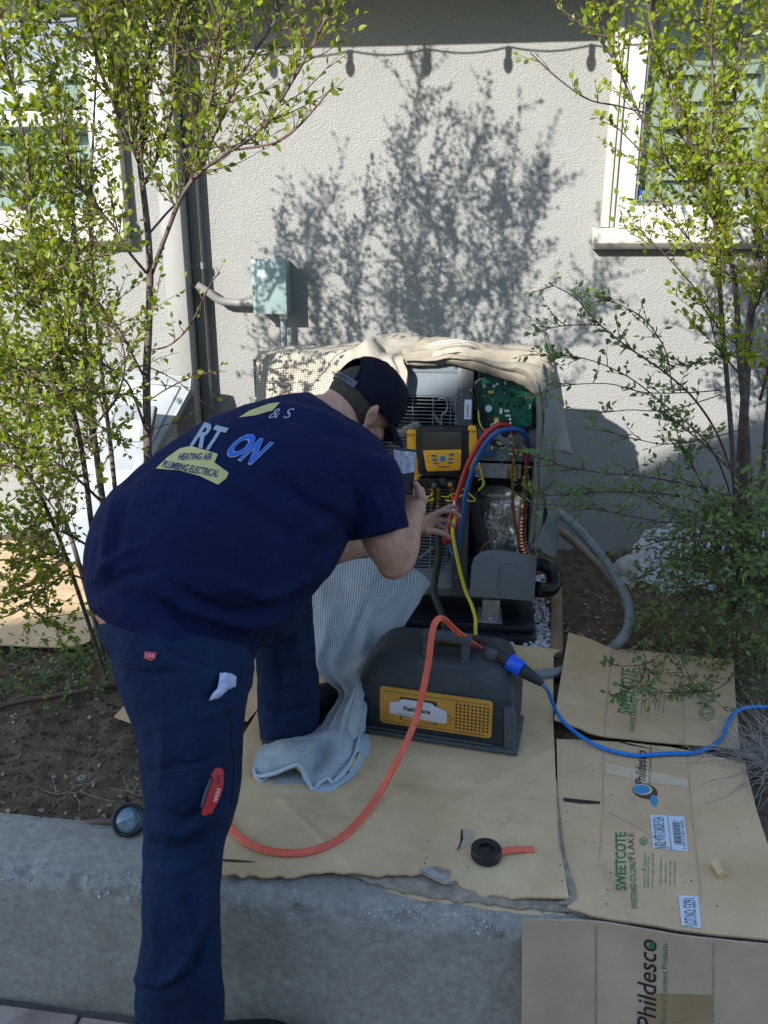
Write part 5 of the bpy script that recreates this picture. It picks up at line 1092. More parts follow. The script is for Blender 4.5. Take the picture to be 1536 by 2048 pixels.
oh = band([Y(972, 1304, 1.95), Y(955, 1294, 1.92), Y(930, 1276, 1.885), Y(905, 1255, 1.85), Y(890, 1240, 1.82), Y(878, 1237, 1.79), Y(868, 1250, 1.76), Y(862, 1280, 1.74), Y(856, 1330, 1.72), Y(846, 1380, 1.70), Y(834, 1430, 1.68), Y(815, 1480, 1.645), Y(790, 1530, 1.60), G(757, 1590, .39), G(720, 1640, .374), G(680, 1677, .37), G(635, 1698, .37), G(590, 1706, .37), G(540, 1702, .37), G(500, 1688, .37), G(468, 1664, .37), G(450, 1640, .37), G(430, 1600, .37)], .0165, .007).build('lay_flat_hose', m_orange, None, smooth=True)
tag(oh, 'flat orange hose looping over the recovery machine and across the cardboard', 'hose')
# tape roll with orange strip
tp = thing('tape_roll', G(968, 1712, .363), 'roll of black electrical tape lying on the cardboard', 'tape')
tc = G(972, 1712, .363); b = MB(); n_ = 40
for (r_, z) in ((.0175, .001), (.0325, .0), (.034, .002), (.034, .0195), (.0325, .0215), (.0175, .0205)):
    for k in range(n_): t = 2 * math.pi * k / n_; b.v.append(tc + Vector((r_ * math.cos(t), r_ * math.sin(t), z)))
for i in range(6):
    for k in range(n_): b.f.append((i * n_ + k, i * n_ + (k + 1) % n_, ((i + 1) % 6) * n_ + (k + 1) % n_, ((i + 1) % 6) * n_ + k))
b.build('tape', m_black, tp, smooth=True, auto=True)
b = MB(); b.cyl(tc + Vector((0, 0, .003)), tc + Vector((0, 0, .014)), .0172, 24); b.build('core', m_chip, tp)
ot = band([G(997, 1704, .372), G(1015, 1701, .368), G(1040, 1699, .367), G(1068, 1699, .367)], .0145, .005).build('orange_strip', m_orange, None, smooth=True); tag(ot, 'short orange strip of flat hose sticking out beside the tape roll', 'strip')

# ================================================================== BITS AROUND
cd_ = MB(); cpt = [Y(1085, 1010, 2.80), Y(1110, 1022, 2.78), Y(1145, 1048, 2.75), Y(1180, 1085, 2.70), Y(1215, 1130, 2.66), Y(1245, 1180, 2.58), Y(1259, 1220, 2.50), Y(1256, 1255, 2.44), Y(1240, 1282, 2.38), G(1215, 1303, .325), G(1180, 1322, .318), G(1140, 1338, .325), G(1108, 1346, .368), G(1070, 1350, .374), G(1040, 1348, .374)]
cpt = cr(cpt, 26); cd_.tube(cpt, lambda t: .0165 + .0009 * math.sin(t * 2 * math.pi * 95), 14); co = cd_.build('flexible_conduit', m_conduit, None, smooth=True); tag(co, 'grey flexible conduit curving from behind the condenser to the ground', 'conduit')
b = MB(); b.tube([Y(1090, 1050, 2.88), Y(1120, 1062, 2.88), Y(1160, 1095, 2.86), Y(1200, 1135, 2.84), Y(1230, 1170, 2.8)], .016, 12, smooth=6); tag(b.build('pipe_cover', m_wood, None, smooth=True), 'brownish pipe sleeve running behind the grey flexible conduit', 'pipe')
b = MB(); q0, q1 = G(1113, 1180, .345), G(1113, 1312, .345); ax = (q1 - q0).normalized(); sx = Vector((ax.y, -ax.x, 0)); b.box((q0 + q1) / 2 + Vector((0, 0, .004)), (.0215, (q1 - q0).length / 2, .012), (sx * -1, ax, Vector((0, 0, 1)))); tag(b.build('edging_board', m_wood, None, bevel=.003), 'weathered wooden edging board between white pebbles and soil', 'board')
rr = random.Random(21); pb = MB(); bm_ = None
import itertools
def rock(mb, c, s, rr):
    d = [Vector([rr.gauss(0, 1) for _ in range(3)]).normalized() for _ in range(9)]
    bmx = bmesh.new(); [bmx.verts.new(v * s * rr.uniform(.75, 1.15)) for v in d]; bmesh.ops.convex_hull(bmx, input=bmx.verts)
    bmx.verts.ensure_lookup_table(); vs = [v for v in bmx.verts if v.link_faces]; idx = {v: i for i, v in enumerate(vs)}
    mb.add([Vector(c) + Vector((v.co.x, v.co.y, v.co.z * .75)) for v in vs], [tuple(idx[v] for v in f.verts) for f in bmx.faces]); bmx.free()
for _ in range(420):
    p = G(rr.uniform(1061, 1098), rr.uniform(1150, 1305), .345); rock(pb, p + Vector((0, 0, rr.uniform(-.006, .012))), rr.uniform(.007, .014), rr)
for _ in range(70):
    p = G(rr.uniform(930, 1095), rr.uniform(1283, 1300), .345); rock(pb, p + Vector((0, 0, rr.uniform(0, .01))), rr.uniform(.007, .013), rr)
tag(pb.build('white_pebbles', m_pebble, None), 'white gravel strip beside the black base block', 'gravel', kind='stuff')
# clear plastic sheeting
bg_ = patch([rY([(1290, 1110, 3.25), (1310, 1060, 3.28), (1335, 1045, 3.3), (1370, 1048, 3.32), (1420, 1040, 3.32), (1480, 1060, 3.3), (1560, 1060, 3.28)]),
             rY([(1225, 1128, 3.18), (1270, 1095, 3.2), (1320, 1085, 3.18), (1370, 1080, 3.2), (1430, 1075, 3.2), (1490, 1085, 3.2), (1580, 1090, 3.2)]),
             rY([(1222, 1145, 3.1), (1260, 1120, 3.05), (1310, 1125, 3.05), (1370, 1115, 3.08), (1430, 1110, 3.08), (1500, 1120, 3.08), (1600, 1120, 3.08)]),
             rY([(1250, 1172, 2.95), (1290, 1160, 2.95), (1330, 1160, 2.93), (1380, 1150, 2.95), (1440, 1150, 2.95), (1510, 1160, 2.95), (1600, 1160, 2.95)]),
             rY([(1260, 1182, 2.9), (1290, 1182, 2.88), (1330, 1180, 2.88), (1380, 1175, 2.88), (1440, 1180, 2.88), (1510, 1190, 2.88), (1600, 1190, 2.88)])], 'plastic_sheeting', m_bag, None, n=9, thick=0, wrinkle=.05, wscale=9, fine=.004)
tag(bg_, 'crumpled clear plastic sheeting lying against the wall behind the right shrub', 'plastic sheet')
# leaning metal panels on the left
lp = thing('removed_panel', Y(180, 1110, 3.05), 'pale enamel cover panel from the condenser leaning against the wall', 'panel')
A, B, C, D = Y(236, 742, 3.42), Y(392, 757, 3.36), Y(190, 1135, 3.02), Y(98, 1112, 3.18)
nn = (B - A).cross(D - A).normalized(); nn = nn if nn.dot(CAMP - A) > 0 else -nn
rws = [[A.lerp(B, t) * (1 - s) + D.lerp(C, t) * s for t in (0, .33, .66, 1)] for s in (0, .33, .66, 1)]
q = [A, A.lerp(B, .94), A.lerp(B, 1.0).lerp(C, .06), C, D]
b = MB(); b.prism(q, -nn * .004); b.build('sheet', m_panelw, lp, bevel=.001)
b = MB()
ax1 = (B - A).normalized()
for (p1, p2, w_) in ((q[0], q[1], .006), (q[1], q[2], .006), (q[2], q[3], .006), (q[0], q[4], .004)):
    d = (p2 - p1); sd_ = d.normalized().cross(nn); b.box((p1 + p2) / 2 - nn * .016, (d.length / 2, .0015, .02), (d.normalized(), sd_, nn))
b.build('flange', m_panelw, lp)
b = MB(); e1_ = A.lerp(B, .10); e2 = A.lerp(B, .86); f1 = D.lerp(C, .12); f2 = D.lerp(C, .88)
for p1, p2 in ((e1_.lerp(f1, .05), e2.lerp(f2, .05)), (e2.lerp(f2, .05), e2.lerp(f2, .97)), (e1_.lerp(f1, .05), e1_.lerp(f1, .97))): b.tube([p1 + nn * .001, p2 + nn * .001], .003, 5)
b.build('pressed_rib', m_panelw, lp, smooth=True)
lp2 = thing('removed_panel', Y(240, 1000, 2.98), 'smaller grey service cover leaning in front of the pale panel', 'panel')
A2, B2, C2, D2 = Y(232, 806, 3.22), Y(308, 812, 3.18), Y(276, 980, 3.0), Y(160, 985, 3.02)
nn = (B2 - A2).cross(D2 - A2).normalized(); nn = nn if nn.dot(CAMP - A2) > 0 else -nn
b = MB(); b.prism([A2, B2, C2, D2], -nn * .003); b.build('sheet', m_panelw, lp2, bevel=.001)
b = MB(); d = C2 - B2; b.box((B2 + C2) / 2 - nn * .01 + (B2 - A2).normalized() * .004, (d.length / 2, .0025, .012), (d.normalized(), d.normalized().cross(nn), nn)); b.build('dark_gasket', m_metal_dark, lp2)
# landscape spot light
sp = thing('landscape_spotlight', G(258, 1650, .335), 'black round landscape spotlight on the soil next to the leg', 'spotlight')
c = G(257, 1640, .375); ax = (CAMP - c).normalized(); ax = (ax + Vector((-.15, 0, .1))).normalized()
b = MB(); b.tube([c - ax * .07, c - ax * .04, c - ax * .01, c + ax * .006], lambda t: .022 + .016 * min(1, t * 1.5), 28, smooth=3); b.build('housing', m_black, sp, smooth=True, auto=True)
b = MB(); rg = [c + ax * .008]; X_ = ax.cross(Vector((0, 0, 1))).normalized(); Y_ = ax.cross(X_)
b = MB(); b.tube([c + ax * .008 + X_ * (.034 * math.cos(t)) + Y_ * (.034 * math.sin(t)) for t in [2 * math.pi * k / 32 for k in range(33)]], .0042, 8, caps=False); b.build('rim', m_black, sp, smooth=True)
b = MB(); b.ell(c + ax * .004, X_ * .031, Y_ * .031, ax * .007, 24, 8); b.build('lens', M('spot_lens', (.09, .16, .20), .12, spec=.8, var=.3, vscale=40, coat=.6), sp, smooth=True)
b = MB(); b.tube([c - ax * .05, G(262, 1662, .33)], .006, 8); b.build('stake', m_black, sp)
b = MB(); b.tube([G(x, y, z) for x, y, z in ((150, 1650, .325), (185, 1644, .345), (215, 1643, .350), (245, 1645, .350), (290, 1650, .348))], .008, 8, smooth=5); tag(b.build('drip_pipe', m_pipebr, None, smooth=True), 'brown drip pipe behind the spotlight along the kerb', 'pipe')
b = MB(); b.tube([G(x, y, z) for x, y, z in ((-150, 1440, .35), (-60, 1425, .352), (0, 1412, .352), (60, 1400, .352), (120, 1390, .35), (180, 1380, .35), (240, 1368, .35), (320, 1355, .345))], .0085, 10, smooth=5); tag(b.build('drip_pipe', m_pipebr, None, smooth=True), 'brown drip pipe crossing the soil under the left bushes', 'pipe')
c = G(163, 1558, .345); b = MB(); b.cyl(c, c + Vector((0, 0, .005)), .0115, 20); dsc = b.build('plastic_disc', m_trim, None, bevel=.0012); tag(dsc, 'small pale round plastic cap lying on the dark soil', 'disc')
b = MB(); b.cyl(c + Vector((0, 0, .0055)), c + Vector((0, 0, .0046)), .003, 10); b.build('hole', m_black, dsc)
# rolled cork-like scrap and leaf on the carton
b = MB(); p0, p1 = G(1428, 1722, .372), G(1446, 1750, .37); b.tube([p0, p0.lerp(p1, .3), p0.lerp(p1, .7), p1], lambda t: .010 + .001 * math.sin(9 * t), 12, smooth=3); tag(b.build('bark_scrap', m_card2, None, smooth=True, auto=True), 'small curled tan scrap lying on the flattened carton', 'scrap')
# ================================================================== THE MAN
man = thing('person', G(360, 2060, 0.0), 'man in navy shirt, trousers and backwards-strapped cap bending to the condenser with a phone', 'person')
def stn(L, Rr, yl, yr, th, tilt=0.0):
    """station between two silhouette points; th = half thickness away from the camera"""
    a, c = Y(L[0], L[1], yl), Y(Rr[0], Rr[1], yr); mid = (a + c) / 2; v = (mid - CAMP).normalized(); ha = (c - a) / 2
    b = (v - ha.normalized() * v.dot(ha.normalized())).normalized() * th
    return (mid, ha, b)
def lerp_st(sts, n=5):
    out = []
    C_ = cr([s[0] for s in sts], n); A_ = cr([s[1] for s in sts], n); B_ = cr([s[2] for s in sts], n)
    return list(zip(C_, A_, B_))
torso = [stn((172, 1178), (512, 1296), 1.50, 1.58, .165), stn((163, 1110), (592, 1222), 1.52, 1.64, .185), stn((192, 1020), (660, 1140), 1.57, 1.72, .19), stn((262, 945), (698, 1068), 1.64, 1.78, .19),
         stn((365, 868), (745, 1015), 1.73, 1.82, .185), stn((468, 815), (776, 960), 1.82, 1.84, .17), stn((560, 792), (782, 912), 1.90, 1.85, .14), stn((622, 786), (756, 872), 1.95, 1.88, .085)]
shirt = MB(); shirt.sweep(lerp_st(torso, 5), 32)
# near sleeve
slv = [stn((690, 895), (790, 915), 1.80, 1.80, .085), stn((694, 945), (803, 945), 1.785, 1.785, .085), stn((697, 990), (809, 985), 1.77, 1.77, .082), stn((699, 1040), (812, 1022), 1.755, 1.755, .078), stn((706, 1085), (819, 1054), 1.745, 1.745, .074)]
shirt.sweep(lerp_st(slv, 4), 24)
# far sleeve, hidden behind the chest, and the back hem over the hips
shirt.sweep(lerp_st([(Y(640, 900, 2.02), Vector((.10, 0, 0)), Vector((0, .08, .06))), (Y(660, 985, 2.05), Vector((.08, 0, 0)), Vector((0, .07, .04))), (Y(660, 1040, 2.05), Vector((.075, 0, 0)), Vector((0, .065, .03)))], 4), 20)
hem = [stn((170, 1170), (512, 1290), 1.50, 1.58, .17), stn((176, 1208), (512, 1315), 1.48, 1.545, .17), stn((214, 1262), (490, 1352), 1.455, 1.50, .165)]
shirt.sweep(lerp_st(hem, 4), 28)
shirt = remesh(shirt, 'shirt', m_shirt, man, .0075, smooth=5)
folds(shirt, [([(230, 985), (212, 1070), (205, 1150)], 9, .004), ([(262, 975), (235, 1080), (228, 1160)], 9, -.003), ([(180, 1165), (240, 1110), (290, 1090)], 9, .004), ([(185, 1195), (250, 1150), (320, 1140)], 10, -.004),
              ([(330, 1200), (400, 1270), (490, 1290)], 12, -.007), ([(300, 1170), (380, 1220), (500, 1250), (580, 1230)], 13, .007), ([(360, 1180), (450, 1225), (560, 1215), (640, 1160)], 11, -.007),
              ([(440, 1165), (530, 1195), (620, 1160), (680, 1090)], 12, .006), ([(560, 960), (620, 1010), (680, 1040), (700, 1060)], 13, -.007), ([(600, 1080), (650, 1060), (695, 1020)], 10, .005),
              ([(700, 950), (715, 1000), (730, 1050)], 8, -.004), ([(735, 960), (755, 1010), (770, 1055)], 8, .004), ([(770, 950), (790, 1000), (800, 1040)], 7, -.003), ([(560, 800), (640, 830), (720, 870)], 8, .003),
              ([(540, 815), (620, 850), (700, 885)], 9, -.003), ([(470, 990), (560, 1060), (640, 1090)], 16, -.004), ([(300, 1290), (380, 1320), (460, 1330)], 9, .004)], .005, 8, 2.2)
# keep the lumbar dip over the trousers
trs = MB()
pel = [stn((205, 1235), (500, 1290), 1.47, 1.53, .15), stn((196, 1268), (508, 1330), 1.445, 1.50, .155), stn((220, 1330), (502, 1380), 1.42, 1.46, .15)]
trs.sweep(lerp_st(pel, 4), 28)
near = [stn((215, 1300), (502, 1350), 1.43, 1.45, .14), stn((236, 1380), (494, 1410), 1.39, 1.41, .125), stn((268, 1460), (490, 1480), 1.355, 1.365, .11), stn((284, 1540), (484, 1552), 1.33, 1.33, .10), stn((288, 1610), (474, 1622), 1.305, 1.305, .095), stn((286, 1690), (448, 1702), 1.27, 1.27, .086),
        stn((285, 1790), (441, 1800), 1.215, 1.215, .084), stn((283, 1890), (444, 1895), 1.185, 1.185, .084), stn((274, 1970), (447, 1965), 1.17, 1.17, .084), stn((273, 2050), (446, 2045), 1.165, 1.165, .082), stn((276, 2085), (444, 2080), 1.165, 1.165, .08)]
trs.sweep(lerp_st(near, 4), 24)
pelc = Y(410, 1260, 1.56); knee = Y(574, 1180, 1.90)
trs.sweep(lerp_st([(pelc, Vector((.10, 0, .03)), Vector((0, .10, -.02))), (pelc.lerp(knee, .5), Vector((.02, -.01, .10)), Vector((.08, -.05, -.03))), (knee + Vector((.0, 0, -.02)), Vector((.03, 0, .075)), Vector((.065, -.04, -.02)))], 5), 24)
far = [stn((482, 1170), (624, 1175), 1.88, 1.90, .085), stn((505, 1240), (626, 1240), 1.875, 1.875, .082), stn((511, 1310), (633, 1310), 1.865, 1.865, .08), stn((513, 1380), (640, 1378), 1.86, 1.86, .078), stn((517, 1440), (640, 1432), 1.855, 1.855, .076), stn((521, 1482), (632, 1470), 1.85, 1.85, .074)]
trs.sweep(lerp_st(far, 4), 24)
trs = remesh(trs, 'trousers', m_trouser, man, .0075, smooth=5)
folds(trs, [([(300, 1690), (360, 1700), (440, 1660)], 8, -.006), ([(292, 1650), (360, 1670), (450, 1620)], 9, .006), ([(296, 1610), (370, 1640), (460, 1590)], 7, -.004), ([(300, 1740), (350, 1745), (430, 1710)], 8, .004), ([(276, 1975), (330, 1985), (380, 1950), (430, 1840)], 9, -.006),
            ([(274, 1960), (320, 1970), (370, 1930), (420, 1810)], 8, .006), ([(300, 1800), (310, 1880), (300, 1940)], 9, .003), ([(360, 1780), (390, 1860), (400, 1930)], 9, -.003), ([(215, 1330), (280, 1345), (380, 1350)], 5, -.003), ([(300, 1540), (380, 1528), (470, 1500)], 4, -.003),
            ([(400, 1440), (440, 1420), (485, 1400)], 8, .004), ([(320, 1430), (330, 1500), (320, 1570)], 10, .003), ([(540, 1240), (560, 1330), (565, 1420)], 10, -.005), ([(590, 1240), (600, 1330), (600, 1420)], 9, .005), ([(520, 1340), (560, 1370), (630, 1350)], 9, .004), ([(525, 1400), (570, 1430), (635, 1410)], 8, -.004), ([(430, 1380), (470, 1370), (500, 1350)], 8, -.005)], .0045, 9, 2.1)
cf = MB(); cf.sweep([stn((523, 1470), (618, 1462), 1.853, 1.853, .062), stn((524, 1492), (600, 1486), 1.85, 1.85, .058)], 20); cf.build('sock', M('dark_sock', (.02, .022, .03), .95), man, smooth=True, auto=True)
# pocket seams, belt loop
for pts in ([(258, 1302), (300, 1322), (320, 1330)], [(412, 1372), (440, 1360), (470, 1340)]): pass
def surf(o, px, py, off=0):
    T = bvh(o); d = ray(px, py).normalized(); loc, n, _, _ = T.ray_cast(CAMP, d)
    if loc is None: return None, None
    if n.dot(d) > 0: n = -n
    return loc + n * off, n
def seam(pts, o, mat, par, r_=.0012, name='seam'):
    q = []
    for a, c in zip(pts, pts[1:]):
        for k in range(8): t = k / 8; p, n = surf(o, a[0] + (c[0] - a[0]) * t, a[1] + (c[1] - a[1]) * t, .0008); q.append(p) if p else None
    if len(q) > 1: b = MB(); b.tube(q, r_, 5); b.build(name, mat, par, smooth=True)
m_seam = M('seam_thread', (.004, .008, .03), .9)
seam([(302, 1548), (350, 1543), (410, 1537), (470, 1505)], trs, m_seam, trs); seam([(205, 1318), (250, 1332), (300, 1338)], trs, m_seam, trs); seam([(335, 1300), (420, 1330), (480, 1360)], trs, m_seam, trs)
seam([(455, 1400), (462, 1460), (468, 1540), (462, 1620)], trs, m_seam, trs)
seam([(702, 1080), (740, 1074), (780, 1064), (817, 1048)], shirt, m_seam, shirt, .0018, 'sleeve_hem')
# clothing marks
tg = dpoly('waist_tag', [(291, 1303), (314, 1306), (312, 1317), (303, 1321), (289, 1316)], trs, m_redpl, man, off=.003)
dtext('USA', (294, 1313), (16, 2), (0, -5), trs, m_rag, tg, off=.004)
# ---- body: head, neck, arms, hands, trunk and legs as one surface
body = MB()
def limb(pts, seg=16): # (point, radius)
    C_ = cr([p for p, r in pts], 5); R_ = cr([Vector((r, 0, 0)) for p, r in pts], 5)
    body.tube(C_, lambda t: R_[min(len(R_) - 1, int(round(t * (len(R_) - 1))))].x, seg); body.ell(pts[0][0], (pts[0][1], 0, 0), (0, pts[0][1], 0), (0, 0, pts[0][1]), 12, 8); body.ell(pts[-1][0], (pts[-1][1], 0, 0), (0, pts[-1][1], 0), (0, 0, pts[-1][1]), 12, 8)
Fh = Vector((.60, .42, -.68)).normalized(); Uh = Vector((.35, .12, .93)); Uh = (Uh - Fh * Uh.dot(Fh)).normalized(); Rh = Fh.cross(Uh).normalized()
HC = Y(722, 812, 2.03)
def H(f, r, u): return HC + Fh * f + Rh * r + Uh * u
body.ell(H(0, 0, .02), Fh * .094, Rh * .076, Uh * .092, 24, 16)
body.ell(H(.045, 0, -.045), Fh * .050, Rh * .056, Uh * .062, 20, 12)
body.ell(H(.062, 0, -.085), Fh * .026, Rh * .034, Uh * .024, 14, 10)
body.ell(H(.098, 0, -.028), Fh * .020, Rh * .012, Uh * .018, 12, 8)        # nose
body.ell(H(.085, 0, .015), Fh * .014, Rh * .045, Uh * .010, 12, 8)         # brow
body.ell(H(.088, 0, -.062), Fh * .010, Rh * .022, Uh * .006, 12, 8)        # lips
for s in (-1, 1):
    body.ell(H(.062, s * .040, -.030), Fh * .026, Rh * .022, Uh * .024, 12, 8)   # cheek
    body.ell(H(-.004, s * .078, -.012), (Fh * .9 + Uh * .2) * .018, Rh * .008, (Uh * .95 - Fh * .2) * .031, 14, 10)
    body.ell(H(-.012, s * .084, .000), Fh * .012, Rh * .006, Uh * .020, 12, 8)
    body.ell(H(-.002, s * .080, -.036), Fh * .009, Rh * .006, Uh * .010, 10, 8)
NB = Y(640, 850, 1.97); limb([(NB, .080), (NB.lerp(H(-.03, 0, -.05), .5), .066), (H(-.035, 0, -.035), .064)], 20)
body.sweep(lerp_st([(c, a * .86, b * .86) for c, a, b in torso], 4), 24)
body.sweep(lerp_st([(c, a * .84, b * .84) for c, a, b in pel], 3), 24); body.sweep(lerp_st([stn((190, 1190), (440, 1260), 1.485, 1.535, .115), stn((187, 1222), (440, 1280), 1.468, 1.52, .115), stn((196, 1245), (440, 1300), 1.462, 1.51, .115), stn((220, 1275), (440, 1320), 1.455, 1.50, .11)], 4), 24)
# right (near) arm
S_R = Y(742, 960, 1.80); E_R = Y(786, 1118, 1.745); W_R = Y(832, 1018, 1.955)
limb([(S_R, .050), (S_R.lerp(E_R, .4), .054), (Y(766, 1060, 1.752), .0585), (Y(780, 1100, 1.745), .052), (E_R + Vector((0, 0, -.012)), .040)])
limb([(E_R + Vector((0, 0, -.008)), .041), (Y(795, 1118, 1.765), .044), (Y(806, 1090, 1.81), .043), (Y(815, 1060, 1.86), .036), (W_R, .027)])
# left (far) arm
E_L = Y(672, 1098, 2.03); W_L = Y(838, 1052, 2.20)
limb([(Y(655, 985, 2.04), .056), (Y(660, 1050, 2.04), .053), (E_L, .044)]); limb([(E_L, .043), (E_L.lerp(W_L, .35), .042), (E_L.lerp(W_L, .7), .034), (W_L, .026)])
# left hand reaching to the hoses
def fing(pts, rs):
    C_ = cr(pts, 5); n = len(C_); body.tube(C_, lambda t: rs[0] + (rs[1] - rs[0]) * t, 10); body.ell(C_[-1], (rs[1], 0, 0), (0, rs[1], 0), (0, 0, rs[1]), 10, 8)
pm0 = Y(850, 1050, 2.21); pm1 = Y(870, 1040, 2.25)
body.sweep(lerp_st([(W_L, Vector((0, 0, .024)), Vector((.01, .028, 0))), (pm0, Vector((.004, -.004, .033)), Vector((.0, .020, 0))), (pm1, Vector((.004, -.004, .034)), Vector((0, .015, 0)))], 4), 16)
fing([pm1 + Vector((0, 0, .022)), Y(888, 1022, 2.25), Y(904, 1023, 2.27), Y(920, 1033, 2.28)], (.0092, .0062))      # index
fing([pm1 + Vector((0, .004, .010)), Y(892, 1016, 2.32), Y(905, 1012, 2.35), Y(913, 1018, 2.37)], (.0090, .0062))
fing([pm1 + Vector((0, .008, -.002)), Y(888, 1040, 2.30), Y(900, 1044, 2.32), Y(908, 1054, 2.32)], (.0085, .0060))
fing([pm1 + Vector((0, .012, -.012)), Y(880, 1052, 2.33), Y(890, 1056, 2.35), Y(895, 1064, 2.35)], (.0078, .0055))
fing([pm0 + Vector((0, -.010, -.018)), Y(866, 1062, 2.205), Y(884, 1066, 2.215), Y(901, 1076, 2.225)], (.0130, .0072))  # thumb
# right hand round the phone
PH = [Y(783, 893, 1.985), Y(835, 899, 2.005), None, Y(795, 985, 1.945)]
n_ = (PH[1] - PH[0]).cross(PH[3] - PH[0]).normalized(); d_ = ray(826, 990); PH[2] = CAMP + d_ * ((PH[0] - CAMP).dot(n_) / d_.dot(n_))
pn = (PH[1] - PH[0]).cross(PH[3] - PH[0]).normalized(); pn = pn if pn.dot(CAMP - PH[0]) > 0 else -pn
hp0 = Y(828, 996, 1.985); hp1 = Y(822, 975, 2.0)
body.sweep(lerp_st([(W_R, Vector((.026, 0, 0)), Vector((0, .026, .0))), (hp0, Vector((.034, .004, 0)), Vector((0, .018, .004))), (hp1, Vector((.036, .006, 0)), Vector((0, .012, .003)))], 4), 16)
fing([hp0 + Vector((.030, -.010, -.004)), Y(838, 992, 1.955), Y(837, 978, 1.955), Y(831, 968, 1.958)], (.0125, .0085))      # thumb along the near edge
for k, (yy, dx) in enumerate(((958, 0), (968, -1), (978, -2), (988, -3))):
    fing([hp1 + Vector((-.010, .012, .020 - .014 * k)), Y(806 + dx, yy - 4, 2.015 - .006 * k), Y(794 + dx, yy, 1.985 - .006 * k), Y(795 + dx, yy + 5, 1.962 - .006 * k)], (.0088, .0066))
# legs inside the trousers, feet in the shoes
body.sweep(lerp_st([(c, a * .72, b * .74) for c, a, b in near], 3), 16); body.sweep(lerp_st([(c, a * .72, b * .74) for c, a, b in far], 3), 16)
body.sweep(lerp_st([(pelc, Vector((.08, 0, .02)), Vector((0, .08, -.02))), (pelc.lerp(knee, .5), Vector((.02, -.01, .075)), Vector((.06, -.04, -.02))), (knee, Vector((.02, 0, .055)), Vector((.05, -.03, -.02)))], 4), 16)
body = remesh(body, 'body', m_skin, man, .0036, smooth=2)
# hair: a close fringe of stubble below the cap, beard shadow
hr = MB()
hr.ell(H(-.010, 0, .010), Fh * .094, Rh * .0785, Uh * .092, 28, 20)
hr = remesh(hr, 'hair', m_hair, man, .004, smooth=1)
bm = bmesh.new(); bm.from_mesh(hr.data)
dl = []
for v in bm.verts:
    q = v.co - HC; f, r_, u = q.dot(Fh), q.dot(Rh), q.dot(Uh)
    if f > .004 or u < -.048 - f * .25: dl.append(v)
bmesh.ops.delete(bm, geom=dl, context='VERTS'); bm.to_mesh(hr.data); bm.free()
bdm = MB(); bdm.ell(H(.045, 0, -.052), Fh * .0515, Rh * .0575, Uh * .060, 24, 16); bdm = remesh(bdm, 'beard_stubble', m_hair, man, .004)
bm = bmesh.new(); bm.from_mesh(bdm.data); bmesh.ops.delete(bm, geom=[v for v in bm.verts if (v.co - HC).dot(Uh) > -.045 or (v.co - HC).dot(Fh) < .012], context='VERTS'); bm.to_mesh(bdm.data); bm.free()
for s in (-1, 1):
    b = MB(); b.ell(H(.070, s * .028, -.006), Fh * .009, Rh * .012, Uh * .011, 12, 8); e_ = b.build('eye', m_whitepl, man, smooth=True); b = MB(); b.ell(H(.0775, s * .028, -.007), Fh * .004, Rh * .005, Uh * .005, 10, 8); b.build('iris', m_chip, e_, smooth=True)
# cap: dome with rear arch opening, button, strap and brim
cv = []; nu_, nv_ = 72, 22; fs = []; DC = H(.002, 0, .012)
for j in range(nv_ + 1):
    ph = (math.pi / 2) * j / nv_
    for k in range(nu_):
        t = 2 * math.pi * k / nu_; r1 = math.cos(ph) ** .80; bulge = 1 + .05 * math.sin(2 * ph)
        fr = .110 if math.cos(t) > 0 else .104
        dome = .118 * (math.sin(ph) ** .95)
        p = DC + Fh * (fr * math.cos(t) * r1 * bulge) + Rh * (.087 * math.sin(t) * r1 * bulge) + Uh * (dome + .006 * math.cos(2 * t) * (1 - j / nv_)); cv.append(p)
skip = set()
for j in range(nv_):
    for k in range(nu_):
        t = 2 * math.pi * (k + .5) / nu_; ph = (j + .5) / nv_; dt = abs(math.atan2(math.sin(t - math.pi), math.cos(t - math.pi)))
        if (dt / .54) ** 2 + (max(0, ph) / .40) ** 2 < 1: continue
        a = j * nu_ + k; c = j * nu_ + (k + 1) % nu_; fs.append((a, c, c + nu_, a + nu_))
b = MB(); b.add(cv, fs); capm = b.build('cap', m_cap, man, smooth=True)
md = capm.modifiers.new('t', 'SOLIDIFY'); md.thickness = .003; md.offset = -1
for k in range(6):
    t0 = 2 * math.pi * (k + .5) / 6; q = []
    for j in range(0 if k not in (2, 3) else 11, nv_): kk = int(t0 / (2 * math.pi) * nu_) % nu_; q.append(cv[j * nu_ + kk] + (cv[j * nu_ + kk] - DC).normalized() * .0012)
    b = MB(); b.tube(q, .0013, 5); b.build('seam', m_cap, capm, smooth=True)
b = MB(); b.ell(DC + Uh * .119, Fh * .008, Rh * .008, Uh * .004, 12, 6); b.build('button', m_cap, capm, smooth=True)
q = []
for k in range(0, 25): dt = -.66 + 1.32 * k / 24; t = math.pi + dt; q.append(DC + Fh * (.1065 * math.cos(t)) + Rh * (.090 * math.sin(t)) + Uh * .006)
b = MB()
for i in range(len(q)): b.v += [q[i] + Uh * .009, q[i] - Uh * .009, q[i] - Uh * .009 + (q[i] - DC).normalized() * .003, q[i] + Uh * .009 + (q[i] - DC).normalized() * .003]
for i in range(len(q) - 1):
    for k in range(4): a = i * 4 + k; c = i * 4 + (k + 1) % 4; b.f.append((a, c, c + 4, a + 4))
m_strap = M('strap_plastic', (.04, .05, .07), .4); stp = b.build('strap', m_strap, capm)
for i in range(3, 22, 2): b = MB(); p = q[i] + (q[i] - DC).normalized() * .0033; nn_ = (q[i] - DC).normalized(); b.cyl(p, p + nn_ * .0015, .0022, 8); b.build('strap_peg', m_black, stp)
q = []
arch = []
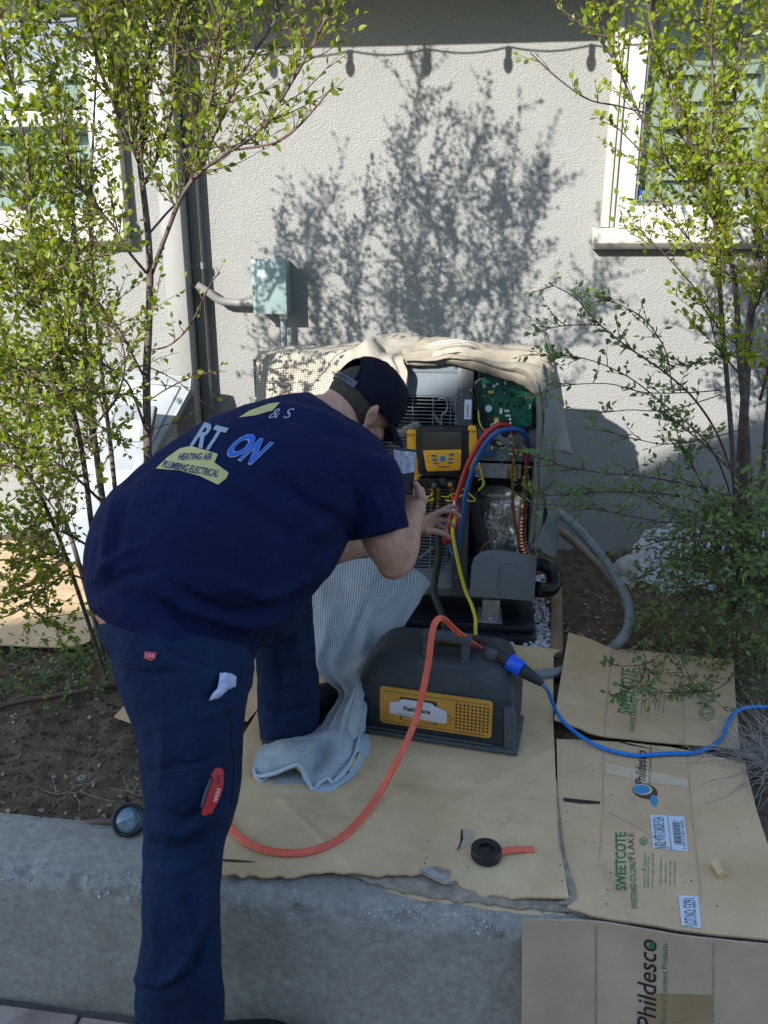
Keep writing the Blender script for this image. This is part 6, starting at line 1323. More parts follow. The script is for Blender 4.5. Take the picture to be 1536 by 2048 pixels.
for k in range(25):
    a = math.pi * k / 24; dt = .54 * math.cos(a); ph = .40 * math.sin(a) * math.pi / 2; t = math.pi + dt; r1 = math.cos(ph) ** .8; bulge = 1 + .05 * math.sin(2 * ph)
    arch.append(DC + Fh * (.1045 * math.cos(t) * r1 * bulge) + Rh * (.0875 * math.sin(t) * r1 * bulge) + Uh * (.118 * math.sin(ph) ** .95 + .006 * math.cos(2 * t) * (1 - ph)))
b = MB(); b.tube(arch, .0026, 6); b.build('opening_binding', m_cap, capm, smooth=True)
rows = []
for s in (0, .25, .5, .75, 1):
    row = []
    for k in range(-5, 6):
        a = k / 5 * 1.18; bx = .108 * math.cos(a); by = .086 * math.sin(a); ex = (.070 * math.cos(a * .72) ** .6) * s
        row.append(DC + Fh * (bx + ex) + Rh * (by * (1 - .06 * s)) + Uh * (.004 - .016 * s * s - .020 * (by / .086) ** 2 * (.3 + s * .7) - .004))
    rows.append(row)
patch(rows, 'brim', m_cap, capm, n=4, thick=-.003)
# ---- shoes
def shoe(name, heel, toe, wd, sole, par):
    d = (toe - heel); L = d.length; X = d.normalized(); S_ = Vector((X.y, -X.x, 0)).normalized(); Zu = Vector((0, 0, 1)); b = MB(); sts = []
    for t, w_, h_ in ((0, .6, .05), (.06, .82, .075), (.2, .9, .082), (.38, .88, .086), (.55, .95, .070), (.75, 1.05, .050), (.9, .9, .034), (1, .5, .02)):
        sts.append((heel + d * t + Zu * (sole + h_ * .5), S_ * (wd * w_), Zu * (h_ * .5 + .002)))
    b.sweep(lerp_st(sts, 4), 20); o = b.build(name, m_shoe, par, smooth=True)
    b = MB(); sts = []
    for t, w_ in ((0, .62), (.05, .85), (.2, .93), (.4, .88), (.6, .98), (.78, 1.08), (.92, .92), (1.02, .45)): sts.append((heel + d * t * 1.0 + Zu * (sole * .5), S_ * (wd * w_), Zu * (sole * .55)))
    b.sweep([(c, a_, b_) for c, a_, b_ in sts], 20); b.build('sole', m_blackrub, o, smooth=True, auto=True)
    for k in range(4):
        t = .42 + .08 * k; c = heel + d * t + Zu * (sole + .073 - .012 * k); b = MB(); b.tube([c - S_ * .022, c + Zu * .004, c + S_ * .022], .0025, 6); b.build('lace', m_blackrub, o)
h1 = Y(570, 1470, 1.86); h1.z = .362; t1 = G(690, 1392, .362)
h1 = G(560, 1486, .362); shoe('shoe', h1, h1 + (t1 - h1).normalized() * .30, .047, .024, man)
h2 = G(330, 2075, 0.002); shoe('shoe', Vector((-.47, 1.170, .002)), Vector((-.185, 1.232, .002)), .047, .030, man)
# ---- shirt print
PB = [(348, 938), (352, 918), (372, 902), (432, 907), (436, 918), (425, 925), (452, 943), (455, 955), (436, 969), (405, 952), (372, 944), (335, 942)]
dpoly('shirt_print', [(312, 938), (335, 916), (360, 898), (382, 893), (410, 901), (436, 909), (429, 926), (457, 946), (453, 957), (436, 970), (400, 953), (360, 942)], shirt, m_yelprint, off=.0018, maxe=8)
dtext('HEATING AIR', (356, 922), (66, -1), (5, -14), shirt, m_navyprint, off=.003, maxe=6, bold=.02)
dtext('PLUMBING ELECTRICAL', (324, 936), (110, 20), (7, -14), shirt, m_navyprint, off=.003, maxe=6, bold=.02)
dtext('RT', (380, 892), (48, 12), (30, -46), shirt, m_paleprint, off=.0022, maxe=6, bold=.03)
dtext('ON', (443, 910), (58, 22), (48, -46), shirt, m_paleprint, off=.0020, maxe=6, bold=.055)
dtext('ON', (446, 909), (55, 20), (46, -43), shirt, m_blueprint, off=.0030, maxe=6, bold=.02)
dtext("& S", (535, 838), (42, 0), (14, -20), shirt, m_paleprint, off=.0022, maxe=6, bold=.0)
dpoly('shirt_print', [(478, 836), (500, 822), (540, 808), (560, 806), (545, 822), (510, 832)], shirt, m_yelprint, off=.0018, maxe=8)
# ---- phone, knife, rag: things he carries
ph = thing('phone', PH[3], 'dark smartphone held up in his right hand, sky reflection painted on the screen', 'phone')
b = MB(); b.prism(PH, -pn * .009); b.build('case', m_black, ph, bevel=.003)
cI = sum(PH, Vector()) / 4; SC = [cI + (p - cI) * .90 + pn * .0006 for p in PH]; b = MB(); b.prism(SC, -pn * .0004)
m_ph = bpy.data.materials.new('phone_screen'); m_ph.use_nodes = True; nt = m_ph.node_tree; bs_ = nt.nodes['Principled BSDF']; bs_.inputs['Base Color'].default_value = (.01, .012, .02, 1); bs_.inputs['Roughness'].default_value = .12
sc = b.build('screen', m_ph, ph)
UP = [SC[0].lerp(SC[3], .02) + pn * .0004, SC[1].lerp(SC[2], .02) + pn * .0004, SC[1].lerp(SC[2], .50) + pn * .0004, SC[0].lerp(SC[3], .62) + pn * .0004]
m_skyrefl = M('phone_sky_reflection', (.03, .04, .07), .4, col2=(.13, .17, .25), vscale=75); b = MB(); b.prism(UP, -pn * .0003); b.build('painted_reflection', m_skyrefl, sc)  # reflected sky painted as blue-grey colour, not a picture on show
nt = m_skyrefl.node_tree; bs_ = nt.nodes['Principled BSDF']; bs_.inputs['Emission Strength'].default_value = .25  # faint glow added to brighten the painted sky reflection
for l in list(nt.links):
    if l.to_socket == bs_.inputs['Base Color']: nt.links.new(l.from_socket, bs_.inputs['Emission Color'])
kn = thing('folding_knife', surf(trs, 425, 1585)[0], 'red folding knife clipped to the edge of his thigh pocket', 'knife')
def onfront(pts, o, off, d, name, mat, par, bevel=.0):
    c, n = surf(o, sum(p[0] for p in pts) / len(pts), sum(p[1] for p in pts) / len(pts)); n = (CAMP - c).normalized()
    P_ = []
    for x, y in pts: dr = ray(x, y); P_.append(CAMP + dr * ((c + n * off - CAMP).dot(n) / dr.dot(n)))
    b = MB(); b.prism(P_, -n * d); return b.build(name, mat, par, bevel=bevel)
kpts = [(422, 1541), (430, 1536), (441, 1535), (447, 1540), (448, 1552), (447, 1570), (443, 1588), (437, 1603), (428, 1618), (426, 1626), (421, 1628), (412, 1632), (405, 1631), (404, 1622), (408, 1610), (414, 1592), (417, 1580), (422, 1568), (425, 1558), (421, 1550)]
kh = onfront(kpts, trs, .016, .012, 'handle', m_redpl, kn, .0015)
onfront([(419, 1556), (424, 1560), (420, 1572), (416, 1582), (412, 1594), (407, 1610), (403, 1618), (401, 1612), (405, 1596), (410, 1580), (416, 1566)], trs, .014, .006, 'blade', m_metal_dark, kn, .0006)
for (x, y, r_) in ((437, 1553, 2.6), (436, 1560, 2.8), (435, 1564, 1.6)): onfront([(x + r_ * math.cos(t), y + r_ * math.sin(t)) for t in [k * math.pi / 5 for k in range(10)]], trs, .0172, .001, 'pivot', m_black, kn)
ktx, _n = surf(trs, sum(p[0] for p in kpts) / len(kpts), sum(p[1] for p in kpts) / len(kpts))
nK = (CAMP - ktx).normalized()
def kp_(x, y): d_ = ray(x, y); return CAMP + d_ * ((ktx + nK * .0170 - CAMP).dot(nK) / d_.dot(nK))
k0, k1, k2 = kp_(433, 1606), kp_(441, 1578), kp_(425, 1603); ftext('TOOLS', k0 + (k2 - k0) * .0, k1 - k0, (k2 - k0) * .8, m_whitepl, kh, 'printed_text', bold=.01)
rg_ = patch([[surf(trs, x, y, o)[0] for x, y, o in row] for row in ([(436, 1347, .006), (447, 1348, .012), (457, 1350, .009), (467, 1352, .008)], [(434, 1362, .008), (445, 1362, .018), (454, 1364, .010), (464, 1366, .010)], [(428, 1378, .010), (437, 1378, .018), (446, 1378, .011), (455, 1380, .010)], [(419, 1392, .008), (425, 1392, .012), (432, 1391, .010), (440, 1390, .008)], [(415, 1401, .006), (418, 1401, .007), (420, 1400, .007), (424, 1399, .006)])], 'pocket_rag', m_rag, None, n=7, thick=.0015, wrinkle=.007, wscale=45)
tag(rg_, 'pale lilac rag hanging out of his trouser pocket', 'rag')
# ================================================================== PLANTS
class Plant:
    def __init__(s, seed, lsize=(.012, .027), wf=.62, ok=None):
        s.r = random.Random(seed); s.tw = MB(); s.lv = []; s.lf = []; s.ls = lsize; s.wf = wf; s.ok = ok; s.n = 0
    def leaf(s, p, d):
        if s.ok and not s.ok(*proj(p)): return
        r = s.r; L = r.uniform(*s.ls); d = d.normalized(); nz = Vector((r.gauss(0, 1), r.gauss(0, 1), r.gauss(.5, 1)))
        sd_ = d.cross(nz)
        if sd_.length < 1e-3: return
        sd_.normalize(); up = sd_.cross(d); W_ = L * s.wf / 2; k = L * .10; o = len(s.lv); st_ = d * (L * .12)
        q = p + st_
        s.lv += [p, q + d * L * .02, q + d * (L * .30) + sd_ * W_ * .92 + up * k, q + d * (L * .62) + sd_ * W_ * .80 + up * k * .8, q + d * L - up * k * .3, q + d * (L * .62) - sd_ * W_ * .80 + up * k * .8, q + d * (L * .30) - sd_ * W_ * .92 + up * k, q + d * (L * .45) - up * k * .2]
        s.lf += [(o + 1, o + 2, o + 7), (o + 2, o + 3, o + 7), (o + 3, o + 4, o + 7), (o + 4, o + 5, o + 7), (o + 5, o + 6, o + 7), (o + 6, o + 1, o + 7)]; s.n += 1
    def twig(s, p, d, L, r0=.0016, gap=.014, sub=.25, up=.25, leaves=True, bare=.1):
        r = s.r; n = 5; P = [p]; dd_ = d.normalized()
        for k in range(n):
            dd_ = (dd_ + Vector((r.gauss(0, .12), r.gauss(0, .12), r.gauss(0, .10) + up * .12))).normalized(); P.append(P[-1] + dd_ * (L / n))
        if s.ok and not s.ok(*proj(P[-1])): return
        s.tw.tube(P, lambda t: r0 * (1 - .7 * t), 4, caps=False)
        if not leaves: return
        m_ = int(L / gap); sgn = 1
        for k in range(m_):
            t = bare + (1 - bare) * (k + r.random() * .6) / m_; i = min(n - 1, int(t * n)); q = P[i].lerp(P[i + 1], t * n - i); dr = (P[i + 1] - P[i]).normalized()
            a = r.uniform(0, 6.28); px_ = dr.orthogonal().normalized(); py_ = dr.cross(px_); s.leaf(q, dr * r.uniform(.3, .9) + (px_ * math.cos(a) + py_ * math.sin(a)) * r.uniform(.6, 1.0) + Vector((0, 0, r.uniform(-.15, .35))))
            if k == m_ - 1: s.leaf(P[-1], dr)
        if L > .12:
            for _ in range(int(sub * L / .06 + r.random())):
                t = r.uniform(.2, .85); i = min(n - 1, int(t * n)); q = P[i].lerp(P[i + 1], t * n - i); dr = (P[i + 1] - P[i]).normalized(); s.twig(q, dr + Vector((r.gauss(0, .55), r.gauss(0, .55), r.gauss(.1, .4))), L * r.uniform(.3, .55), r0 * .7, gap, 0, up)
    def branch(s, P, r0, r1, n, L=(.10, .28), t0=.1, t1=1.0, spread=.8, up=.35, gap=.014, sub=.25, mb=None, seg=7, tipleaf=True):
        r = s.r; C_ = cr(P, 6); m_ = len(C_); (mb or s.tw).tube(C_, lambda t: r0 + (r1 - r0) * t, seg)
        for _ in range(n):
            t = t0 + (t1 - t0) * r.random(); x = t * (m_ - 1); i = min(m_ - 2, int(x)); q = C_[i].lerp(C_[i + 1], x - i); dr = (C_[i + 1] - C_[i]).normalized()
            d = dr * .7 + Vector((r.gauss(0, spread), r.gauss(0, spread) * .8, r.gauss(0, spread * .6) + up)); s.twig(q, d, r.uniform(*L) * (1.15 - .4 * t), .0017, gap, sub, up)
        if tipleaf:
            d = (C_[-1] - C_[-2]); s.twig(C_[-1], d, r.uniform(*L), .0014, gap, sub, up)
def finish(p, root, bark, leafm, twm=None):
    o = p.tw.build('twigs', twm or m_twig, root, smooth=True, kind='stuff')
    mb = MB(); mb.v = p.lv; mb.f = p.lf; me = bpy.data.meshes.new('leaves'); me.from_pydata([tuple(v) for v in p.lv], [], p.lf)
    for q in me.polygons: q.use_smooth = True
    return link('leaves', me, leafm, root, 'stuff')
def yp(l): return [Y(a, b_, c) for a, b_, c in l]
def inside(px, py, poly):
    c = False; j = len(poly) - 1
    for i in range(len(poly)):
        xi, yi = poly[i]; xj, yj = poly[j]
        if (yi > py) != (yj > py) and px < (xj - xi) * (py - yi) / (yj - yi) + xi: c = not c
        j = i
    return c
LEFTZONE = [(-3000, -3000), (1000, -3000), (820, -60), (730, 60), (690, 150), (640, 260), (560, 330), (500, 380), (455, 420), (445, 520), (475, 640), (475, 760), (430, 840), (330, 890), (200, 1010), (165, 1130), (200, 1290), (190, 1440), (150, 1420), (-3000, 1420)]
jr = random.Random(99)
def okL(x, y):
    if not inside(x + jr.gauss(0, 26), y + jr.gauss(0, 22), LEFTZONE): return False
    return not (y > -30 and x > 150 and jr.random() < (.34 if x > 330 else .22))
# --- slender tree with the single trunk
t1_ = thing('slender_tree', G(305, 1345, .33), 'slender young tree with a single dark trunk rising behind the man on the left', 'tree')
p = Plant(11, ok=okL); tr = MB()
tk = yp([(308, 1345, 2.25), (300, 1150, 2.25), (297, 1000, 2.25), (295, 880, 2.25), (293, 760, 2.25), (297, 660, 2.26), (300, 560, 2.27), (297, 480, 2.27), (290, 410, 2.28), (280, 330, 2.28)])
p.tw.v; tr.tube(cr(tk, 5), lambda t: .0145 - .0065 * t, 12)
BR = [([(280, 330, 2.28), (262, 240, 2.29), (250, 120, 2.30), (243, 0, 2.32), (240, -160, 2.32), (250, -330, 2.33), (262, -520, 2.33), (280, -720, 2.33)], .0065, 90, .02),
      ([(281, 335, 2.28), (290, 230, 2.26), (300, 100, 2.25), (322, -50, 2.24), (350, -260, 2.22), (390, -430, 2.22), (430, -600, 2.22)], .0060, 90, .02),
      ([(280, 330, 2.28), (240, 240, 2.22), (200, 140, 2.18), (170, 40, 2.15), (140, -120, 2.12), (120, -260, 2.10), (110, -420, 2.1)], .0055, 70, .02),
      ([(287, 370, 2.28), (320, 300, 2.24), (345, 210, 2.2), (352, 90, 2.18), (360, -40, 2.16), (400, -220, 2.14), (430, -400, 2.14)], .0050, 66, .05),
      ([(304, 545, 2.26), (338, 455, 2.2), (365, 390, 2.15), (400, 345, 2.12), (455, 305, 2.10), (520, 260, 2.08), (580, 170, 2.05), (640, 60, 2.0), (680, -40, 1.98), (720, -170, 1.95), (740, -300, 1.95)], .0065, 100, .12),
      ([(380, 370, 2.14), (398, 290, 2.13), (425, 180, 2.12), (440, 60, 2.10), (470, -80, 2.08), (500, -260, 2.06), (520, -450, 2.05), (530, -600, 2.05)], .0048, 90, .05),
      ([(400, 350, 2.13), (440, 240, 2.2), (500, 120, 2.25), (560, 10, 2.3), (610, -130, 2.32), (640, -260, 2.34), (660, -420, 2.35)], .0045, 76, .1),
      ([(470, 300, 2.10), (550, 285, 2.05), (600, 250, 2.0), (660, 180, 1.98)], .0030, 20, .1),
      ([(296, 470, 2.27), (330, 430, 2.35), (372, 380, 2.40), (385, 300, 2.42), (400, 190, 2.44), (430, 60, 2.45), (450, -120, 2.45), (460, -300, 2.45)], .0035, 60, .2),
      ([(292, 545, 2.26), (255, 500, 2.2), (225, 450, 2.18), (180, 400, 2.15), (140, 330, 2.12), (110, 230, 2.1)], .0045, 32, .1),
      ([(292, 760, 2.25), (270, 720, 2.22), (240, 660, 2.2), (190, 600, 2.18), (130, 570, 2.15)], .0040, 24, .15),
      ([(290, 855, 2.25), (270, 800, 2.2), (250, 760, 2.17), (205, 730, 2.15), (150, 720, 2.12)], .0042, 20, .3),
      ([(300, 800, 2.25), (330, 780, 2.22), (380, 755, 2.2), (420, 745, 2.18)], .0022, 5, .3), ([(302, 700, 2.25), (340, 690, 2.22), (380, 650, 2.2), (420, 570, 2.18), (440, 545, 2.16)], .0024, 8, .3),
      ([(300, 735, 2.25), (350, 760, 2.2), (400, 800, 2.17), (440, 830, 2.15)], .0018, 4, .3), ([(301, 860, 2.24), (330, 850, 2.2), (360, 845, 2.18)], .0015, 3, .3)]
BR[12:] = BR[12:]
for (l, r0, n_, t0) in BR: l = [(a - (75 if b < -60 else 0), b, c) for a, b, c in l]; p.branch(yp(l), r0, .0018, int(n_ * (1.05)), t0=t0, mb=tr if r0 > .003 else None, spread=.75 if r0 > .003 else .5, L=(.10, .26) if r0 > .003 else (.04, .10))
tr.build('trunk', m_barkd, t1_, smooth=True); finish(p, t1_, m_barkd, m_leafL); n1 = p.n
# --- multi-stemmed shrub at the far left
t2_ = thing('multi_stem_tree', G(235, 1400, .33), 'dense multi-stemmed leafy tree filling the left edge', 'tree')
p = Plant(12, ok=okL); tr = MB()
BR = [([(245, 1380, 2.30), (225, 1150, 2.3), (200, 960, 2.32), (180, 800, 2.34), (165, 620, 2.35), (150, 470, 2.36), (138, 340, 2.37), (120, 220, 2.38), (90, 80, 2.38), (60, -80, 2.4)], .0125, 120, .30),
      ([(250, 1380, 2.35), (245, 1150, 2.4), (222, 900, 2.42), (205, 760, 2.44), (188, 560, 2.46), (180, 440, 2.48), (185, 300, 2.5), (195, 120, 2.5), (215, -60, 2.5)], .0095, 90, .32),
      ([(235, 1390, 2.25), (190, 1100, 2.2), (160, 880, 2.16), (100, 650, 2.12), (65, 500, 2.1), (55, 330, 2.1), (30, 200, 2.1), (0, 60, 2.1), (-30, -120, 2.1)], .0095, 120, .32),
      ([(230, 1395, 2.35), (150, 1100, 2.4), (60, 850, 2.42), (0, 650, 2.45), (-50, 450, 2.45), (-90, 200, 2.45), (-120, -60, 2.45)], .0090, 105, .34),
      ([(225, 1395, 2.2), (120, 1080, 2.1), (20, 880, 2.05), (-80, 700, 2.0), (-160, 450, 2.0)], .0070, 66, .25),
      ([(200, 1000, 2.2), (120, 930, 2.1), (40, 900, 2.05), (-60, 880, 2.0)], .0045, 34, .1), ([(190, 1100, 2.2), (110, 1060, 2.1), (50, 1090, 2.05), (-60, 1080, 2.0)], .004, 32, .1),
      ([(210, 1180, 2.2), (140, 1150, 2.12), (90, 1180, 2.08), (20, 1230, 2.05), (-60, 1240, 2.02)], .0035, 26, .1), ([(160, 760, 2.3), (120, 690, 2.2), (80, 620, 2.15), (20, 570, 2.1)], .004, 30, .1), ([(165, 620, 2.35), (110, 500, 2.3), (40, 400, 2.25), (-40, 320, 2.2)], .0045, 40, .1),
      ([(-60, 450, 2.3), (-160, 250, 2.2), (-260, 60, 2.15), (-380, -150, 2.1)], .006, 60, .1), ([(-80, 600, 2.3), (-220, 400, 2.2), (-380, 250, 2.15), (-520, 60, 2.1)], .006, 60, .1), ([(-100, 200, 2.4), (-150, 0, 2.3), (-200, -200, 2.25), (-240, -400, 2.2)], .006, 60, .1), ([(-120, 750, 2.25), (-280, 640, 2.2), (-430, 520, 2.15)], .005, 40, .1),
      ([(120, 1000, 2.2), (160, 900, 2.08), (210, 860, 2.02), (240, 880, 2.0)], .003, 26, .1), ([(60, 900, 2.2), (80, 820, 2.1), (140, 780, 2.02), (200, 790, 2.0)], .0035, 34, .1), ([(-60, 1000, 2.15), (0, 930, 2.05), (60, 960, 2.0), (110, 1020, 1.98)], .0035, 36, .1), ([(-80, 820, 2.15), (-10, 760, 2.05), (60, 740, 2.02), (120, 790, 2.0)], .0035, 36, .1), ([(100, 1150, 2.15), (60, 1200, 2.05), (90, 1240, 2.0), (150, 1265, 1.98)], .0025, 26, .1), ([(-60, 1150, 2.1), (0, 1120, 2.0), (60, 1130, 1.98), (130, 1110, 1.97)], .003, 32, .1), ([(20, 650, 2.2), (60, 600, 2.1), (110, 540, 2.05), (180, 520, 2.03)], .0035, 36, .1),
      ([(180, 860, 2.15), (230, 800, 2.05), (250, 720, 2.0), (225, 640, 1.98)], .0035, 22, .1), ([(60, 850, 2.2), (70, 760, 2.1), (130, 690, 2.02), (140, 640, 2.0)], .004, 26, .1)]
for (l, r0, n_, t0) in BR: p.branch(yp(l), r0, .0018, int(n_ * .88), t0=t0 * .75, mb=tr, L=(.09, .24), spread=.9)
tr.build('trunk', m_barkd, t2_, smooth=True); finish(p, t2_, m_barkd, m_leafL); n2 = p.n
# --- right tree
RIGHTZONE = [(3000, -3000), (1000, -3000), (1080, -40), (1120, 40), (1030, 60), (1035, 120), (1120, 170), (1180, 250), (1210, 330), (1200, 420), (1260, 470), (1265, 540), (1340, 700), (1400, 800), (1400, 2000), (3000, 2000)]
def okR(x, y): return inside(x + (jr.gauss(0, 12) if x > 1260 else 0), y, RIGHTZONE)
t3_ = thing('leafy_tree', G(1500, 1190, .34), 'bright green multi-trunk tree in front of the right window', 'tree')
p = Plant(13, ok=okR); tr = MB()
BR = [([(1488, 1200, 2.45), (1480, 1000, 2.45), (1490, 800, 2.46), (1500, 650, 2.47), (1520, 480, 2.48), (1528, 350, 2.5), (1540, 200, 2.5), (1560, 0, 2.5), (1580, -200, 2.5)], .019, 90, .40),
      ([(1500, 1190, 2.40), (1495, 900, 2.4), (1478, 700, 2.4), (1470, 560, 2.4), (1440, 430, 2.38), (1400, 330, 2.35), (1350, 210, 2.32), (1310, 90, 2.3), (1290, -40, 2.3), (1270, -200, 2.3)], .012, 110, .38),
      ([(1480, 1180, 2.35), (1465, 900, 2.35), (1445, 650, 2.34), (1435, 500, 2.32), (1420, 340, 2.3), (1425, 180, 2.28), (1420, 40, 2.26), (1415, -150, 2.25)], .009, 100, .36),
      ([(1510, 1190, 2.5), (1530, 900, 2.5), (1545, 650, 2.5), (1500, 420, 2.45), (1470, 250, 2.42), (1480, 80, 2.4), (1490, -120, 2.4)], .011, 90, .40),
      ([(1450, 470, 2.36), (1400, 400, 2.3), (1340, 330, 2.25), (1280, 230, 2.22), (1235, 130, 2.2), (1195, 20, 2.2), (1160, -120, 2.2)], .0048, 46, .08),
      ([(1405, 345, 2.33), (1345, 250, 2.28), (1250, 215, 2.22), (1180, 200, 2.18), (1120, 160, 2.15), (1060, 105, 2.12)], .0028, 12, .05),
      ([(1235, 130, 2.2), (1200, 80, 2.18), (1150, 40, 2.16), (1120, 15, 2.15)], .0020, 8, .1), ([(1440, 430, 2.38), (1390, 385, 2.34), (1330, 340, 2.3), (1270, 290, 2.28), (1230, 250, 2.26)], .0025, 16, .1),
      ([(1470, 560, 2.4), (1420, 520, 2.34), (1370, 470, 2.3), (1320, 400, 2.28)], .003, 18, .1), ([(1478, 690, 2.4), (1440, 660, 2.34), (1400, 590, 2.3), (1340, 520, 2.27), (1300, 480, 2.25)], .003, 20, .1),
      ([(1530, 420, 2.4), (1560, 300, 2.3), (1600, 150, 2.25), (1640, -20, 2.2)], .005, 50, .1), ([(1520, 800, 2.3), (1560, 650, 2.2), (1600, 500, 2.15)], .005, 40, .1), ([(1500, 640, 2.3), (1530, 560, 2.15), (1545, 430, 2.1), (1540, 300, 2.05)], .004, 40, .1), ([(1490, 760, 2.35), (1440, 700, 2.28), (1420, 640, 2.26)], .003, 14, .2)]
for (l, r0, n_, t0) in BR: thin = r0 < .0029; p.branch(yp(l), r0, .0016, int(n_ * .78), t0=t0, mb=tr, L=(.04, .10) if thin else (.09, .24), spread=.55 if thin else .8)
tr.build('trunk', m_barkd, t3_, smooth=True); finish(p, t3_, m_barkd, m_leafR); n3 = p.n
# --- shaded shrub below it with long arching shoots
SHZ = [(3000, 400), (1500, 400), (1330, 560), (1140, 540), (1040, 560), (1030, 780), (1000, 860), (1010, 1110), (1200, 1120), (1190, 1300), (1215, 1420), (1500, 1440), (3000, 1600)]
okS = lambda x, y: inside(x, y, SHZ)
t4_ = thing('shaded_shrub', G(1470, 1260, .34), 'shaded shrub with long arching shoots reaching toward the condenser', 'shrub')
p = Plant(14, lsize=(.016, .027), wf=.5, ok=okS); tr = MB()
AR = [([(1480, 1000, 2.30), (1440, 880, 2.25), (1390, 800, 2.2), (1330, 745, 2.15), (1250, 690, 2.12), (1190, 640, 2.1), (1150, 595, 2.08), (1098, 567, 2.06)], .0040, 26, .25),
      ([(1200, 650, 2.1), (1150, 650, 2.08), (1105, 655, 2.06), (1066, 668, 2.05)], .0018, 8, .1), ([(1470, 1020, 2.35), (1440, 930, 2.3), (1400, 870, 2.25), (1330, 810, 2.2), (1250, 750, 2.15), (1160, 715, 2.12), (1060, 710, 2.10)], .0032, 20, .3),
      ([(1345, 780, 2.2), (1330, 700, 2.2), (1290, 640, 2.2), (1250, 615, 2.2), (1215, 600, 2.2)], .0020, 14, .1), ([(1440, 780, 2.3), (1380, 785, 2.25), (1290, 785, 2.2), (1220, 768, 2.15), (1140, 770, 2.12), (1080, 785, 2.1)], .0020, 12, .2),
      ([(1440, 790, 2.3), (1340, 820, 2.25), (1260, 820, 2.2), (1200, 825, 2.15), (1150, 820, 2.14)], .0018, 8, .2), ([(1480, 860, 2.4), (1400, 880, 2.35), (1330, 888, 2.3), (1280, 880, 2.28), (1225, 865, 2.26)], .0022, 14, .2),
      ([(1480, 1000, 2.25), (1400, 975, 2.2), (1300, 955, 2.15), (1200, 945, 2.1), (1120, 930, 2.06), (1050, 905, 2.03)], .0028, 30, .2), ([(1470, 1040, 2.3), (1390, 1000, 2.25), (1300, 985, 2.2), (1200, 985, 2.15), (1130, 990, 2.12), (1060, 990, 2.1)], .0025, 32, .15),
      ([(1480, 1060, 2.2), (1400, 1050, 2.15), (1300, 1040, 2.1), (1200, 1020, 2.08), (1110, 1010, 2.05), (1050, 1010, 2.03)], .0022, 26, .15), ([(1500, 980, 2.2), (1420, 900, 2.15), (1360, 850, 2.12), (1310, 820, 2.1)], .003, 24, .1),
      ([(1500, 1180, 2.3), (1450, 1050, 2.25), (1400, 960, 2.2), (1370, 900, 2.2)], .004, 36, .1), ([(1480, 700, 2.3), (1430, 720, 2.25), (1370, 730, 2.2), (1330, 720, 2.2)], .002, 16, .1)]
for (l, r0, n_, t0) in AR: p.branch(yp(l), r0, .0010, n_, t0=t0, mb=None, L=(.03, .09), spread=.55, up=.1, gap=.016, sub=0)
# leafy mass at the base
rr = random.Random(31)
for _ in range(64):
    a = Y(rr.uniform(1440, 1540), rr.uniform(1120, 1250), rr.uniform(2.2, 2.6)); tx, ty = rr.uniform(1250, 1600), rr.uniform(940, 1330); b_ = Y(tx, ty, rr.uniform(1.95, 2.5))
    if b_.z < .37: b_.z = .37
    mid = a.lerp(b_, .5) + Vector((0, 0, .06)); p.branch([a, mid, b_], .0026, .001, 9, L=(.05, .16), t0=.3, spread=.9, up=.15, sub=.1, seg=5)
for (l) in ([(1400, 1250, 2.25), (1340, 1290, 2.1), (1300, 1325, 2.0), (1240, 1332, 1.98), (1222, 1325, 1.97)], [(1420, 1270, 2.2), (1365, 1300, 2.05), (1375, 1345, 1.98), (1395, 1375, 1.95), (1430, 1400, 1.92), (1455, 1425, 1.9)], [(1470, 1350, 2.0), (1430, 1380, 1.95), (1380, 1385, 1.94), (1330, 1385, 1.93), (1310, 1390, 1.93)], [(1350, 1290, 2.1), (1330, 1320, 2.0), (1300, 1345, 1.97), (1345, 1345, 1.97)], [(1290, 1335, 1.99), (1275, 1370, 1.95), (1240, 1385, 1.93), (1222, 1390, 1.93)]):
    p.branch(yp(l), .0016, .0008, 10, L=(.02, .05), t0=.1, spread=.5, up=0, sub=0, gap=.012)
finish(p, t4_, m_barkd, m_leafD); n4 = p.n
# --- low ground cover under the left tree and to the right
def litter():
    rr = random.Random(41); pl = Plant(42, lsize=(.012, .022), wf=.6)
    for _ in range(900):
        if rr.random() < .35: q = G(rr.uniform(-150, 260), rr.gauss(1330, 45), .345)
        else: q = G(rr.uniform(-200, 520), rr.uniform(1240, 1640), .34)
        if rr.random() < .4: q = G(rr.uniform(1100, 1560), rr.uniform(1180, 1330), .345)
        q.z = soil_z(q.x, q.y) + .006; pl.leaf(q, Vector((rr.gauss(0, 1), rr.gauss(0, 1), .1)))
    me = bpy.data.meshes.new('leaf_litter'); me.from_pydata([tuple(v) for v in pl.lv], [], pl.lf); o = link('leaf_litter', me, m_dryleaf); tag(o, 'fallen leaves scattered over the dark soil', 'fallen leaves', kind='stuff')
litter()
gc2 = Plant(43, lsize=(.012, .022), wf=.6); rr = random.Random(44)
for _ in range(150):
    q = G(rr.uniform(-150, 250), rr.gauss(1335, 38), .34); q.z = soil_z(q.x, q.y) + .005
    gc2.twig(q, Vector((rr.gauss(0, .7), rr.gauss(0, .7), .6)), rr.uniform(.04, .12), .001, .012, 0, 0)
for _ in range(90):
    q = G(rr.uniform(1250, 1600), rr.uniform(1240, 1420), .34); q.z = soil_z(q.x, q.y) + .005
    if q.x < .62 and q.y < 2.2: continue
    gc2.twig(q, Vector((rr.gauss(0, .7), rr.gauss(0, .7), .6)), rr.uniform(.05, .16), .001, .012, 0, 0)
me = bpy.data.meshes.new('ground_cover'); o_ = len(gc2.lv)
gc2.tw.build('x', m_twig); xo = bpy.data.objects['x']; bpy.data.objects.remove(xo)
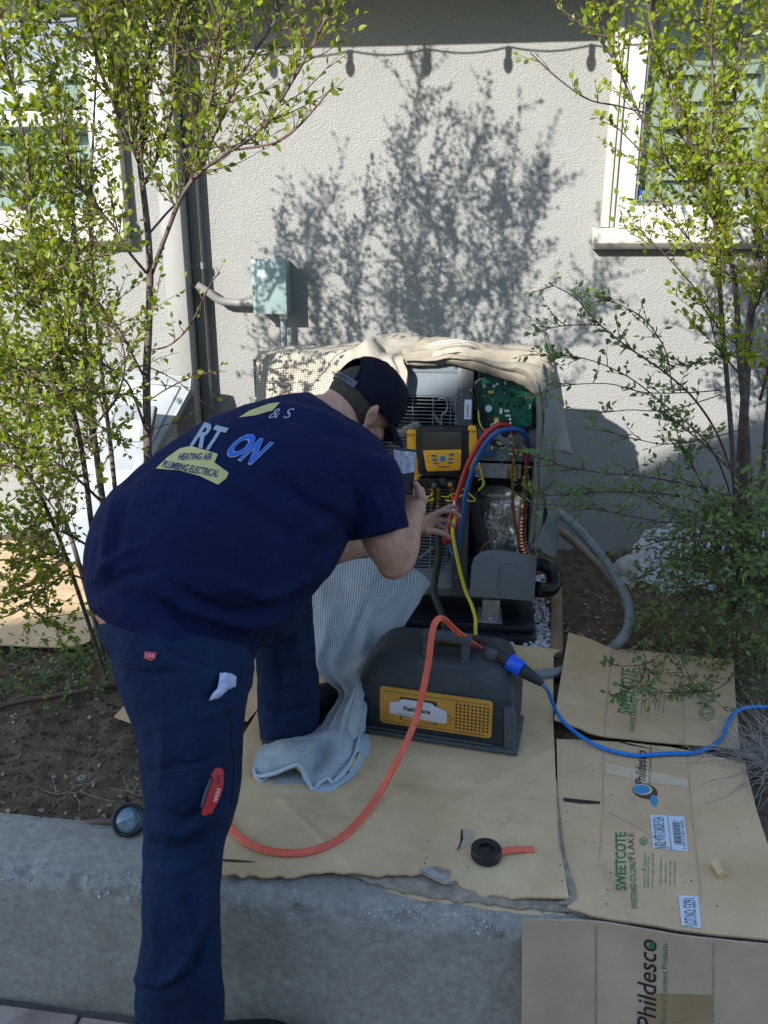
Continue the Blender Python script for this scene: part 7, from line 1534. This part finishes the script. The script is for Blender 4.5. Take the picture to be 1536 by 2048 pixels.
mbx = MB(); mbx.v = list(gc2.lv); mbx.f = list(gc2.lf); mbx.add(gc2.tw.v, gc2.tw.f)
me.from_pydata([tuple(v) for v in mbx.v], [], mbx.f); tag(link('ground_cover', me, m_leafD), 'low green sprouts on the soil under the bushes', 'ground cover', kind='stuff')
# soil clods
cl = MB(); rr = random.Random(51)
for _ in range(2600):
    if rr.random() < .75: q = G(rr.uniform(-250, 560), rr.uniform(1290, 1690) , .34)
    else: q = G(rr.uniform(1100, 1600), rr.uniform(1120, 1330), .345)
    kk = (q - KERB.p0).dot(KERB.W)
    if kk < .19: continue
    s_ = rr.choice((.003, .004, .005, .008)) * rr.uniform(.6, 1.3); q.z = soil_z(q.x, q.y) + s_ * .2; rock(cl, q, s_, rr)
tag(cl.build('soil_clods', m_clod, None), 'small clods and grit lying on the soil', 'soil clods', kind='stuff')
# big curled dry leaves
for (x, y, s_, l) in ((108, 1340, .034, 'brown curled dry leaf on the soil under the left bushes'), (1385, 1305, .032, 'round brown dry leaf at the foot of the shaded shrub'), (1290, 1225, .028, 'curled dry leaf beside the grey flexible conduit'), (1350, 1210, .03, 'pale folded dry leaf under the right shrub'), (1398, 1275, .026, 'tan dry leaf resting on dark soil at right')):
    c = G(x, y, .36); c.z = soil_z(c.x, c.y) + .012; a = rr.uniform(0, 6); X_ = Vector((math.cos(a), math.sin(a), 0)) * s_; Y_ = Vector((-math.sin(a), math.cos(a), 0)) * s_ * .6; Zv = Vector((0, 0, s_))
    o = patch([[c - X_ + Zv * .3, c - X_ * .5 - Y_ * .3 + Zv * .1, c - Y_ * .2, c + X_ * .6 - Y_ * .2 + Zv * .2, c + X_ + Zv * .3], [c - X_ * .95, c - X_ * .4 + Zv * -.1, c - Zv * .15, c + X_ * .5 - Zv * .1, c + X_ * 1.05 + Zv * .1], [c - X_ + Zv * .25, c - X_ * .5 + Y_ + Zv * .3, c + Y_ * 1.2 + Zv * .4, c + X_ * .6 + Y_ + Zv * .35, c + X_ + Zv * .2]], 'dry_leaf', m_dryleaf, None, n=3, thick=.0006, wrinkle=.003, wscale=60); tag(o, l, 'leaf', 'large dry leaves on the soil')
# straw tufts
def tuft(name, base, n, L, mat, label, cat, seed, spread=1.0, lean=Vector((0, 0, 0)), rad=.0009):
    rr = random.Random(seed); b = MB()
    for _ in range(n):
        p0 = base + Vector((rr.gauss(0, .03 * spread), rr.gauss(0, .03 * spread), 0)); d = Vector((rr.gauss(0, .7), rr.gauss(0, .7), rr.uniform(.3, 1.0))) + lean; d.normalize(); l_ = L * rr.uniform(.5, 1.2); P = [p0]
        for k in range(4): d = (d + Vector((rr.gauss(0, .15), rr.gauss(0, .15), -.18))).normalized(); P.append(P[-1] + d * l_ / 4)
        for q in P: q.z = max(q.z, .36)
        b.tube(P, lambda t: rad * (1 - .6 * t), 4, caps=False)
    return tag(b.build(name, mat, None), label, cat, 'dry weeds on the soil' if cat == 'weed' else None)
tuft('dry_grass_clump', Vector((1.05, 1.74, .35)), 260, .22, m_straw2, 'grey dry grass clump spilling over the right edge of the carton', 'dry grass', 61, 1.6, Vector((-.25, -.1, .1)), .0011)
tuft('dry_weed', G(135, 1600, .335), 12, .11, m_straw, 'small dead weed with bent straws on the bare soil', 'weed', 62, .5, rad=.0009)
tuft('dry_weed', G(262, 1600, .335), 5, .12, m_straw, 'thin dry stem standing beside the spotlight', 'weed', 63, .3)
rr = random.Random(71)
for (a, b_, l) in (((1215, 1625), (1345, 1700), 'thin dry stem lying across the carton below the emblem'), ((1335, 1460), (1395, 1515), 'thin dry stem on the carton below the blue cord')):
    q0, q1 = G(a[0], a[1], .371), G(b_[0], b_[1], .371); b = MB(); b.tube([q0, q0.lerp(q1, .5) + Vector((.004, .006, .001)), q1], .0011, 5, smooth=4); tag(b.build('fallen_straw', m_straw, None), l, 'stem')
sc_ = MB(); rr = random.Random(72)
for _ in range(70):
    q = G(rr.uniform(1120, 1500), rr.uniform(1520, 1820), .370) if rr.random() < .7 else G(rr.uniform(480, 1100), rr.uniform(1500, 1740), .369); rock(sc_, q, rr.uniform(.0012, .003), rr)
tag(sc_.build('grit', m_clod, None), 'dark grit sprinkled over the cardboard sheets', 'grit', kind='stuff')

# ---- origins of single-mesh things at their base
bpy.context.view_layer.update()
for o in list(scene.objects):
    if o.type == 'MESH' and o.parent is None and o.data.users == 1 and o.location.length < 1e-6 and 'label' in o and not o.children:
        vs = [v.co for v in o.data.vertices]
        c = Vector(((min(v.x for v in vs) + max(v.x for v in vs)) / 2, (min(v.y for v in vs) + max(v.y for v in vs)) / 2, min(v.z for v in vs)))
        o.data.transform(Matrix.Translation(-c)); o.location = c
print('LEAVES', n1, n2, n3, n4)
